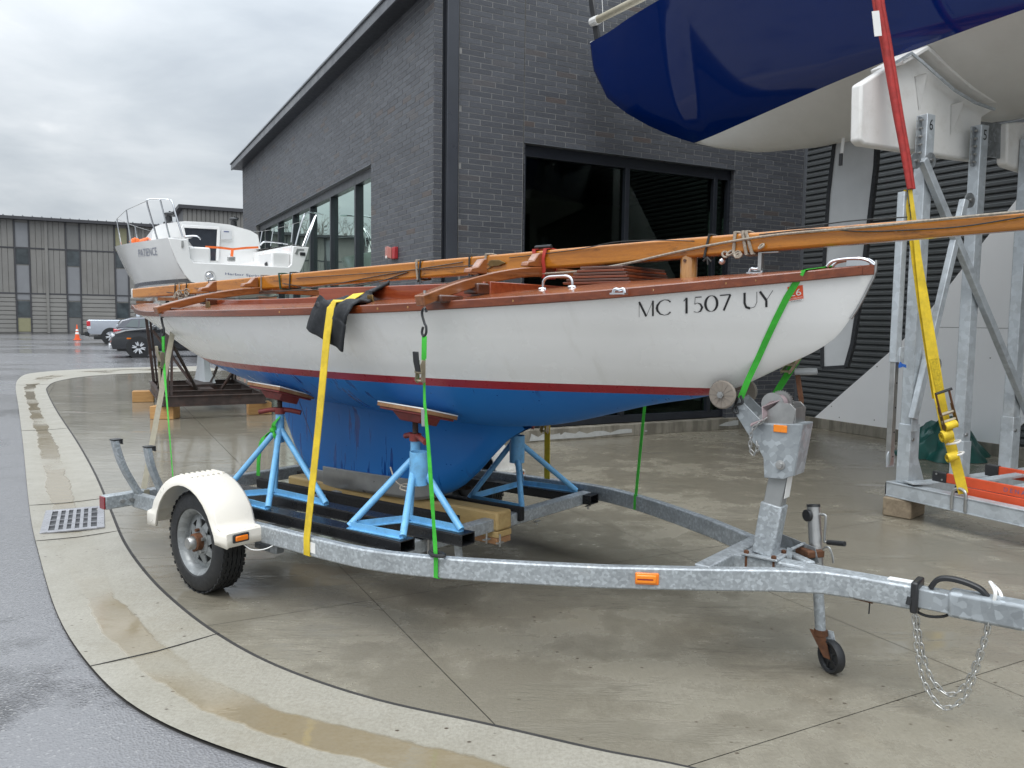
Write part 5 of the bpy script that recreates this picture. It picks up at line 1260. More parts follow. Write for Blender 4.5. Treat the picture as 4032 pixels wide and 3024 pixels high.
# bow rollers
rc = TY(1563, 852, -.12)
for yy in (-.115, .125):
    m = MB(); m.lathe([(.012, -.028), (.060, -.026), (.066, -.018), (.060, .0), (.052, .018), (.025, .026), (.012, .028)], (rc.x, yy, rc.z), (0, 1, 0), 24); rl = m.build('bow_roller', 'poly_roller', tr, smooth=50)
    for k in range(12):
        a = k * math.pi / 6; m = MB(); d = Vector((math.cos(a), 0, math.sin(a))); m.bar(Vector((rc.x, yy - .0285, rc.z)) + d * .02, Vector((rc.x, yy - .0265, rc.z)) + d * .058, .004, .004, (0, 1, 0)); m.build('roller_rib', 'poly_roller', rl)
m = MB(); m.tube((rc.x, -.165, rc.z), (rc.x, .165, rc.z), .009, n=8); m.tube((rc.x, -.160, rc.z), (rc.x, -.146, rc.z), .016, n=6); m.build('roller_axle', 'steel_dull', tr)
# winch
wf = TY(1690, 890, 0); wx, wz = wf.x, tp[0].z + .004
for dy in (-.058, .068):
    m = MB(); m.prism([(wx - .10, YC + .02 + dy, wz), (wx + .075, YC + .02 + dy, wz), (wx + .085, YC + .02 + dy, wz + .07), (wx + .06, YC + .02 + dy, wz + .095), (wx + .01, YC + .02 + dy, wz + .095), (wx - .08, YC + .02 + dy, wz + .03)], (0, .004, 0)); m.build('winch_frame', 'steel_dull', tr, bevel=.001)
m = MB(); m.box((wx + .083, YC + .025, wz + .04), (.004, .12, .075)); m.build('winch_frame', 'steel_dull', tr)
m = MB(); m.lathe([(.0, -.050), (.052, -.050), (.052, -.046), (.022, -.044), (.022, .044), (.052, .046), (.052, .05), (0, .05)], (wx - .028, YC + .03, wz + .085), (0, 1, 0), 24); m.build('winch_drum', 'steel_dull', tr)
m = MB(); n = 30
gp = []
for k in range(n):
    for q, rr in ((0, .058), (.5, .052)):
        a = 2 * math.pi * (k + q) / n; gp.append((wx - .028 + rr * math.cos(a), YC + .083, wz + .085 + rr * math.sin(a)))
m.prism(gp, (0, .006, 0)); m.build('winch_gear', 'steel_dull', tr)
m = MB(); m.lathe([(.023, -.04), (.038, -.04), (.038, .04), (.023, .04)], (wx - .028, YC + .03, wz + .085), (0, 1, 0), 20); m.build('winch_strap_roll', 'strap_pink', tr)
m = MB(); q0 = Vector((wx - .005, YC + .0, wz + .115)); q1 = TY(1650, 906, -.09); q2 = TY(1622, 918, -.09)
m.strap([q0, Vector((wx - .05, YC - .05, wz + .06)), q1, q2], (.3, .5, .5), [.05, .05, .035, .02], .006); m.build('winch_strap', 'strap_pink', tr)
cb = Vector((wx + .055, YC + .10, wz + .06)); ct = TY(1722, 803, .08)
m = MB(); m.barpath([cb, cb + Vector((0, .01, .04)), Vector((ct.x, ct.y, ct.z))], .010, .022, (1, 0, 0)); m.build('winch_crank', 'rust', tr, bevel=.002)
m = MB(); m.lathe([(0, -.012), (.016, -.010), (.017, .05), (.015, .085), (0, .088)], (ct.x, ct.y, ct.z), (.95, .3, .05), 12); m.build('crank_grip', 'tape_grey', tr)
# link mesh and chains
def link_mesh(a, b, r):
    m = MB(); pts = []
    for k in range(14):
        t = 2 * math.pi * k / 14; pts.append(((a if math.cos(t) > 0 else -a) + b * math.cos(t), b * math.sin(t), 0))
    m.path(pts, r, 6, closed=True); me = bpy.data.meshes.new('chain_link'); me.from_pydata(m.v, [], m.f); me.polygons.foreach_set('use_smooth', [True] * len(me.polygons)); me.materials.append(MT['steel_dull' if r < .0028 else 'chain_zinc']); return me
M('chain_zinc', (0.50, 0.50, 0.48), 0.32, metal=0.8, var=0.2, vs=30)
def chain(pts, pitch, me):
    pts = curve_pts(pts, 24); L = [0.0]
    for p, q in zip(pts, pts[1:]): L.append(L[-1] + (q - p).length)
    n = int(L[-1] / pitch); j = 0
    for i in range(n + 1):
        d = i * pitch
        while j < len(L) - 2 and L[j + 1] < d: j += 1
        t = (d - L[j]) / max(1e-9, L[j + 1] - L[j]); p = pts[j].lerp(pts[j + 1], t); tg = (pts[j + 1] - pts[j]).normalized()
        up = Vector((0, 1, 0)); sd = tg.cross(up).normalized(); up = sd.cross(tg)
        x = tg; y, z = (sd, up) if i % 2 else (up, -sd)
        rot = Matrix((x, y, z)).transposed().to_4x4() @ Matrix.Rotation(R(rng.uniform(-14, 14)), 4, 'X')
        o = bpy.data.objects.new('chain_link', me); COL.objects.link(o); o.parent = tr
        o.matrix_local = MATX[tr].inverted() @ TF @ Matrix.Translation(p) @ rot
LM = link_mesh(.0105, .0085, .0032)
ca, cbx = TY(1976, 1320, YC), TY(2142, 1300, YC)
def cp(x, y, yy=-.06): return TY(x, y, yy)
chain([cp(1974, 1325), cp(1981, 1400), cp(1993, 1465), cp(2022, 1517), cp(2047, 1529), cp(2083, 1508), cp(2108, 1450), cp(2131, 1370), cp(2141, 1318)], .0275, LM)
chain([cp(1979, 1326, -.03), cp(1991, 1400, -.03), cp(2012, 1465, -.03), cp(2050, 1500, -.03), cp(2088, 1476, -.03), cp(2120, 1400, -.03), cp(2137, 1340, -.03)], .0275, LM)
LM2 = link_mesh(.0085, .0065, .0025)
chain([TY(1652, 906, -.10), TY(1628, 925, -.11), TY(1621, 950, -.11), TY(1622, 972, -.11), TY(1629, 980, -.11), TY(1636, 968, -.11), TY(1634, 950, -.105)], .020, LM2)
# chain hook on the coupler, shackle, brake cable
m = MB(); h_ = cp(2147, 1300); m.path(curve_pts([h_, cp(2150, 1280), cp(2143, 1264, -.03), cp(2139, 1258, .0), cp(2150, 1268, .03), cp(2160, 1280, .02), cp(2165, 1298, -.02)], 6), .007, 8); m.build('safety_hook', 'sticker_white', tr)
m = MB(); p = cp(1969, 1298); m.path(curve_pts([p, cp(1966, 1310), cp(1972, 1320), cp(1981, 1315), cp(1979, 1300)], 5), .007, 8); m.build('shackle', 'black_plastic', tr)
m = MB(); m.path([cp(1966, 1290, YC - .05), cp(1962, 1306, YC - .055)], .011, 10); m.build('padlock', 'black_plastic', tr)
m = MB(); m.path(curve_pts([cp(1836, 1287, -.02), cp(1880, 1297, -.02), cp(1955, 1310, -.02), cp(2000, 1330, -.02), cp(2040, 1331, -.02), cp(2062, 1318, -.0)], 6), .006, 8); m.build('cable', 'black_plastic', tr)
m = MB(); m.path([cp(1845, 1289, -.02), cp(1885, 1299, -.02)], .011, 8); m.build('cable_plug', 'rust', tr)
m = MB(); m.path([cp(1879, 1298, -.025), cp(1877, 1326, -.025)], .003, 6); m.build('cable_tie', 'black_plastic', tr)
# jockey wheel jack
jt, jb = TY(1757, 1092, .22), TY(1773, 1370, .14)
jm = jt.lerp(jb, .32); jd = (jb - jt).normalized()
jy = lambda k: jt + (jb - jt) * k
m = MB(); m.tube(jy(0), jy(.62), .030, n=18); m.build('jack_tube', 'steel_dull', tr, smooth=40)
m = MB(); m.tube(jy(.5), jy(.98), .024, n=16); m.build('jack_inner_tube', 'galv', tr, smooth=40)
m = MB(); m.lathe([(0, .008), (.030, .006), (.032, -.006)], jy(0), -jd, 16); m.build('jack_cap', 'black_plastic', tr)
m = MB(); m.lathe([(.0, -.01), (.028, -.008), (.028, .008), (0, .01)], jy(.075) + Vector((-.02, -.03, 0)), (-.5, -.8, 0), 12); m.build('jack_pivot', 'black_plastic', tr)
k0 = jy(.06) + Vector((.03, 0, 0)); m = MB(); m.path(curve_pts([k0, k0 + Vector((.025, -.008, 0)), k0 + Vector((.03, -.01, -.02)), k0 + Vector((.028, -.01, -.115)), k0 + Vector((.035, -.01, -.125)), k0 + Vector((.05, -.015, -.122))], 5), .006, 8); m.build('jack_crank', 'steel_dull', tr)
m = MB(); m.tube(k0 + Vector((.045, -.015, -.123)), k0 + Vector((.13, -.045, -.108)), .012, n=10); m.build('crank_grip', 'black_plastic', tr)
jp = jy(.36); m = MB(); m.box(jp + Vector((-.02, -.025, .0)), (.10, .09, .035), Matrix.Rotation(R(-35), 3, 'Z')); m.build('jack_swivel', 'rust', tr, bevel=.006)
ra, rb = Vector((-1.52, .20, .535)), Vector((-1.22, .10, .535))
m = MB(); m.prism([ra + Vector((0, .03, .045)), ra + Vector((.05, .03, .05)), rb + Vector((0, .03, .03)), rb + Vector((.02, .03, -.04)), ra + Vector((.02, .03, -.02))], (0, .006, 0)); m.build('jack_plate', 'galv_dark', tr, bevel=.002)
for f_ in (.12, .75):
    q = ra.lerp(rb, f_); m = MB(); m.box(q + Vector((-.01, -.085, -.035)), (.022, .006, .13)); m.tube(q + Vector((0, -.09, .028)), q + Vector((.01, .05, .028)), .007, n=6); m.build('clamp_bolt', 'galv', tr)
m = MB(); m.path(curve_pts([jp + Vector((.03, -.02, -.01)), jp + Vector((.045, -.02, .03)), jp + Vector((.07, -.03, .035)), jp + Vector((.085, -.03, 0)), jp + Vector((.09, -.03, -.03))], 5), .005, 6); m.build('swivel_pin', 'steel_dull', tr)
fk = jb; wc = Vector((fk.x + .058, fk.y - .02, .0765))
for off in (-.024, .024):
    sd = Vector((.55, .83, 0)); m = MB(); m.prism([fk + sd * off + Vector((-.035, 0, .02)), fk + sd * off + Vector((.035, 0, .02)), wc + sd * off + Vector((.014, 0, -.01)), wc + sd * off + Vector((-.016, 0, -.006))], sd * .004); m.build('caster_fork', 'rust' if off < 0 else 'galv', tr, bevel=.002)
m = MB(); m.lathe([(.034, .012), (.03, -.01), (0, -.012)], fk + Vector((0, 0, .012)), (0, 0, -1), 16); m.build('caster_head', 'rust', tr)
sd = Vector((.55, .83, 0)).normalized()
m = MB(); m.lathe([(.058, -.018), (.070, -.021), (.0745, -.014), (.0755, 0), (.0745, .014), (.070, .021), (.058, .018)], wc, sd, 28); m.build('jockey_tyre', 'rubber', tr, smooth=40)
m = MB(); m.lathe([(.0, -.012), (.02, -.014), (.022, -.006), (.058, -.004), (.058, .004), (.022, .006), (.02, .014), (0, .012)], wc, sd, 24)
for k in range(5):
    a = 2 * math.pi * k / 5; u_ = sd.orthogonal().normalized(); w_ = sd.cross(u_); d = u_ * math.cos(a) + w_ * math.sin(a); m.bar(wc - sd * .007 + d * .02, wc - sd * .007 + d * .058, .006, .010, sd)
m.build('jockey_rim', 'black_plastic', tr, smooth=40)
# black box-section bearers across the frame (open ends)
def boxbeam(y, s0, s1, ztop, w=.10, h=.062):
    m = MB(); a = Vector((s0, y, ztop + tz(s0) - h / 2)); b = Vector((s1, y, ztop + tz(s1) - h / 2)); t_ = .006
    for dy, dz_, ww, hh in ((0, h / 2 - t_ / 2, w, t_), (0, -h / 2 + t_ / 2, w, t_), (-w / 2 + t_ / 2, 0, t_, h - 2 * t_), (w / 2 - t_ / 2, 0, t_, h - 2 * t_)):
        o_ = Vector((0, dy, dz_)); m.bar(a + o_, b + o_, ww, hh)
    return m.build('bearer', 'black_steel', tr, bevel=.002)
boxbeam(-.895, -4.85, -2.86, .470); boxbeam(-.615, -4.95, -2.71, .470)
boxbeam(.335, -4.9, -3.06, .378); boxbeam(.90, -4.9, -2.95, .392)
for s, y, zt in ((-3.05, -.895, .40), (-3.05, -.615, .40), (-4.45, -.895, .40), (-4.45, -.615, .40), (-2.9, -.2, .36), (-3.05, .335, .30), (-3.05, .90, .31)):
    for ds in (-.05, .05):
        m = MB(); m.tube((s + ds, y, .29 + tz(s)), (s + ds, y, zt + tz(s)), .006, n=6); m.box((s + ds, y, .312 + tz(s)), (.022, .05, .006)); m.build('u_bolt', 'steel_dull', tr)
# carpeted bunks either side of the keel timbers
for y, s1, zt in ((-.185, -3.19, .418), (.175, -2.99, .43)):
    m = MB(); m.bar((-5.25, y, zt - .045 + tz(-5.25)), (s1, y, zt - .045 + tz(s1)), .045, .085); m.build('bunk', 'black_carpet', tr, bevel=.008)
for s in (-3.45, -4.5):
    for y in (-.185,):
        m = MB(); m.box((s, y - .03, .30 + tz(s)), (.045, .008, .10)); m.build('bunk_bracket', 'galv', tr)
m = MB(); m.bar((-2.78, -.60, .30), (-2.80, -.60, .44), .012, .045, (1, 0, 0)); m.build('bunk_bracket', 'galv', tr)

# ------------------------------------------------------------------ timbers under the keel
def timber(s0, s1, w, z0, h, mat, label, bev=.012):
    m = MB(); m.bar((s0, -.0, z0 + h / 2 + tz(s0)), (s1, -.0, z0 + h / 2 + tz(s1)), w, h); return solo(m, 'timber', label, 'timber', mat, 'timbers under the keel', bevel=bev)
timber(-5.05, -2.985, .135, .325, .115, 'pine', 'thick square pine timber directly under the lead keel', .014)
timber(-5.00, -2.985, .132, .286, .036, 'pine', 'thin pale plank sandwiched between the keel timber and the lower plank', .004)
timber(-5.00, -2.99, .130, .246, .038, 'fir', 'reddish fir plank lowest in the stack under the keel', .004)

# ------------------------------------------------------------------ blue screw stands
def stand(apex, feet, pad_c, tilt, label, cup, rz=0.0):
    ax_ = V(apex); t = thing('boat_stand', label, 'boat stand', (sum(f[0] for f in feet) / len(feet), sum(f[1] for f in feet) / len(feet), min(f[2] for f in feet)), 'boat stands on the trailer')
    pc = V(pad_c); hub = Vector((ax_.x, ax_.y, ax_.z))
    m = MB(); m.tube((hub.x, hub.y, hub.z - .17), (hub.x, hub.y, hub.z + .02), .027, n=16); m.build('post', 'stand_blue', t, smooth=40)
    for f in feet:
        d = (V(f) - hub); d.z = 0; d.normalize(); m = MB(); m.path([hub + d * .024 + Vector((0, 0, -.09)), V(f) + Vector((0, 0, .012))], .0185, 12); m.build('leg', 'stand_blue', t, smooth=40)
    n = len(feet)
    for i in (0, 2, 3):
        a, b = V(feet[i]), V(feet[(i + 1) % n]); m = MB(); m.bar(a + Vector((0, 0, .018)), b + Vector((0, 0, .018)), .006, .036); m.bar(a + Vector((0, 0, .003)), b + Vector((0, 0, .003)), .036, .005); m.build('base_angle', 'stand_blue', t)
    if cup:
        c = hub + V(cup); m = MB(); m.lathe([(.046, -.15), (.050, -.15), (.050, .03), (.046, .03)], c, (0, 0, 1), 20, closed=True); m.lathe([(0, -.149), (.047, -.149)], c, (0, 0, 1), 20); m.build('side_cup', 'stand_blue', t, smooth=40)
    zt = pc.z - .045
    pr = [(.0145, hub.z)]; z = hub.z
    while z < zt: pr += [(.018, z + .004), (.014, z + .008)]; z += .008
    m = MB(); m.lathe([(r, zz) for r, zz in pr], (hub.x, hub.y, 0), (0, 0, 1), 12); m.build('screw', 'screw_rust', t, smooth=30)
    m = MB(); m.lathe([(.0, -.005), (.033, -.005), (.033, .035), (0, .035)], (hub.x, hub.y, hub.z + .02), (0, 0, 1), 16)
    hd = Vector((math.cos(rz), math.sin(rz), 0)); h0 = Vector((hub.x, hub.y, hub.z + .042))
    m.build('collar', 'stand_red', t, smooth=40)
    for sg in (-1, 1): m = MB(); m.path([h0 + hd * sg * .02, h0 + hd * sg * .07 + Vector((0, 0, -.004)), h0 + hd * sg * .135 + Vector((0, 0, -.018))], .016, 10); m.build('handle', 'stand_red', t, smooth=40)
    tl = Matrix.Rotation(tilt, 3, 'X') @ Matrix.Rotation(R(2), 3, 'Y')
    m = MB(); m.prism([pc + tl @ Vector(p) for p in ((-.12, -.07, -.028), (.12, -.07, -.028), (.075, -.045, -.07), (-.075, -.045, -.07))], tl @ Vector((0, .14, 0))); m.build('pad_bracket', 'stand_red', t, bevel=.004)
    m = MB(); m.box(pc + tl @ Vector((0, 0, -.022)), (.33, .25, .012), tl); m.build('pad_plate', 'stand_red', t, bevel=.003)
    m = MB(); m.box(pc + tl @ Vector((0, 0, -.006)), (.36, .27, .020), tl); m.build('pad', 'plywood', t, bevel=.003)
    m = MB(); m.box(pc + tl @ Vector((0, 0, .0075)), (.362, .272, .007), tl); m.build('pad_facing', 'sticker_white', t, bevel=.002)
    return t, hub
zb_ = lambda s: .4705 + tz(s)
tA, hA = stand((-3.16, -.56, .915), [(-3.28, -.92, zb_(-3.28)), (-2.89, -.90, zb_(-2.89)), (-2.755, -.62, zb_(-2.75)), (-3.14, -.62, zb_(-3.14))], (-3.16, -.545, 1.098), R(-13), 'light blue screw stand with side cup, nearest the bow on the near side', (.075, -.045, -.06), R(-20))
tB, hB = stand((-4.42, -.56, .955), [(-4.56, -.90, zb_(-4.56)), (-4.02, -.92, zb_(-4.02)), (-3.84, -.64, zb_(-3.84)), (-4.40, -.62, zb_(-4.4))], (-4.42, -.55, 1.125), R(-16), 'light blue screw stand with green strap knotted round it, behind the fender', None, R(40))
zc_ = .38
tC, hC = stand((-3.38, .58, .86), [(-3.60, .36, zc_), (-3.12, .33, zc_ + .015), (-3.10, .90, zc_ + .04), (-3.58, .90, zc_ + .02)], (-3.38, .55, 1.09), R(14), 'light blue screw stand on the far side of the keel', (.06, -.06, -.06), R(10))
# cords on the stands
m = MB(); p = hA + Vector((.0, -.10, -.22)); m.path(curve_pts([hA + Vector((-.09, -.10, -.13)), hA + Vector((-.03, -.12, -.19)), p, p + Vector((.03, .02, -.005)), p + Vector((.02, .05, 0)), p + Vector((-.02, .03, .002)), p + Vector((.01, -.02, -.01)), p + Vector((.05, -.01, -.02))], 6), .0045, 6); solo(m, 'cord', 'grey cord tied around a leg of the near stand', 'cord', 'rope_tan')
m = MB(); p = hB + Vector((-.015, -.04, -.09))
m.strap(curve_pts([hB + Vector((.03, -.02, .0)), hB + Vector((.0, -.045, -.05)), p, p + Vector((-.06, -.04, -.06)), p + Vector((-.09, -.05, -.18)), p + Vector((-.085, -.06, -.30))], 5), (.6, .2, .5), .028, .003)
m.strap(curve_pts([p + Vector((-.04, .02, .03)), p, p + Vector((.05, -.03, -.02)), p + Vector((.06, .0, -.06))], 5), (.3, .1, .8), .026, .003); m.lathe([(.0, -.02), (.02, -.012), (.024, .0), (.018, .014), (0, .02)], p, (.4, .2, 1), 10)
solo(m, 'strap_tail', 'loose green strap tail knotted around the rear blue stand', 'strap', 'strap_green')
# ------------------------------------------------------------------ tie-down straps
use(TF)
NRM = Vector((0, -1, 0))
def ratchet(t, p, d, w, size=1.0, grip=True, lean=(0, -1, 0)):
    """cam/ratchet buckle on a strap at p, strap running along d, w across"""
    p, d, w = V(p), V(d).normalized(), V(w).normalized(); n = d.cross(w).normalized()
    if n.dot(V(lean)) < 0: n = -n
    for sg in (-1, 1):
        m = MB(); o = p + w * (.021 * sg * size)
        m.prism([o + d * a * size + n * b * size for a, b in ((-.055, .004), (.05, .004), (.06, .018), (.045, .036), (.01, .032), (-.03, .04), (-.06, .028))], w * .003); m.build('ratchet_plate', 'zinc_gold', t, bevel=.001)
    m = MB(); m.tube(p - w * .026 * size + n * .02 * size, p + w * .026 * size + n * .02 * size, .013 * size, n=10); m.tube(p - w * .026 * size + d * .045 * size + n * .02, p + w * .026 * size + d * .045 * size + n * .02, .006, n=8); m.build('ratchet_spool', 'zinc_gold', t)
    m = MB(); m.barpath([p + n * .03 * size, p - d * .05 * size + n * .045 * size, p - d * .10 * size + n * .05 * size], .038 * size, .008); m.build('ratchet_handle', 'black_plastic' if grip else 'zinc_gold', t, bevel=.003)
def hook(t, top, bottom, mat='black_plastic', r=.006):
    a, b = V(top), V(bottom); d = (b - a); L = d.length; d.normalize(); s = d.cross(Vector((0, 1, 0))).normalized()
    pts = [a + s * .012, a - d * .012 + s * .003, a - d * .012 - s * .012, a + d * .01 - s * .018, a + d * L * .45, a + d * L * .6 + s * .012, a + d * L * .85 + s * .014, b, a + d * L * .85 - s * .014, a + d * L * .62 - s * .008]
    m = MB(); m.path(curve_pts(pts, 5), r, 8); m.build('hook', mat, t)
AX = Vector((1, 0, 0))
# yellow strap over the near gunwale
t = thing('yellow_strap', 'wide yellow webbing strap over the black cloth down to the near rail', 'strap', (-3.3, -1.08, .35))
p0 = TY(838, 652, -.55); 
s0 = hullhit(737, 684).x
ye = -(hb_(s0) + .03)
top_in = TY(775, 645, -.68) + Vector((0, 0, .028)); edge = Vector((s0, ye - .004, hzs(s0) + .066)); e2 = Vector((s0 - .012, ye - .02, hzs(s0) + .03))
bot = Vector((-3.40, rail_face(-3.4) - .006, .345 + tz(-3.4)))
mid = TY(696, 745, -.99); bt = Vector((-3.40, rail_face(-3.4) - .006, .435 + tz(-3.4)))
m = MB(); m.strap([top_in, edge + Vector((.03, .06, .004)), edge, e2, e2.lerp(bt, .12) + Vector((0, -.006, 0)), e2.lerp(bt, .5), bt, bot, bot + Vector((0, .03, -.006))], (1, 0, 0), [.06] * 4 + [.056, .052, .05, .05, .05], .004); m.build('webbing', 'strap_yellow', t)
# black cloth pad
def cloth_row(pts, w, wob):
    return pts
cl = MB(); rows = []
A0 = TY(826, 624, -.53)
path_c = [TY(836, 618, -.50), A0, TY(803, 634, -.58), TY(778, 643, -.66), TY(756, 652, -.78), Vector((s0, ye + .015, hzs(s0) + .052)), Vector((s0 - .02, ye - .012, hzs(s0) + .0)), Vector((s0 - .045, ye - .016, hzs(s0) - .07)), Vector((s0 - .07, ye - .010, hzs(s0) - .135))]
wid = [.10, .13, .14, .17, .24, .28, .30, .31, .32]
pc_ = curve_pts(path_c, 5); wi = [interp([(i, w) for i, w in enumerate(wid)], k / 5) for k in range(len(pc_))]
for k, (p, w) in enumerate(zip(pc_, wi)):
    d = (pc_[min(k + 1, len(pc_) - 1)] - pc_[max(k - 1, 0)]).normalized(); wv = (AX - d * AX.dot(d)).normalized() if k > 14 else (Vector((.75, -.5, .1)) - d * Vector((.75, -.5, .1)).dot(d)).normalized(); nn = wv.cross(d)
    if nn.z < 0 and k < 22: nn = -nn
    if k >= 22 and nn.y > 0: nn = -nn
    rows.append([p + wv * w * (t_ / 14 - .5) + nn * (.007 + .012 * math.sin(t_ * 1.1 + k * .13) * (.3 if 4 < t_ < 10 else 1) * (.5 + .5 * abs(t_ / 14 - .5))) for t_ in range(15)])
cl.loft(rows); o = solo(cl, 'black_cloth', 'folded black neoprene cloth padding the gunwale under the yellow strap', 'cloth', 'black_cloth', smooth=60)
so = o.modifiers.new('thick', 'SOLIDIFY'); so.thickness = .012; so.offset = 0
# light piping on the cloth edge
# green ratchet strap from the amidships crutch to the rail
t = thing('green_strap', 'green ratchet strap from the forward crutch end down to the near rail', 'strap', (-2.6, -1.0, .35))
ce = pf[0] + Vector((0, .035, -.05)); hk = ce + Vector((0, -.005, -.115)); hook(t, ce, hk)
rp = Vector((ce.x + .003, ce.y - .01, ce.z - .27)); sR = -2.595; rb_ = Vector((sR, rail_face(sR) - .006, .445 + tz(sR)))
m = MB(); m.strap([hk, rp + Vector((0, 0, .06)), rp], AX, .024, .004); m.strap([hk + Vector((.012, 0, 0)), rp + Vector((.012, 0, .05))], AX, .012, .004)
ln = [rp + Vector((0, .004, -.03)), rp + Vector((.005, .004, -.16)), rp.lerp(rb_, .42), rp.lerp(rb_, .55), rp.lerp(rb_, .68), rp.lerp(rb_, .80), rp.lerp(rb_, .92), rb_]
m.strap(ln, [AX, AX, AX, Vector((1, .2, 0)), Vector((.5, 1, 0)), Vector((.05, 1, 0)), Vector((.8, .7, 0)), AX], [.012, .017, .022, .022, .020, .018, .020, .023], .003)
m.strap([rb_, rb_ + Vector((0, 0, -.05)), rb_ + Vector((0, .0, -.10)), rb_ + Vector((0, .03, -.108))], AX, .025, .003); m.build('webbing', 'strap_green', t)
m = MB(); m.strap([rp + Vector((0, -.002, -.19)), rp + Vector((.004, -.002, -.27))], AX, .021, .005); m.build('splice_tape', 'tape_grey', t)
ratchet(t, rp + Vector((0, -.004, -.01)), (0, 0, -1), AX, .95)
m = MB(); m.path(curve_pts([rb_ + Vector((-.05, .01, .012)), rb_ + Vector((0, -.014, .010)), rb_ + Vector((.05, .005, .014)), rb_ + Vector((0, .03, .012))], 5, True), .009, 8, closed=True); m.build('rubber_band', 'rubber', t)
# aft green ratchet strap
t = thing('green_strap', 'thin green ratchet strap hanging from the stern crutch behind the fender', 'strap', (-5.2, -.95, .42))
ce = pa[0] + Vector((0, .05, -.045)); hk = ce + Vector((.0, .0, -.13)); hook(t, ce, hk, r=.008)
rp = hk + Vector((0, 0, -.17)); bt = Vector((-5.00, -.98, .46))
m = MB(); m.strap([hk, rp], AX, .032, .005); m.strap([rp, rp.lerp(bt, .15), rp.lerp(bt, .4), rp.lerp(bt, .7), bt], [AX, Vector((1, .3, 0)), Vector((.5, 1, 0)), Vector((.2, 1, 0)), Vector((.1, 1, 0))], [.03, .018, .010, .007, .006], .003); m.build('webbing', 'strap_green', t)
ratchet(t, rp, (0, 0, -1), AX, 1.0, False)
# beige strap to the rear cross member
t = thing('beige_strap', 'long beige webbing strap slanting from the stern to the rear cross member', 'strap', (-5.36, -1.0, .33))
a = TY(378, 690, -.62); b = Vector((-5.362, -1.005, .41)); m = MB(); m.strap([a, a.lerp(b, .5), b + Vector((.0, 0, .0))], (.5, .75, 0), .036, .004); m.strap([b + Vector((.042, 0, .0)), b + Vector((.043, 0, -.10))], (0, 1, 0), .036, .004); m.build('webbing', 'strap_beige', t)
# bow strap over the foredeck
t = thing('green_strap', 'bright green strap over the bow hooked to the winch bracket', 'strap', (-1.5, -.1, 1.2))
q0 = hullhit(1733, 592); tp_ = Vector((q0.x + .012, -hb_(q0.x) - .02, hzs(q0.x) + .044)); pts = [Vector((tp_.x + .03, 0, dz(tp_.x, 0) + .006)), tp_]
for x, y in ((1720, 610), (1699, 644), (1676, 690), (1655, 735), (1635, 780)): pts.append(hullhit(x, y, .006))
e_ = TY(1600, 860, -.085); pts += [pts[-1].lerp(e_, .5) + Vector((0, -.008, 0)), e_]
m = MB(); m.strap(pts, (.9, .2, .35), .027, .0035); 
m.strap([Vector((tp_.x + .03, 0, dz(tp_.x, 0) + .006)), Vector((tp_.x + .02, hb_(q0.x) + .02, hzs(q0.x) + .044)), Vector((-1.36, .17, 1.42)), Vector((-1.44, .10, 1.24))], (.9, -.2, .35), .040, .0035); m.build('webbing', 'strap_green', t)
m = MB(); m.path(curve_pts([e_ + Vector((0, -.004, .012)), e_ + Vector((.012, -.006, -.02)), e_ + Vector((-.02, -.006, -.035)), e_ + Vector((-.035, -.004, -.06)), e_ + Vector((-.015, .004, -.07)), e_ + Vector((-.028, .01, -.03)), e_ + Vector((-.012, .0, .008))], 5), .006, 8); m.build('hook', 'black_plastic', t)
ratchet(t, (-1.37, .15, 1.40), (-.3, -.25, -.6), (1, 0, 0), .9, False)
# far side straps
t = thing('green_strap', 'taut thin green strap on the far side down to the far rail', 'strap', (-2.57, .87, .36))
sF = -2.60; fr_ = Vector((sF, YC + smooth_tab(HW, sF) - .05, .446 + tz(sF))); tp2 = pf[-1] + Vector((0, -.03, -.03)); tp2 = Vector((sF, min(tp2.y, 1.0), 1.55))
m = MB(); m.strap([tp2, tp2.lerp(fr_, .5), fr_], (1, 0, 0), .020, .003); m.strap([fr_ + Vector((0, -.003, 0)), fr_ + Vector((0, -.003, -.10))], (1, 0, 0), .028, .003); m.build('webbing', 'strap_green', t)
t = thing('yellow_strap', 'yellow ratchet strap on the far side behind the keel', 'strap', (-3.35, 1.0, .35))
a = Vector((-3.42, .97, 1.55)); b = Vector((-3.42, YC + 1.02, .445)); m = MB(); m.strap([a, a.lerp(b, .4), b], (1, 0, 0), .048, .004); m.build('webbing', 'strap_yellow', t); ratchet(t, a.lerp(b, .62) + Vector((0, -.01, 0)), (0, 0, -1), AX, 1.3, False)
# ------------------------------------------------------------------ blue yacht overhead
_rc = BF @ Vector((7.3, 4.4, 0))
YF = frame(_rc.x, _rc.y, 27.65 + 90 + 21.7)          # x towards the pointed end, +y towards the camera side
use(YF)
def YP(px, py, yy=0.0): return fy(YF, px, py, yy)
by = thing('blue_yacht', 'large glossy dark blue yacht hull with grey bottom high on a cradle', 'yacht', (0, 0, 3.46))
stem = [YP(*p) for p in ((1276, 97), (1279, 140), (1291, 180), (1312, 212), (1350, 243), (1405, 274), (1460, 297), (1500, 309), (1560, 322), (1640, 330), (1750, 319), (1870, 296))]
ZC = sorted([(p.x, p.z) for p in stem]); ZC = [(-6.0, 3.75), (-3.0, 3.52), (-.5, 3.47)] + [q for q in ZC if q[0] > .2]
XT = max(q[0] for q in ZC)
BS = [(-6.0, 1.55), (-4, 1.85), (-2, 1.88), (-1, 1.82), (0, 1.68), (1.2, 1.42), (2.2, 1.10), (3.1, .74), (3.8, .42), (4.2, .20), (XT, .02)]
ZSH = [(-6, 5.0), (0, 4.98), (2, 5.0), (3.1, 5.03), (XT, stem[0].z + .02)]
XW = stem[7].x; ZW0 = stem[7].z
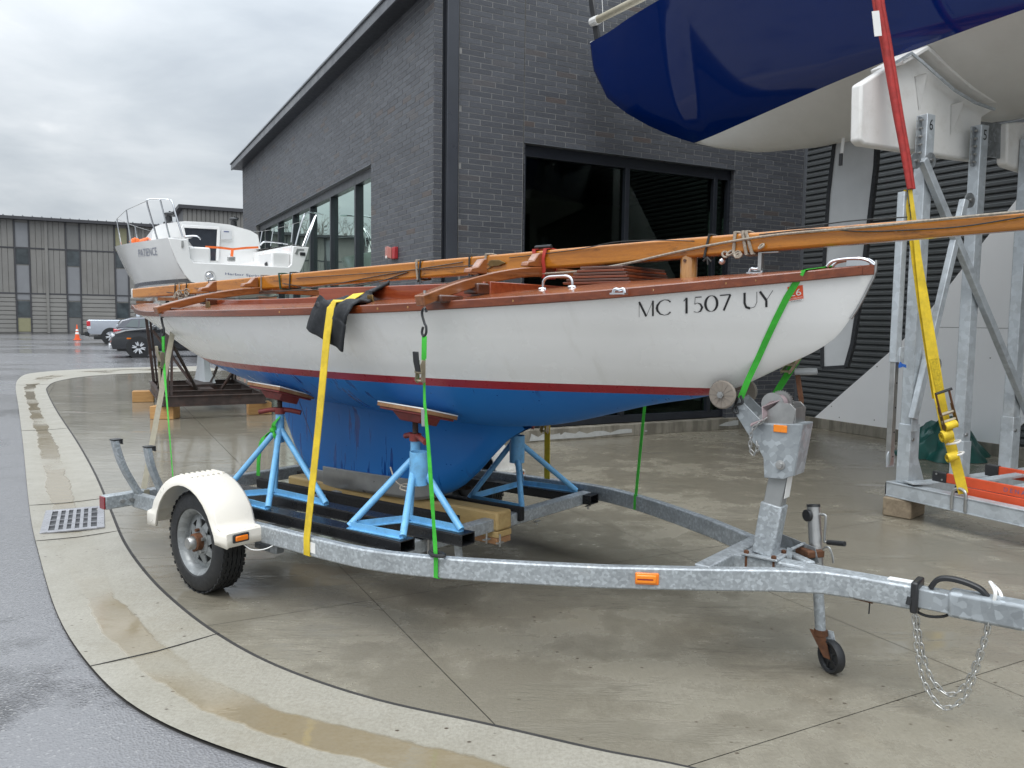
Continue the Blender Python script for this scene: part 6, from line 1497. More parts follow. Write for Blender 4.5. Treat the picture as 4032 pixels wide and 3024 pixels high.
YW = [(-6, 1.30), (-4, 1.66), (-2, 1.68), (-1, 1.62), (-.4, 1.50), (.4, 1.26), (1.2, .93), (1.8, .64), (2.4, .34), (XW - .25, .10), (XW, .0)]
zw = lambda x: ZW0 + .075 * (XW - x) if x < XW else interp(ZC, x)
yb_ = lambda x: smooth_tab(BS, x); yz_ = lambda x: interp(ZC, x)
def ytop(x, t):
    zs, zc = interp(ZSH, x), yz_(x)
    if x >= XW: return (yb_(x) * t ** .62, lerp(zc, zs, t))
    z0, y0 = zw(x), smooth_tab(YW, x); return (lerp(y0, yb_(x), t ** .75), lerp(z0, zs, t))
XS = [-6 + i * .15 for i in range(int((XT + 6) / .15))] + [XT - .06, XT - .02, XT]
m = MB()
for sg in (-1, 1): m.loft([[Vector((x, sg * ytop(x, t / 14)[0], ytop(x, t / 14)[1])) for t in range(15)] for x in XS], flip=sg < 0)
m.build('topsides', 'yacht_blue', by, smooth=60)
m = MB()
for sg in (-1, 1): m.loft([[Vector((x, sg * smooth_tab(YW, x) * t / 12, yz_(x) + (zw(x) - yz_(x)) * (t / 12) ** 1.7)) for t in range(13)] for x in [x for x in XS if x < XW] + [XW]], flip=sg < 0)
m.build('bottom', 'grey_hull', by, smooth=60)
m = MB(); m.loft([[Vector((x, y * yb_(x), interp(ZSH, x) + .02 * (1 - y * y))) for y in (-1, -.5, 0, .5, 1)] for x in XS]); m.build('deck', 'gelcoat', by)
m = MB(); m.loft([[Vector((-6, s_ * ytop(-6, t / 6)[0], ytop(-6, t / 6)[1])) for t in range(7)] for s_ in (-1, 1)]); m.build('transom', 'yacht_blue', by)
p0, p1 = YP(1291, 86, 0), YP(1274, -25, 0)
m = MB(); m.bar(p0, p1, .045, .07, (1, 0, 0)); m.build('bow_post', 'black_plastic', by, bevel=.006)
q0 = YP(1283, 47, .02); q1 = q0 + Vector((-2.6, -.2, .35)); q1b = YP(1420, -22, .5)
m = MB(); m.tube(q0, q0.lerp(q1b, 1.6), .045, n=12); m.build('wrapped_pole', 'strap_beige', by)
m = MB(); m.tube(q0 - Vector((-.03, 0, 0)), q0 + (q1b - q0).normalized() * .10, .055, n=10); m.build('pole_lashing', 'tape_white', by)
m = MB(); a = YP(1304, 68, .03); m.path([a, YP(1300, -15, .06)], .004, 5); m.build('lanyard', 'tape_white', by)
# fabric covered blade below the hull
ol = [(1806, 300), (1896, 300), (1893, 360), (1880, 470), (1862, 620), (1843, 742), (1829, 792), (1779, 795), (1778, 700), (1781, 600), (1792, 420)]
pl = [YP(x, y, -.10) for x, y in ol]
cv = thing('blade_cover', 'long tapered grey fabric covered blade with black edging hanging under the yacht', 'blade cover', min(pl, key=lambda p: p.z))
m = MB(); m.prism([p + Vector((0, -.03, 0)) for p in pl], (0, .06, 0)); m.build('fabric', 'banner_grey', cv, bevel=.02, seg=3)
ed = MB()
for a, b in zip(pl[1:], pl[2:] + pl[:1]): ed.bar(a, b, .035, .085, (0, 1, 0))
ed.build('edging', 'black_cloth', cv)
s0_, s1_ = YP(1822, 296, .1), YP(1817, 345, .1)
m = MB(); m.strap([s0_, s1_], (1, 0, 0), .03, .004); m.build('web_tie', 'tape_white', cv)
m = MB(); m.box(s1_ + Vector((0, .01, -.0)), (.035, .02, .12)); m.build('tie_clip', 'black_plastic', cv, bevel=.004)

# ------------------------------------------------------------------ galvanised cradle under the yacht
use(BF)
def BP(px, py, v): return fy(BF, px, py, v)
cd = thing('yacht_cradle', 'galvanised steel yacht cradle with numbered posts on timber blocks', 'cradle', (7.3, 3, 0))
PU = [5.97, 6.67, 7.38, 8.1]; PV = 4.30
tops = [BP(1985, 246, PV).z, BP(2095, 268, PV).z, 3.25, 3.25]
def hbeam(a, b, h=.125, w=.11):
    m = MB(); a, b = V(a), V(b); t_ = .012
    m.bar(a + Vector((0, 0, h - t_ / 2)), b + Vector((0, 0, h - t_ / 2)), w, t_); m.bar(a + Vector((0, 0, t_ / 2)), b + Vector((0, 0, t_ / 2)), w, t_); m.bar(a + Vector((0, 0, h / 2)), b + Vector((0, 0, h / 2)), w * .92 if False else .10, h - 2 * t_)
    return m.build('base_beam', 'galv_post', cd, bevel=.003)
hbeam((5.93, 4.42, .16), (5.93, -1.5, .16)); hbeam((8.7, 4.42, .16), (8.7, -1.5, .16))
m = MB(); m.span((5.99, 4.22, .165), (8.64, 4.34, .28)); m.build('base_beam', 'galv_post', cd, bevel=.004)
m = MB(); m.span((5.875, 4.421, .175), (5.985, 4.424, .272)); m.build('beam_end', 'black_plastic', cd)
for i, u in enumerate(PU):
    m = MB(); m.span((u - .05, PV - .05, .286), (u + .05, PV + .05, tops[i])); po = m.build('post', 'galv_post', cd, bevel=.006)
    if i < 2:
        zt = tops[i]; m = MB(); m.span((u - .095, PV - .006, zt - .34), (u - .0505, PV + .004, zt - .02)); pl_ = m.build('flange', 'galv_dark', po, bevel=.002)
        for k in range(5): m = MB(); m.tube((u - .074, PV - .03, zt - .05 - k * .064), (u - .074, PV + .02, zt - .05 - k * .064), .010, n=6); m.build('bolt', 'steel_dull', pl_)
        text_part('65'[i], po, 'ink', (u - .022, PV - .0515, zt - .125), (1, 0, 0), (0, 0, 1), .044, .085, name='number')
    m = MB(); m.span((u - .058, PV - .058, .288), (u + .058, PV + .058, .78 if i != 1 else .60)); m.build('post_sleeve', 'galv_post', cd, bevel=.005)
    m = MB(); m.tube((u - .03, PV - .059, .66), (u - .03, PV - .07, .66), .014, n=8); m.build('bolt', 'steel_dull', cd)
for u in PU[:1]:
    m = MB(); m.prism([(u + .05, PV - .02, .29), (u + .20, PV - .02, .29), (u + .06, PV - .02, .60)], (0, .012, 0)); m.build('gusset', 'galv_post', cd, bevel=.002)
    m = MB(); m.prism([(u - .11, PV - .14, .302), (u + .07, PV - .20, .302), (u + .10, PV - .06, .302), (u - .05, PV + .02, .302)], (0, 0, .012)); m.build('foot_plate', 'galv_post', cd, bevel=.002)
# bracing between the posts
def brace(a, b, w=.062):
    m = MB(); m.bar(a, b, w, w * .9, (0, 1, 0)); return m.build('brace', 'galv_post', cd, bevel=.005)
brace(BP(1993, 345, PV - .09), BP(2262, 990, PV - .09)); brace(BP(2083, 432, PV - .085), BP(1972, 905, PV - .085), .06)
for x, y in ((1976, 348), (2008, 347), (2093, 433), (2021, 788)):
    c = BP(x, y, PV - .07); m = MB(); m.lathe([(0, -.012), (.062, -.012), (.062, .0), (0, .0)], c, (0, 1, 0), 20); dk = m.build('pivot_plate', 'galv_dark', cd, smooth=40)
    m = MB(); m.tube(c + Vector((0, -.012, 0)), c + Vector((0, -.03, 0)), .014, n=8); m.build('bolt', 'steel_dull', dk)
a, b = BP(1952, 415, PV - .10), BP(1921, 1003, PV - .12); c = a.lerp(b, .62)
m = MB(); m.bar(a, c, .062, .062, (0, 1, 0)); m.build('strut', 'galv_post', cd, bevel=.005)
m = MB(); m.bar(c.lerp(a, .05), b, .046, .046, (0, 1, 0)); ib = m.build('strut_inner', 'steel_dull', cd, bevel=.003)
for k in range(4):
    q = c.lerp(b, .2 + .24 * k); m = MB(); m.tube(q + Vector((.006, -.0245, 0)), q + Vector((.006, -.0225, 0)), .007, n=8); m.build('hole', 'ink', ib)
for k in (-1, 1):
    q = b + Vector((.02 * k + .01, 0, .04)); m = MB(); m.prism([q + Vector((-.03, 0, -.06)), q + Vector((.03, 0, -.06)), q + Vector((.03, 0, .04)), q + Vector((.015, 0, .065)), q + Vector((-.015, 0, .065)), q + Vector((-.03, 0, .04))], (0, .008 * k, 0)); m.build('hinge_lug', 'galv_post', cd, bevel=.002)
q = c + Vector((.03, -.035, .06)); m = MB(); m.box(q, (.05, .006, .12)); m.build('lock_plate', 'galv_post', cd, bevel=.003)
q = BP(1976, 917, PV - .09); m = MB(); m.box(q, (.085, .008, .115)); m.build('lock_plate', 'galv_post', cd, bevel=.003)
q = BP(1938, 786, PV - .12); m = MB(); m.prism([q + Vector((-.045, -.045, -.01)), q + Vector((-.03, -.045, .02)), q + Vector((.0, -.045, .005)), q + Vector((.045, -.045, -.005)), q + Vector((.05, -.045, -.03)), q + Vector((.01, -.045, -.02)), q + Vector((-.04, -.045, -.03))], (0, -.002, 0)); m.build('blue_tape', 'tape_blue', cd)
# moulded saddles
k_ = .29767
def SP(x, y, v=4.40): return BP(1645.8 + x * k_, y * k_, v)
cont = [(905, 490), (1000, 437), (1085, 385), (1160, 445), (1250, 525), (1400, 655), (1550, 745), (1690, 795)]
sol = [(712, 1015), (722, 605)] + cont + [(1600, 850), (1575, 1165), (1455, 1153), (745, 1048)]
m = MB(); m.prism([SP(*p) for p in sol], (0, .10, 0)); m.build('saddle', 'saddle_white', cd, bevel=.02, seg=3)
m = MB(); m.barpath([SP(*p, 4.47) for p in cont], .30, .035, (0, 0, 1)); m.build('saddle_flange', 'saddle_white', cd, bevel=.008)
m = MB(); m.barpath([SP(*p, 4.315) for p in cont], .012, .022, (0, 0, 1)); m.build('saddle_trim', 'galv_post', cd)
for (x0, y0), (x1, y1) in (((1190, 530), (1145, 800)), ((1455, 735), (1375, 975))):
    m = MB(); a, b = SP(x0, y0, 4.33), SP(x1, y1, 4.395); m.prism([a, SP(x0 - 85, y0 + 25, 4.40), SP(x1 - 10, y1, 4.40), SP(x0 + 5, y0 + 20, 4.40)], (.012, 0, 0)); m.build('saddle_rib', 'saddle_white', cd)
so2 = [(1785, 890), (2100, 870), (2100, 1300), (1800, 1205), (1778, 1180)]
m = MB(); m.prism([SP(*p, 4.36) for p in so2], (0, .10, 0)); m.build('saddle', 'saddle_white', cd, bevel=.02, seg=3)
m = MB(); m.prism([SP(*p, 4.42) for p in ((1575, 880), (1795, 905), (1785, 1160), (1570, 1120))], (0, .02, 0)); m.build('cross_plate', 'galv_dark', cd)
# shackle bow welded on the near beam
q = fz(BF, 2076, 1072, .285); ux = 5.93
m = MB(); vq = q.y
for dv in (-.055, .055): m.path([(ux - .058, vq + dv, .175), (ux - .06, vq + dv, .27)], .013, 10)
m.path(curve_pts([(ux - .06, vq - .055, .27), (ux - .055, vq - .045, .325), (ux - .05, vq, .345), (ux - .055, vq + .045, .325), (ux - .06, vq + .055, .27)], 5), .013, 10); m.build('lashing_bow', 'steel_dull', cd)
# weathered blocks
for (u, v, lab) in ((6.02, 4.34, 'split weathered timber block under the near corner of the yacht cradle'),):
    use(BF @ Matrix.Translation((u, v, 0)) @ Matrix.Rotation(R(16), 4, 'Z'))
    m = MB(); m.span((-.16, -.11, 0), (.16, .12, .158)); m.add([], [])
    solo(m, 'timber_block', lab, 'timber block', 'old_timber', bevel=.012, seg=2)
use(BF)
m = MB(); m.span((8.55, 4.2, 0), (8.85, 4.45, .158)); solo(m, 'timber_block', 'timber block under the far corner of the yacht cradle', 'timber block', 'old_timber', bevel=.01)
m = MB(); m.span((5.8, -1.3, 0), (6.06, -1.0, .158)); solo(m, 'timber_block', 'timber block under the rear end of the near cradle beam', 'timber block', 'old_timber', bevel=.01)
m = MB(); m.span((8.57, -1.3, 0), (8.83, -1.0, .158)); solo(m, 'timber_block', 'timber block under the rear end of the far cradle beam', 'timber block', 'old_timber', bevel=.01)

# ------------------------------------------------------------------ hoisting sling and cargo strap
use(WORLD)
def WP(px, py, Yd): return on_plane(px, py, (0, Yd, 0), Vector((0, 1, 0)))
camdir = Vector((1, .15, 0))
sl = thing('cargo_strap', 'yellow cargo strap with ratchet running from the sling to the cradle beam', 'strap', BF @ Vector((5.87, vq, .33)))
bot_ = BF @ Vector((ux - .052, vq, .335))
def SY(y): return lerp(6.28, bot_.y, (y - 400) / (1075 - 400))
yp = [(1966, 410), (1974, 470), (1984, 560), (1998, 660), (2014, 760), (2030, 860), (2040, 910), (2055, 965), (2070, 1020), (2081, 1066)]
m = MB(); m.strap([WP(x, y, SY(y)) for x, y in yp], (1, 0, .15), [.03, .035, .05, .075, .085, .085, .085, .082, .08, .075], .005)
m.strap([WP(x - 11 + max(0, (y - 600)) * .012, y, SY(y) + .03) for x, y in yp[:6]], (1, 0, .15), [.02, .025, .03, .04, .05, .06], .005); m.build('webbing', 'strap_yellow', sl)
m = MB(); m.strap([WP(2016, 775, SY(775) - .006), WP(2032, 848, SY(850) - .006)], (1, 0, .15), .062, .004); M('stitch', (0.50, 0.36, 0.015), 0.8, var=0.3, vs=60, bump=0.6, bs=300); m.build('stitched_patch', 'stitch', sl)
c = WP(2042, 892, SY(892) - .03); d = (WP(2055, 965, SY(965)) - WP(2030, 860, SY(860))).normalized(); w = (Vector((1, 0, .1)) - d * d.x).normalized(); n = d.cross(w)
if n.y > 0: n = -n
for sg in (-1, 1):
    m = MB(); o_ = c + w * .052 * sg; m.prism([o_ + d * a + n * b for a, b in ((-.06, 0), (.11, 0), (.13, .03), (.09, .05), (0, .045), (-.06, .03))], w * .005); m.build('ratchet_plate', 'bronze', sl, bevel=.001)
    m = MB(); m.bar(o_ + n * .03, o_ - d * .17 + n * .05 - w * .01, .008, .02, n); m.build('ratchet_arm', 'rust', sl)
m = MB(); m.tube(c - d * .17 + n * .05 - w * .065, c - d * .17 + n * .05 + w * .065, .011, n=8); m.build('ratchet_handle', 'black_plastic', sl)
for a in (.0, .06): m = MB(); m.tube(c + d * a + n * .025 - w * .055, c + d * a + n * .025 + w * .055, .014, n=10); m.build('ratchet_spool', 'zinc_gold', sl)
m = MB(); m.lathe([(.012, -.045), (.030, -.045), (.030, .045), (.012, .045)], c + d * .095 + n * .035, w, 16, closed=True); m.build('webbing_roll', 'strap_yellow', sl)
# bundled tail of the strap, two coils tied with white tape
for (x, y, r) in ((2050, 944, .045), (2062, 990, .035)):
    q = WP(x - 6, y - 3, SY(y) - .035); m = MB()
    pts = [q + w * 0 + (d * math.cos(a) + n * math.sin(a)) * (r * (.35 + .65 * a / 15.7)) for a in [k * .45 for k in range(36)]]; m.strap(pts, [w] * len(pts), .078, .004); m.build('webbing_roll', 'strap_yellow', sl)
for x, y in ((2056, 955), (2063, 980)):
    q = WP(x, y, SY(y)); m = MB(); m.path(curve_pts([q - w * .05 + n * .02, q + n * .075, q + w * .05 + n * .03, q - n * .01], 5, True), .008, 6, closed=True); m.build('white_tie', 'tape_white', sl)
rs_ = thing('red_sling', 'red round sling hanging from the yacht down to the yellow strap', 'sling', WP(1966, 412, 6.26))
def RY(y): return lerp(6.42, 6.26, (y + 60) / 470)
for off, wd, mt in ((0, .080, 'strap_red'), (-9, .055, 'strap_red')):
    pts = [(1888, -60), (1899, 20), (1912, 90), (1925, 170), (1938, 250), (1952, 330), (1965, 408)]
    m = MB(); rows = []
    P_ = [WP(x + off * (1 - i / 7), y, RY(y) + (.02 if off else 0)) for i, (x, y) in enumerate(pts)]
    _xs = .95; _sh = YF @ Vector((_xs, yb_(_xs) + .05, interp(ZSH, _xs) + .03)); _in = YF @ Vector((_xs, yb_(_xs) - .5, interp(ZSH, _xs) + .06))
    P_ = [_in + Vector((off * .004, 0, 0)), _sh + Vector((off * .004, 0, 0))] + P_
    m.path(P_, [wd * .30] * 7 + [wd * .28, wd * .24], 10); m.path([p + Vector((wd * .42, .01, 0)) for p in P_], [wd * .26] * 8 + [wd * .2], 10); m.build('sling_leg', mt, rs_, smooth=60)
m = MB(); m.strap([WP(1891, 24, 6.33), WP(1897, 78, 6.31)], (1, 0, .1), .055, .006); m.build('sling_label', 'tape_white', rs_)

# ------------------------------------------------------------------ orange ladder on the cradle base
use(BF)
la, lb = fz(BF, 1990, 1042, .34), fz(BF, 2240, 1104, .34)
ld = thing('orange_ladder', 'orange fibreglass stepladder lying folded on the cradle base', 'ladder', (6.3, 3.2, .29))
ud, vd = Vector((1, 0, 0)), Vector((0, 1, 0))
L0_ = 6.06
def rail(u0, u1, v0, v1, z0, z1, h):
    m = MB(); m.bar((u0, v0, z0), (u1, v1, z1), .03, h); m.build('side_rail', 'ladder_orange', ld, bevel=.004)
rail(6.06, 6.06, 4.02, 1.4, .372, .372, .075); rail(6.05, 6.05, 3.86, 1.4, .300, .300, .06); rail(6.72, 6.66, 4.0, 1.4, .378, .378, .085)
m = MB(); m.span((6.036, 4.0, .332), (6.084, 4.12, .412)); m.build('rail_foot', 'black_plastic', ld, bevel=.006)
m = MB(); m.span((6.03, 3.84, .27), (6.07, 3.92, .33)); m.build('rail_foot', 'black_plastic', ld, bevel=.006)
m = MB(); m.span((6.69, 3.98, .33), (6.74, 4.09, .425)); m.build('rail_foot', 'black_plastic', ld, bevel=.006)
for v in (3.78, 3.50, 3.22, 2.94, 2.66, 2.38, 2.1):
    m = MB(); m.bar((6.075, v, .385), (6.70, v + .02, .385), .085, .022); st_ = m.build('ladder_step', 'galv_post', ld, bevel=.003)
    for k in range(4): m = MB(); m.bar((6.08, v - .03 + k * .02, .397), (6.69, v - .01 + k * .02, .397), .006, .003); m.build('step_rib', 'galv_post', st_)
_dv = fx(BF, 2168, 1063, 6.0435)
text_part('D E N A L I', ld, 'ink_blue', (6.0435, _dv.y, .358), (0, -1, 0), (0, 0, 1), .215, .030)
for u in (6.045,):
    for v, z in ((4.08, .395), (4.03, .355)): m = MB(); m.tube((6.035, v, z), (6.030, v, z), .008, n=8); m.build('rivet', 'steel_dull', ld)
# green tarp heap behind the posts
tc_ = fz(BF, 2092, 1012, .0); rng2 = random.Random(4)
m = MB(); rows = []
_t = fz(BF, 2085, 1003, 0); cx0 = _t.x + .32; cv0 = _t.y + .45
for i in range(33):
    a = 2 * math.pi * i / 32; row = []
    for j in range(11):
        r = j / 10; rad = (.62 + .10 * math.sin(3 * a + 1) + .06 * math.sin(7 * a)) * r
        h = .44 * (1 - r ** 1.5) * (1 + .12 * math.sin(5 * a + 2 * r * 4)) + .07 * math.sin(9 * a + r * 6) * r * (1 - r) * 3 + .035 * math.sin(17 * a - r * 9) * r * (1 - r) * 3
        row.append(Vector((cx0 + rad * math.cos(a) * 1.05, cv0 + rad * math.sin(a) * .7, max(.004, h))))
    rows.append(row)
rows[-1] = rows[0]
m.loft(rows); solo(m, 'green_tarp', 'crumpled dark green tarpaulin heaped on the ground behind the cradle post', 'tarp', 'tarp_green', smooth=50)
# ------------------------------------------------------------------ white yacht on a rusty cradle
_po = BF @ Vector((2.12, 13.3, 0))
PF = frame(_po.x, _po.y, 27.65 + 90 + 8)          # x to the bow, y to port (left in the photo)
use(PF)
kc = .21167
def PX(x, y, xx=0.0): return fx(PF, 219.4 + x * kc, 411.5 + y * kc, xx)     # pixel of the close-up -> plane x = const
wy = thing('white_yacht', 'white fibreglass sailing yacht with open transom facing the camera', 'yacht', (2.5, 0, .36))
PB = [(0, 1.10), (1.2, 1.24), (2.6, 1.30), (4.0, 1.16), (5.4, .78), (6.6, .32), (7.3, .02)]
ZSd = lambda x: 2.74 + .012 * x + .004 * x * x
ZCp = [(0, 1.95), (1.0, 1.74), (2.2, 1.60), (3.5, 1.56), (5.0, 1.66), (6.3, 1.98), (7.0, 2.4), (7.3, 2.95)]
EP = .20
def py_(x, z):
    zs, zc = ZSd(x), interp(ZCp, x); t = min(1, max(0, (z - zc) / (zs - zc))); return smooth_tab(PB, x) * t ** (EP + .05 * x)
XS2 = [7.3 * i / 40 for i in range(41)]
def side(zlo, zhi, n, mat, name, off=0.0):
    m = MB()
    for sg in (-1, 1):
        m.loft([[Vector((x, sg * (py_(x, z) + off), z)) for z in zl(zlo(x), zhi(x), n)] for x in XS2], flip=sg > 0)
    return m.build(name, mat, wy, smooth=60)
ZWL = 2.12
side(lambda x: max(ZWL, interp(ZCp, x)), ZSd, 10, 'gelcoat', 'topsides')
side(lambda x: min(ZWL, interp(ZCp, x)) if interp(ZCp, x) < ZWL else interp(ZCp, x), lambda x: max(ZWL, interp(ZCp, x)), 8, 'gelcoat_grey', 'bottom')
m = MB()
for sg in (-1, 1): m.loft([[Vector((x, sg * (py_(x, z) + .004), z)) for z in (ZWL - .03, ZWL + .025)] for x in XS2 if interp(ZCp, x) < ZWL - .05], flip=sg > 0)
M('stripe_navy', (.05, .055, .08), .3, var=.05); m.build('boot_stripe', 'stripe_navy', wy)
# side deck with the cockpit well cut out
CW0 = {1: .735, -1: .85}
m = MB()
for sg in (-1, 1): m.loft([[Vector((x, sg * lerp(CW0[sg] if x < 1.95 else 0, smooth_tab(PB, x), t), ZSd(x) + .03 * (1 - t))) for t in (0, .33, .66, 1)] for x in [0, .6, 1.2, 1.8, 1.949, 1.951] + [2 + .3 * i for i in range(18)]], flip=sg < 0)
m.build('deck', 'gelcoat', wy, smooth=40)
# transom: outline from the photograph on the plane x = 0
zsill = PX(1400, 757).z
L_top, R_top = PX(670, 490), PX(2112, 598)
yl, yr = 1.10, -1.10
zt = ZSd(0)
lin, rin = PX(880, 510).y, PX(1950, 580).y
outl = [(yl, zt), (py_(0, 2.6), 2.6), (py_(0, 2.4), 2.4), (py_(0, 2.2), 2.2), (py_(0, 2.08), 2.08), (py_(0, 2.0), 2.0), (0, 1.95)]
outr = [(-y, z) for y, z in outl[:-1]][::-1]
inner_ = [(rin, zt), (rin + .03, zsill + .05), (rin + .08, zsill), (lin - .08, zsill), (lin - .03, zsill + .05), (lin, zt)]
tp_out = [(.0, y, z) for y, z in outl + outr + inner_]
m = MB(); m.prism([(x - .02, y, z) for x, y, z in tp_out], (.05, 0, 0)); m.build('transom', 'gelcoat', wy, bevel=.012, seg=3)
# cockpit: sole, benches, bulkhead
XB = 1.95
m = MB(); m.span((.03, -.80, zsill - .03), (XB, .80, zsill - .012)); m.build('cockpit_sole', 'gelcoat', wy)
for y0, y1 in ((lin - .02, .46), (rin + .02, -.50)):
    for xa, xb_ in ((.06, .75), (.75, XB)):
        m = MB(); m.span((xa, min(y0, y1), zsill - .01), (xb_, max(y0, y1), zt - .10 if xa < .5 else zt - .22)); m.build('cockpit_seat', 'gelcoat', wy, bevel=.03, seg=3)
    m = MB(); yy = y0; m.span((.03, min(yy, yy * 1.06), zsill), (XB, max(yy, yy * 1.06), zt + .01)); m.build('coaming', 'gelcoat', wy, bevel=.008)
# cabin trunk and bulkhead
def cab(x0, x1, w0, w1, zt0, zt1, name, mat, crown=.06):
    m = MB(); rows = []
    for x, w, z in ((x0, w0, zt0), (lerp(x0, x1, .5), lerp(w0, w1, .5), lerp(zt0, zt1, .35)), (x1, w1, zt1)):
        rows.append([Vector((x, y, zz)) for y, zz in ((w, ZSd(x) - .02), (w * .94, z - .10), (w * .80, z - .03), (w * .4, z + crown * .8), (0, z + crown), (-w * .4, z + crown * .8), (-w * .80, z - .03), (-w * .94, z - .10), (-w, ZSd(x) - .02))])
    m.loft(rows, closed=False); m.add(rows[0], [tuple(range(9))]); m.add(rows[-1], [tuple(range(9))[::-1]]); return m.build(name, mat, wy, smooth=35)
ct_l, ct_r = PX(560, 480, XB).y, PX(1555, 575, XB).y
zcab = PX(1000, 352, XB).z
cab(XB, 5.2, .95, .55, zcab, ZSd(5.2) + .10, 'cabin', 'gelcoat')
m = MB(); m.span((XB - .03, -.92, zsill), (XB - .002, .80, ZSd(XB) + .02)); m.build('bulkhead', 'gelcoat', wy)
hl = [PX(830, 372, XB - .05), PX(1192, 392, XB - .05), PX(1175, 716, XB - .05), PX(1050, 716, XB - .05), PX(850, 470, XB - .05)]
hl = [Vector((XB - .05, p.y, p.z)) for p in hl]; m = MB(); m.prism(hl, (.012, 0, 0)); m.build('companionway', 'smoke_hatch', wy)
for a, b in ((PX(1195, 388, XB - .06), PX(1180, 720, XB - .06)), (PX(822, 368, XB - .06), PX(845, 470, XB - .06)), (PX(822, 364, XB - .06), PX(1205, 384, XB - .06))):
    m = MB(); m.bar(a, b, .05, .04, (1, 0, 0)); m.build('hatch_frame', 'gelcoat', wy, bevel=.006)
c = PX(1272, 455, XB - .05); m = MB(); m.box(c, (.02, .20, .16)); m.build('instrument_panel', 'gelcoat_grey', wy, bevel=.005)
m = MB(); m.box(c + Vector((-.011, 0, .06)), (.004, .09, .02)); m.build('panel_display', 'ink_blue', wy)
# winches on the cabin top
for x, y in ((688, 362), (1350, 412)):
    p = PX(x, y, 2.25); m = MB(); m.lathe([(.095, 0), (.095, .05), (.06, .08), (.055, .16), (.085, .19), (.085, .21), (.05, .23), (0, .235)], (2.25, p.y, zcab - .02), (0, 0, 1), 16); m.build('winch', 'black_plastic', wy, smooth=40)
    m = MB(); m.bar((2.25, p.y, zcab + .22), (2.25, p.y - .09, zcab + .20), .02, .03); m.build('winch_handle', 'black_plastic', wy)
# chrome stern rails
def rail_(pts, r=.013, xx=None):
    m = MB(); m.path(curve_pts([p for p in pts], 6), r, 8); m.build('stern_rail', 'chrome', wy)
X1 = .25
rail_([PX(570, 497, X1), PX(520, 330, X1), PX(462, 120, X1), PX(475, 95, X1), PX(520, 88, X1), PX(600, 90, X1), PX(680, 95, X1), PX(718, 115, X1 - .1), PX(755, 240, X1 - .15), PX(828, 475, X1 - .2)])
rail_([PX(695, 480, X1 - .05), PX(650, 300, X1 - .05), PX(598, 95, X1 - .03)])
rail_([PX(1975, 575, X1 - .2), PX(2020, 400, X1 - .2), PX(2070, 255, X1 - .2), PX(2095, 232, X1 - .1), PX(2140, 225, X1), PX(2200, 232, X1 + .2), PX(2260, 244, X1 + .4)])
rail_([PX(2075, 580, X1), PX(2130, 420, X1), PX(2190, 250, X1 + .1)], .012); rail_([PX(2048, 578, X1 - .1), PX(2110, 420, X1), PX(2180, 260, X1 + .15)], .012)
rail_([PX(850, 468, .5), PX(930, 462, .5), PX(985, 470, .5), PX(1012, 500, .5)], .012); rail_([PX(1620, 560, .5), PX(1640, 535, .5), PX(1680, 522, .5), PX(1800, 533, .5), PX(1900, 548, .5)], .012)
for (x0, y0, x1, y1, d) in ((200, 570, 155, 290, 2.6), (298, 540, 252, 200, 1.6), (362, 500, 343, 365, 3.6), (1615, 560, 1640, 415, 2.4), (1725, 565, 1752, 395, 1.9), (1935, 530, 1955, 345, .9)):
    a, b = PX(x0, y0, d), PX(x1, y1, d); m = MB(); m.tube(a, b, .011, n=8); m.build('stanchion', 'chrome', wy)
def life(*p):
    m = MB(); m.path([PX(x, y, d) for x, y, d in p], .005, 5); m.build('lifeline', 'steel_dull', wy)
life((458, 108, .25), (252, 200, 1.6), (155, 290, 2.6), (343, 365, 3.6), (505, 415, 5)); life((2120, 295, .3), (1752, 398, 1.9), (1640, 415, 2.4), (1380, 432, 4.5))
# orange line and fittings
m = MB(); m.strap([PX(1060, 575, 1.0), PX(1200, 583, 1.0), PX(1340, 600, 1.0), PX(1480, 585, 1.0), PX(1600, 580, 1.0)], (0, .1, 1), .035, .01); m.strap([PX(1335, 598, 1.0), PX(1328, 680, .95)], (0, 1, 0), .045, .012); m.build('sheet_line', 'orange_tie', wy)
m = MB()
for i in range(9):
    c = PX(330 + rng.uniform(-25, 40), 515 + rng.uniform(-14, 12), 2.2); m.lathe([(0, -.04), (.035, -.02), (.045, .0), (.03, .03), (0, .04)], c, (rng.uniform(-1, 1), rng.uniform(-1, 1), 1), 8)
m.path([PX(350, 530, 2.2), PX(430, 505, 2.6), PX(480, 490, 3.0)], .03, 8); m.build('rope_bundle', 'orange_tie', wy, smooth=60)
for x, y, r in ((1690, 755, .045), (1875, 768, .045)):
    c = PX(x, y, .3); m = MB(); m.lathe([(0, -.03), (r * .7, -.03), (r, .0), (r * .8, .03), (0, .035)], c, (-1, .2, .2), 12); m.build('traveller_block', 'black_plastic', wy)
a, b = PX(1712, 760, .3), PX(1800, 765, .3); m = MB(); m.tube(a, b, .03, n=10); m.build('tiller_extension', 'black_plastic', wy)
m = MB(); m.box(PX(1325, 700, .6), (.06, .12, .08)); m.build('cleat_box', 'steel_dull', wy, bevel=.01)
c = PX(1105, 872, -.025); m = MB(); m.lathe([(.0, .012), (.035, .012), (.05, .0), (.075, -.02), (.08, .01)], c, (-1, 0, 0), 18); m.build('exhaust_outlet', 'chrome', wy)
m = MB(); m.lathe([(0, .001), (.045, .001)], c + Vector((-.003, 0, 0)), (-1, 0, 0), 14); m.build('outlet_hole', 'ink', wy)
c = PX(2052, 648, -.025); m = MB(); m.box(c, (.03, .09, .055)); m.build('stern_socket', 'black_plastic', wy, bevel=.008)
c = PX(2030, 605, -.022); m = MB(); m.box(c, (.004, .12, .03)); m.build('builder_plate', 'tape_grey', wy)
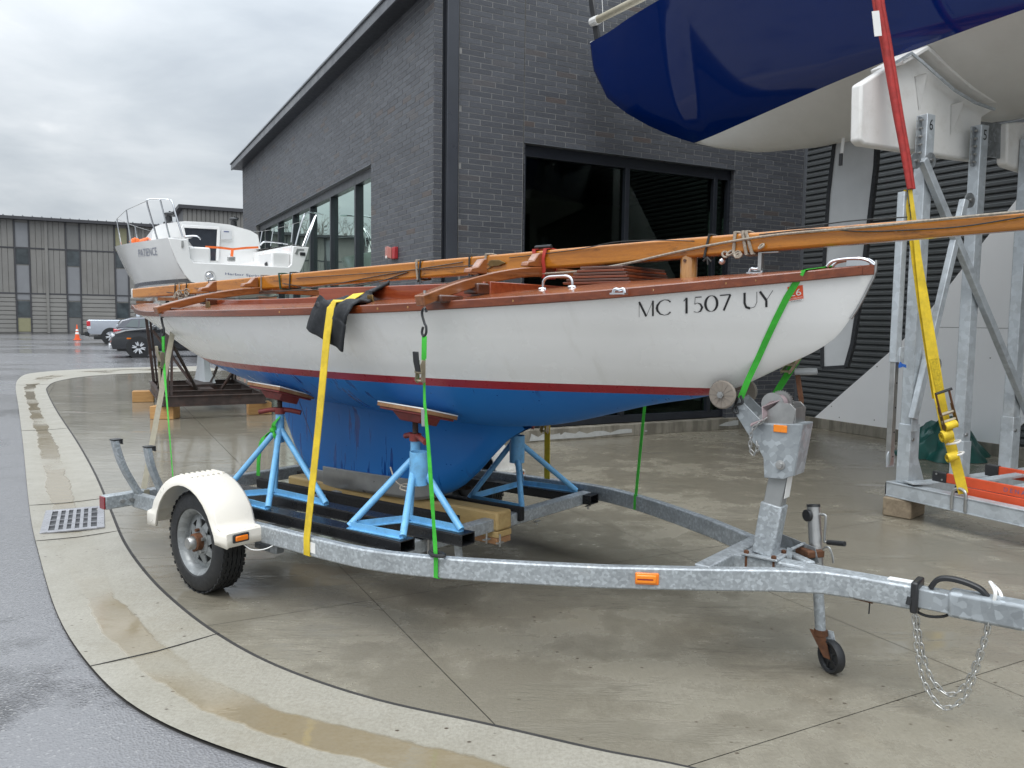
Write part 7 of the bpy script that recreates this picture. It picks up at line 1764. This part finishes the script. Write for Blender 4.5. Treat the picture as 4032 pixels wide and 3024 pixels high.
c = PX(1992, 625, -.025); m = MB(); m.box(c, (.02, .04, .08), Matrix.Rotation(R(20), 3, 'X')); m.build('latch', 'steel_dull', wy, bevel=.003)
c = PX(825, 545, -.03); m = MB(); m.box(c, (.02, .03, .10)); m.build('latch', 'steel_dull', wy, bevel=.003)
def tr_hit(x, y): return PX(x, y, -.0225)
text_part('Harbor Springs', wy, 'ink_blue', (0, 0, 0), (0, 1, 0), (0, 0, 1), 1, 1, hit=px_quad((1262, 868), (1660, 893), (1660, 862), (1262, 836), tr_hit))
def side_hit(x, y):
    lo, hi = 0.0, 3.5
    def gap(xx):
        p = fx(PF, 219.4 + x * kc, 411.5 + y * kc, xx); return p.y - (py_(xx, p.z) + .006), p
    s0 = gap(lo)[0]
    for i in range(1, 36):
        v = gap(i * .1)[0]
        if (v > 0) != (s0 > 0): lo, hi = (i - 1) * .1, i * .1; break
    for _ in range(25):
        mid_ = (lo + hi) / 2
        if (gap(mid_)[0] > 0) == (s0 > 0): lo = mid_
        else: hi = mid_
    return gap(lo)[1]
text_part('PATIENCE', wy, 'name_grey', (0, 0, 0), (0, 1, 0), (0, 0, 1), 1, 1, hit=px_quad((378, 680), (568, 662), (555, 578), (372, 602), side_hit))
# fin keel and rudder blade
f0 = fx(PF, 430, 828, 2.3)
def fin(pts, th, name, mat):
    m = MB(); m.prism([Vector((x, -th / 2, z)) for x, z in pts], (0, th, 0)); return m.build(name, mat, wy, bevel=th * .45, seg=3)
KY = f0.y
m = MB()
rows = []
for z, x0, x1, th in ((1.75, 2.15, 2.72, .10), (1.2, 2.18, 2.70, .095), (.85, 2.18, 2.70, .10), (.62, 2.12, 2.74, .13), (.45, 1.98, 2.82, .20), (.375, 1.92, 2.86, .22)):
    rows.append([Vector((lerp(x0, x1, t), KY * .0 + sg * th / 2 * (max(0, 1 - abs(2 * t - .8) ** 2.2 * .55)) ** .5, z)) for sg, ts in ((-1, (0, .15, .4, .7, 1)), (1, (1, .7, .4, .15, 0))) for t in ts])
m.loft(rows, closed=True, caps=True); m.build('fin_keel', 'fin_grey', wy, smooth=50)
fin([(.25, 2.0), (.55, 1.95), (.50, 1.0), (.32, .60), (.22, .62)], .05, 'rudder', 'gelcoat_grey')

# rusty steel cradle
use(BF)
wc_ = thing('rusty_cradle', 'rusty brown steel cradle frame under the white yacht', 'cradle', (1.67, 14.7, .2))
CU0, CU1, CV0, CV1 = .93, 2.42, 13.12, 16.25
def ch(a, b, h=.16, w=.07):
    a, b = V(a), V(b); m = MB(); m.bar(a + Vector((0, 0, h / 2)), b + Vector((0, 0, h / 2)), .012, h - .02); m.bar(a + Vector((0, 0, .006)), b + Vector((0, 0, .006)), w, .012); m.bar(a + Vector((0, 0, h - .006)), b + Vector((0, 0, h - .006)), w, .012); m.build('frame_beam', 'rusty_steel', wc_)
ZB0 = .20
ch((CU0, CV0, ZB0), (CU1, CV0, ZB0)); ch((CU0, CV1, ZB0), (CU1, CV1, ZB0)); ch((CU0, CV0 + .04, ZB0 + .0005), (CU0, CV1 - .04, ZB0 + .0005)); ch((CU1, CV0 + .04, ZB0 + .0005), (CU1, CV1 - .04, ZB0 + .0005))
for v in (14.1, 15.2): ch((CU0 + .04, v, ZB0 + .002), (CU1 - .04, v, ZB0 + .002), .15)
m = MB(); m.span((1.50, 14.7, .362), (1.86, 15.9, .40)); m.build('keel_plate', 'rusty_steel', wc_)
m = MB(); m.span((1.58, 14.2, .31), (1.78, 16.1, .361)); m.build('keel_beam', 'rusty_steel', wc_)
PO = [((CU0 + .05, CV0 + .06), (1.02, 13.3), 1.80), ((CU0 + .05, CV1 - .06), (.85, 16.1), 1.78), ((CU1 - .05, CV0 + .06), (2.5, 13.35), 1.85), ((CU1 - .05, CV1 - .06), (2.35, 16.1), 1.78)]
for (u, v), (u2, v2), z in PO:
    m = MB(); m.bar((u, v, ZB0 + .16), (u2, v2, z), .05, .05, (0, 1, 0)); m.build('cradle_post', 'rusty_steel', wc_)
    m = MB(); m.bar((u + .06, v + .03, ZB0 + .16), (u2 + .08, v2 + .12, z - .1), .035, .035, (0, 1, 0)); m.build('cradle_post', 'rusty_steel', wc_)
    m = MB(); m.box((u2, v2, z + .03), (.28, .22, .05)); m.build('cradle_pad', 'crutch_wood', wc_)
for a, b in (((CU0 + .05, CV0 + .1, 1.35), (1.5, 14.15, .37)), ((CU1 - .05, CV0 + .1, 1.35), (1.9, 14.15, .37)), ((CU0 + .05, CV1 - .1, 1.3), (1.55, 15.2, .37)), ((CU1 - .05, CV1 - .1, 1.3), (1.85, 15.2, .37)), ((CU0 + .02, CV0 + .15, .9), (CU0 + .02, 14.6, .37))):
    m = MB(); m.bar(a, b, .035, .035); m.build('brace', 'rusty_steel', wc_)
for u, v in ((CU0 - .03, CV0 + .05), (CU1 + .04, CV0 + .0)): m = MB(); m.tube((u, v + .1, .36), (u - .02, v + .12, .95), .02, n=8); m.build('pad_screw', 'strap_beige', wc_)
for (x, y), rot_, lab in (((357, 893), 0, 'sawn wooden block under the nearest corner of the rusty cradle'), ((563, 883), 25, 'sawn wooden block under the right corner of the rusty cradle'), ((311, 856), 20, 'sawn wooden block under the far left corner of the rusty cradle')):
    use(BF)
    g0 = fz(BF, x, y + 13, 0); use(BF @ Matrix.Translation((g0.x, g0.y + .12, 0)) @ Matrix.Rotation(R(-27 + rot_), 4, 'Z')); m = MB(); m.span((-.18, -.11, 0), (.18, .15, .199)); solo(m, 'wooden_block', lab, 'wooden block', 'cedar_block', 'blocks under the rusty cradle', bevel=.008)
# ------------------------------------------------------------------ parked cars
def car(origin, deg, label, body, kind, name):
    use(frame(origin[0], origin[1], deg))       # x forwards, y to its left, z up
    t = thing(name, label, 'car' if kind != 'pickup' else 'pickup truck', (0, 0, 0), 'vehicles parked across the yard')
    if kind == 'suv':
        W, wb, rw = 1.84, 2.68, .36; xf, xr = 1.34, -1.34
        prof = [(2.22, .30), (2.28, .50), (2.24, .72), (2.12, .90), (1.75, 1.00), (1.10, 1.07), (-1.9, 1.10), (-2.18, 1.05), (-2.24, .80), (-2.22, .45), (-2.10, .30)]
        gh = [(1.08, 1.05), (.35, 1.56), (-.2, 1.65), (-1.5, 1.64), (-1.85, 1.55), (-2.15, 1.08)]
        win = [((.86, 1.10), (.32, 1.50), (-.35, 1.555), (-.38, 1.12)), ((-.46, 1.12), (-.43, 1.555), (-1.25, 1.55), (-1.35, 1.13)), ((-1.42, 1.13), (-1.32, 1.55), (-1.62, 1.50), (-1.88, 1.14))]
    elif kind == 'wagon':
        W, wb, rw = 1.82, 2.67, .34; xf, xr = 1.30, -1.34
        prof = [(2.15, .28), (2.2, .50), (2.1, .72), (1.9, .84), (.95, .96), (-1.9, 1.0), (-2.22, .95), (-2.28, .72), (-2.26, .45), (-2.1, .28)]
        gh = [(1.0, .94), (.25, 1.40), (-.4, 1.47), (-1.6, 1.43), (-2.0, 1.32), (-2.2, .97)]
        win = [((.75, 1.0), (.25, 1.34), (-.35, 1.40), (-.38, 1.01)), ((-.46, 1.01), (-.43, 1.40), (-1.25, 1.37), (-1.30, 1.02)), ((-1.37, 1.02), (-1.32, 1.37), (-1.62, 1.32), (-1.86, 1.05))]
    else:
        W, wb, rw = 2.02, 3.7, .40; xf, xr = 1.9, -1.8
        prof = [(2.75, .42), (2.85, .70), (2.8, 1.05), (2.6, 1.18), (1.5, 1.24), (-.45, 1.28), (-.5, 1.27), (-2.85, 1.27), (-2.92, 1.20), (-2.9, .62), (-2.8, .50)]
        gh = [(1.45, 1.22), (.70, 1.80), (.2, 1.90), (-.35, 1.88), (-.55, 1.72), (-.60, 1.26)]
        win = [((1.15, 1.28), (.66, 1.73), (.20, 1.78), (.18, 1.28)), ((.10, 1.28), (.12, 1.78), (-.35, 1.76), (-.42, 1.28))]
    m = MB(); rows = []
    for yy, k in ((-W / 2, .965), (-W / 2 * .97, .99), (0, 1.0), (W / 2 * .97, .99), (W / 2, .965)):
        rows.append([Vector((x * (k if abs(x) > 2 else 1), yy, lerp(.65, z, k) if k < 1 else z)) for x, z in prof])
    m.loft(rows, closed=True, caps=True); bd = m.build('body', body, t, bevel=.05, seg=3)
    m = MB(); rows = []
    for yy in (-1, 1):
        rows.append([Vector((x, yy * (W / 2 - .06 - max(0, z - 1.05) * .28), z)) for x, z in gh])
    m.loft(rows, closed=True, caps=True); cb = m.build('cabin', body, t, bevel=.05, seg=3)
    for sg in (-1, 1):
        for q in win:
            m = MB(); m.add([(x, sg * (W / 2 - .052 - max(0, z - 1.05) * .28), z) for x, z in q], [(0, 1, 2, 3)]); m.build('side_window', 'car_glass', t)
    # windscreen and rear window
    for (a, b) in ((gh[0], gh[1]), (gh[-1], gh[-2])):
        m = MB(); ux = .012 if a is gh[0] else -.012
        m.add([(lerp(a[0], b[0], k) + ux, sg * (W / 2 - .16 - max(0, lerp(a[1], b[1], k) - 1.05) * .28), lerp(a[1], b[1], k) + .006) for k, sg in ((.12, -1), (.12, 1), (.92, 1), (.92, -1))], [(0, 1, 2, 3)]); m.build('windscreen' if a is gh[0] else 'rear_window', 'car_glass', t)
    for x in (xf, xr):
        for sg in (-1, 1):
            c = Vector((x, sg * (W / 2 - .10), rw)); ax = Vector((0, sg, 0))
            m = MB(); m.lathe([(rw + .055, -.06), (rw + .06, .112), (rw - .02, .115)], c, ax, 28); m.build('wheel_arch', 'car_trim', t)
            m = MB(); m.lathe([(rw * .62, -.1), (rw * .95, -.1), (rw, -.06), (rw, .07), (rw * .95, .105), (rw * .66, .108), (rw * .63, .09)], c + ax * .008, ax, 28); wh = m.build('wheel', 'rubber', t, smooth=40)
            m = MB(); m.lathe([(0, .05), (rw * .62, .05)], c, ax, 24); m.build('rim_back', 'car_trim', wh)
            for k in range(6):
                a = k * math.pi / 3 + .2; d = Vector((math.cos(a), 0, math.sin(a))); tg = Vector((-math.sin(a), 0, math.cos(a)))
                m = MB(); m.prism([c + ax * .085 + d * .03 + tg * .03, c + ax * .085 + d * .03 - tg * .03, c + ax * .098 + d * rw * .62 - tg * .055, c + ax * .098 + d * rw * .62 - tg * .02, c + ax * .09 + d * rw * .40, c + ax * .098 + d * rw * .62 + tg * .02, c + ax * .098 + d * rw * .62 + tg * .055], ax * .012); m.build('rim_spoke', 'headlamp' if kind != 'wagon' else 'steel_dull', wh)
    m = MB(); m.span((-2.05 if kind != 'pickup' else -2.6, -W / 2 + .04, .24), (2.05 if kind != 'pickup' else 2.5, W / 2 - .04, .42)); m.build('sill', 'car_trim', t, bevel=.03)
    ex = max(x for x, z in prof); er = min(x for x, z in prof)
    for sg in (-1, 1):
        zl_ = {'suv': (.74, .84), 'wagon': (.66, .78), 'pickup': (.85, 1.05)}[kind]; m = MB(); m.span((ex - .32, sg * W * .30, zl_[0]), (ex - .05, sg * (W / 2 - .012), zl_[1])); m.build('headlight', 'headlamp', t, bevel=.03)
        zr_ = {'suv': (.86, 1.0), 'wagon': (.74, .93), 'pickup': (.92, 1.20)}[kind]; m = MB(); m.span((er + .005, sg * W * .34, zr_[0]), (er + .30 if kind != 'pickup' else er + .20, sg * (W / 2 + .004), zr_[1])); m.build('tail_light', 'tail_red', t, bevel=.03)
        if kind == 'pickup': m = MB(); m.span((er + .01, sg * W * .40, .78), (er + .20, sg * (W / 2 + .004), .915)); m.build('reverse_light', 'headlamp', t, bevel=.02)
        m = MB(); m.box(({'suv': .78, 'wagon': .70, 'pickup': 1.05}[kind], sg * (W / 2 + .08), {'suv': 1.10, 'wagon': 1.0, 'pickup': 1.32}[kind]), (.12, .18, .13)); m.build('wing_mirror', body if kind != 'pickup' else 'car_trim', t, bevel=.04)
        if kind == 'suv':
            m = MB(); m.box((ex - .62, sg * (W / 2 + .0), .70), (.14, .02, .05)); m.build('side_marker', 'amber', t)
    m = MB(); m.span((ex - .10, -W / 2 + .15, .30), (ex + .04, W / 2 - .15, .50)); m.build('bumper', 'headlamp' if kind == 'suv' else 'car_trim', t, bevel=.04)
    m = MB(); m.span((er - .10 if kind == 'pickup' else er - .03, -W / 2 + .08, .42), (er + .12, W / 2 - .02, .66)); m.build('bumper', 'car_trim', t, bevel=.04)
    if kind == 'pickup':
        m = MB(); m.span((-2.82, -W / 2 + .12, 1.262), (-.6, W / 2 - .12, 1.285)); m.build('bed_cover', 'car_trim', t)
        m = MB(); m.bar((-3.2, .0, .48), (-2.9, .0, .48), .08, .08); m.build('tow_hitch', 'car_trim', t); m = MB(); m.tube((-2.85, -.7, .40), (-2.4, -.7, .42), .04, n=10); m.build('exhaust', 'steel_dull', t)
    else:
        for sg in (-1, 1): m = MB(); m.bar((.1, sg * .62, gh[2][1] + .03), (-1.5, sg * .62, gh[3][1] + .03), .03, .03); m.build('roof_rail', 'steel_dull', t)
    return t
g1 = on_z(300, 772); g2 = on_z(452, 770)
d_ = Vector((-math.cos(R(27.65)), -math.sin(R(27.65)), 0)); pl_ = Vector((d_.y, -d_.x, 0)) * -1
c_ = g1 - d_ * 1.34 + Vector((-math.sin(R(27.65)), math.cos(R(27.65)), 0)) * .85
car((c_.x, c_.y), 207.65, 'black compact SUV parked side on, pointing left', 'car_black', 'suv', 'parked_suv')
q = WP(247, 735, 34.0); f_ = Vector((math.cos(R(27.65)), math.sin(R(27.65)), 0)); n_ = Vector((-f_.y, f_.x, 0))
c_ = Vector((q.x, q.y, 0)) + f_ * 2.28 + n_ * .9
car((c_.x, c_.y), 27.65, 'dark grey estate car with red tail light, half hidden behind the black SUV', 'car_grey', 'wagon', 'parked_estate_car')
q = on_z(240, 743); c_ = Vector((q.x, q.y, 0)) + f_ * 1.8 + n_ * .95
car((c_.x, c_.y), 27.65, 'silver pickup truck with red tail light farthest back by the warehouse', 'car_silver', 'pickup', 'parked_pickup')
# traffic cones
def cone(p, h, label):
    use(frame(p.x, p.y, 20)); t = thing('traffic_cone', label, 'traffic cone', (0, 0, 0), 'orange traffic cones')
    m = MB(); m.box((0, 0, .02), (h * .42, h * .42, .04)); m.build('base', 'cone_orange', t, bevel=.01)
    m = MB(); m.lathe([(h * .16, .04), (h * .105, h * .38)], (0, 0, 0), (0, 0, 1), 20); m.lathe([(h * .058, h * .70), (h * .03, h * .97), (h * .02, h), (0, h)], (0, 0, 0), (0, 0, 1), 20); m.lathe([(h * .085, h * .51), (h * .074, h * .58)], (0, 0, 0), (0, 0, 1), 20); m.build('body', 'cone_orange', t, smooth=50)
    for a, b in ((.38, .51), (.58, .70)):
        m = MB(); ra, rb = lerp(.16, .03, (a - .04) / .93) * h, lerp(.16, .03, (b - .04) / .93) * h; m.lathe([(ra, a * h), (rb, b * h)], (0, 0, 0), (0, 0, 1), 20); m.build('reflective_band', 'sticker_white', t, smooth=50)
cone(on_z(167, 734.5), .92, 'tall orange traffic cone with white bands by the warehouse wall')
cone(on_z(535, 804), .70, 'orange traffic cone showing between the rusty cradle and the keelboat')
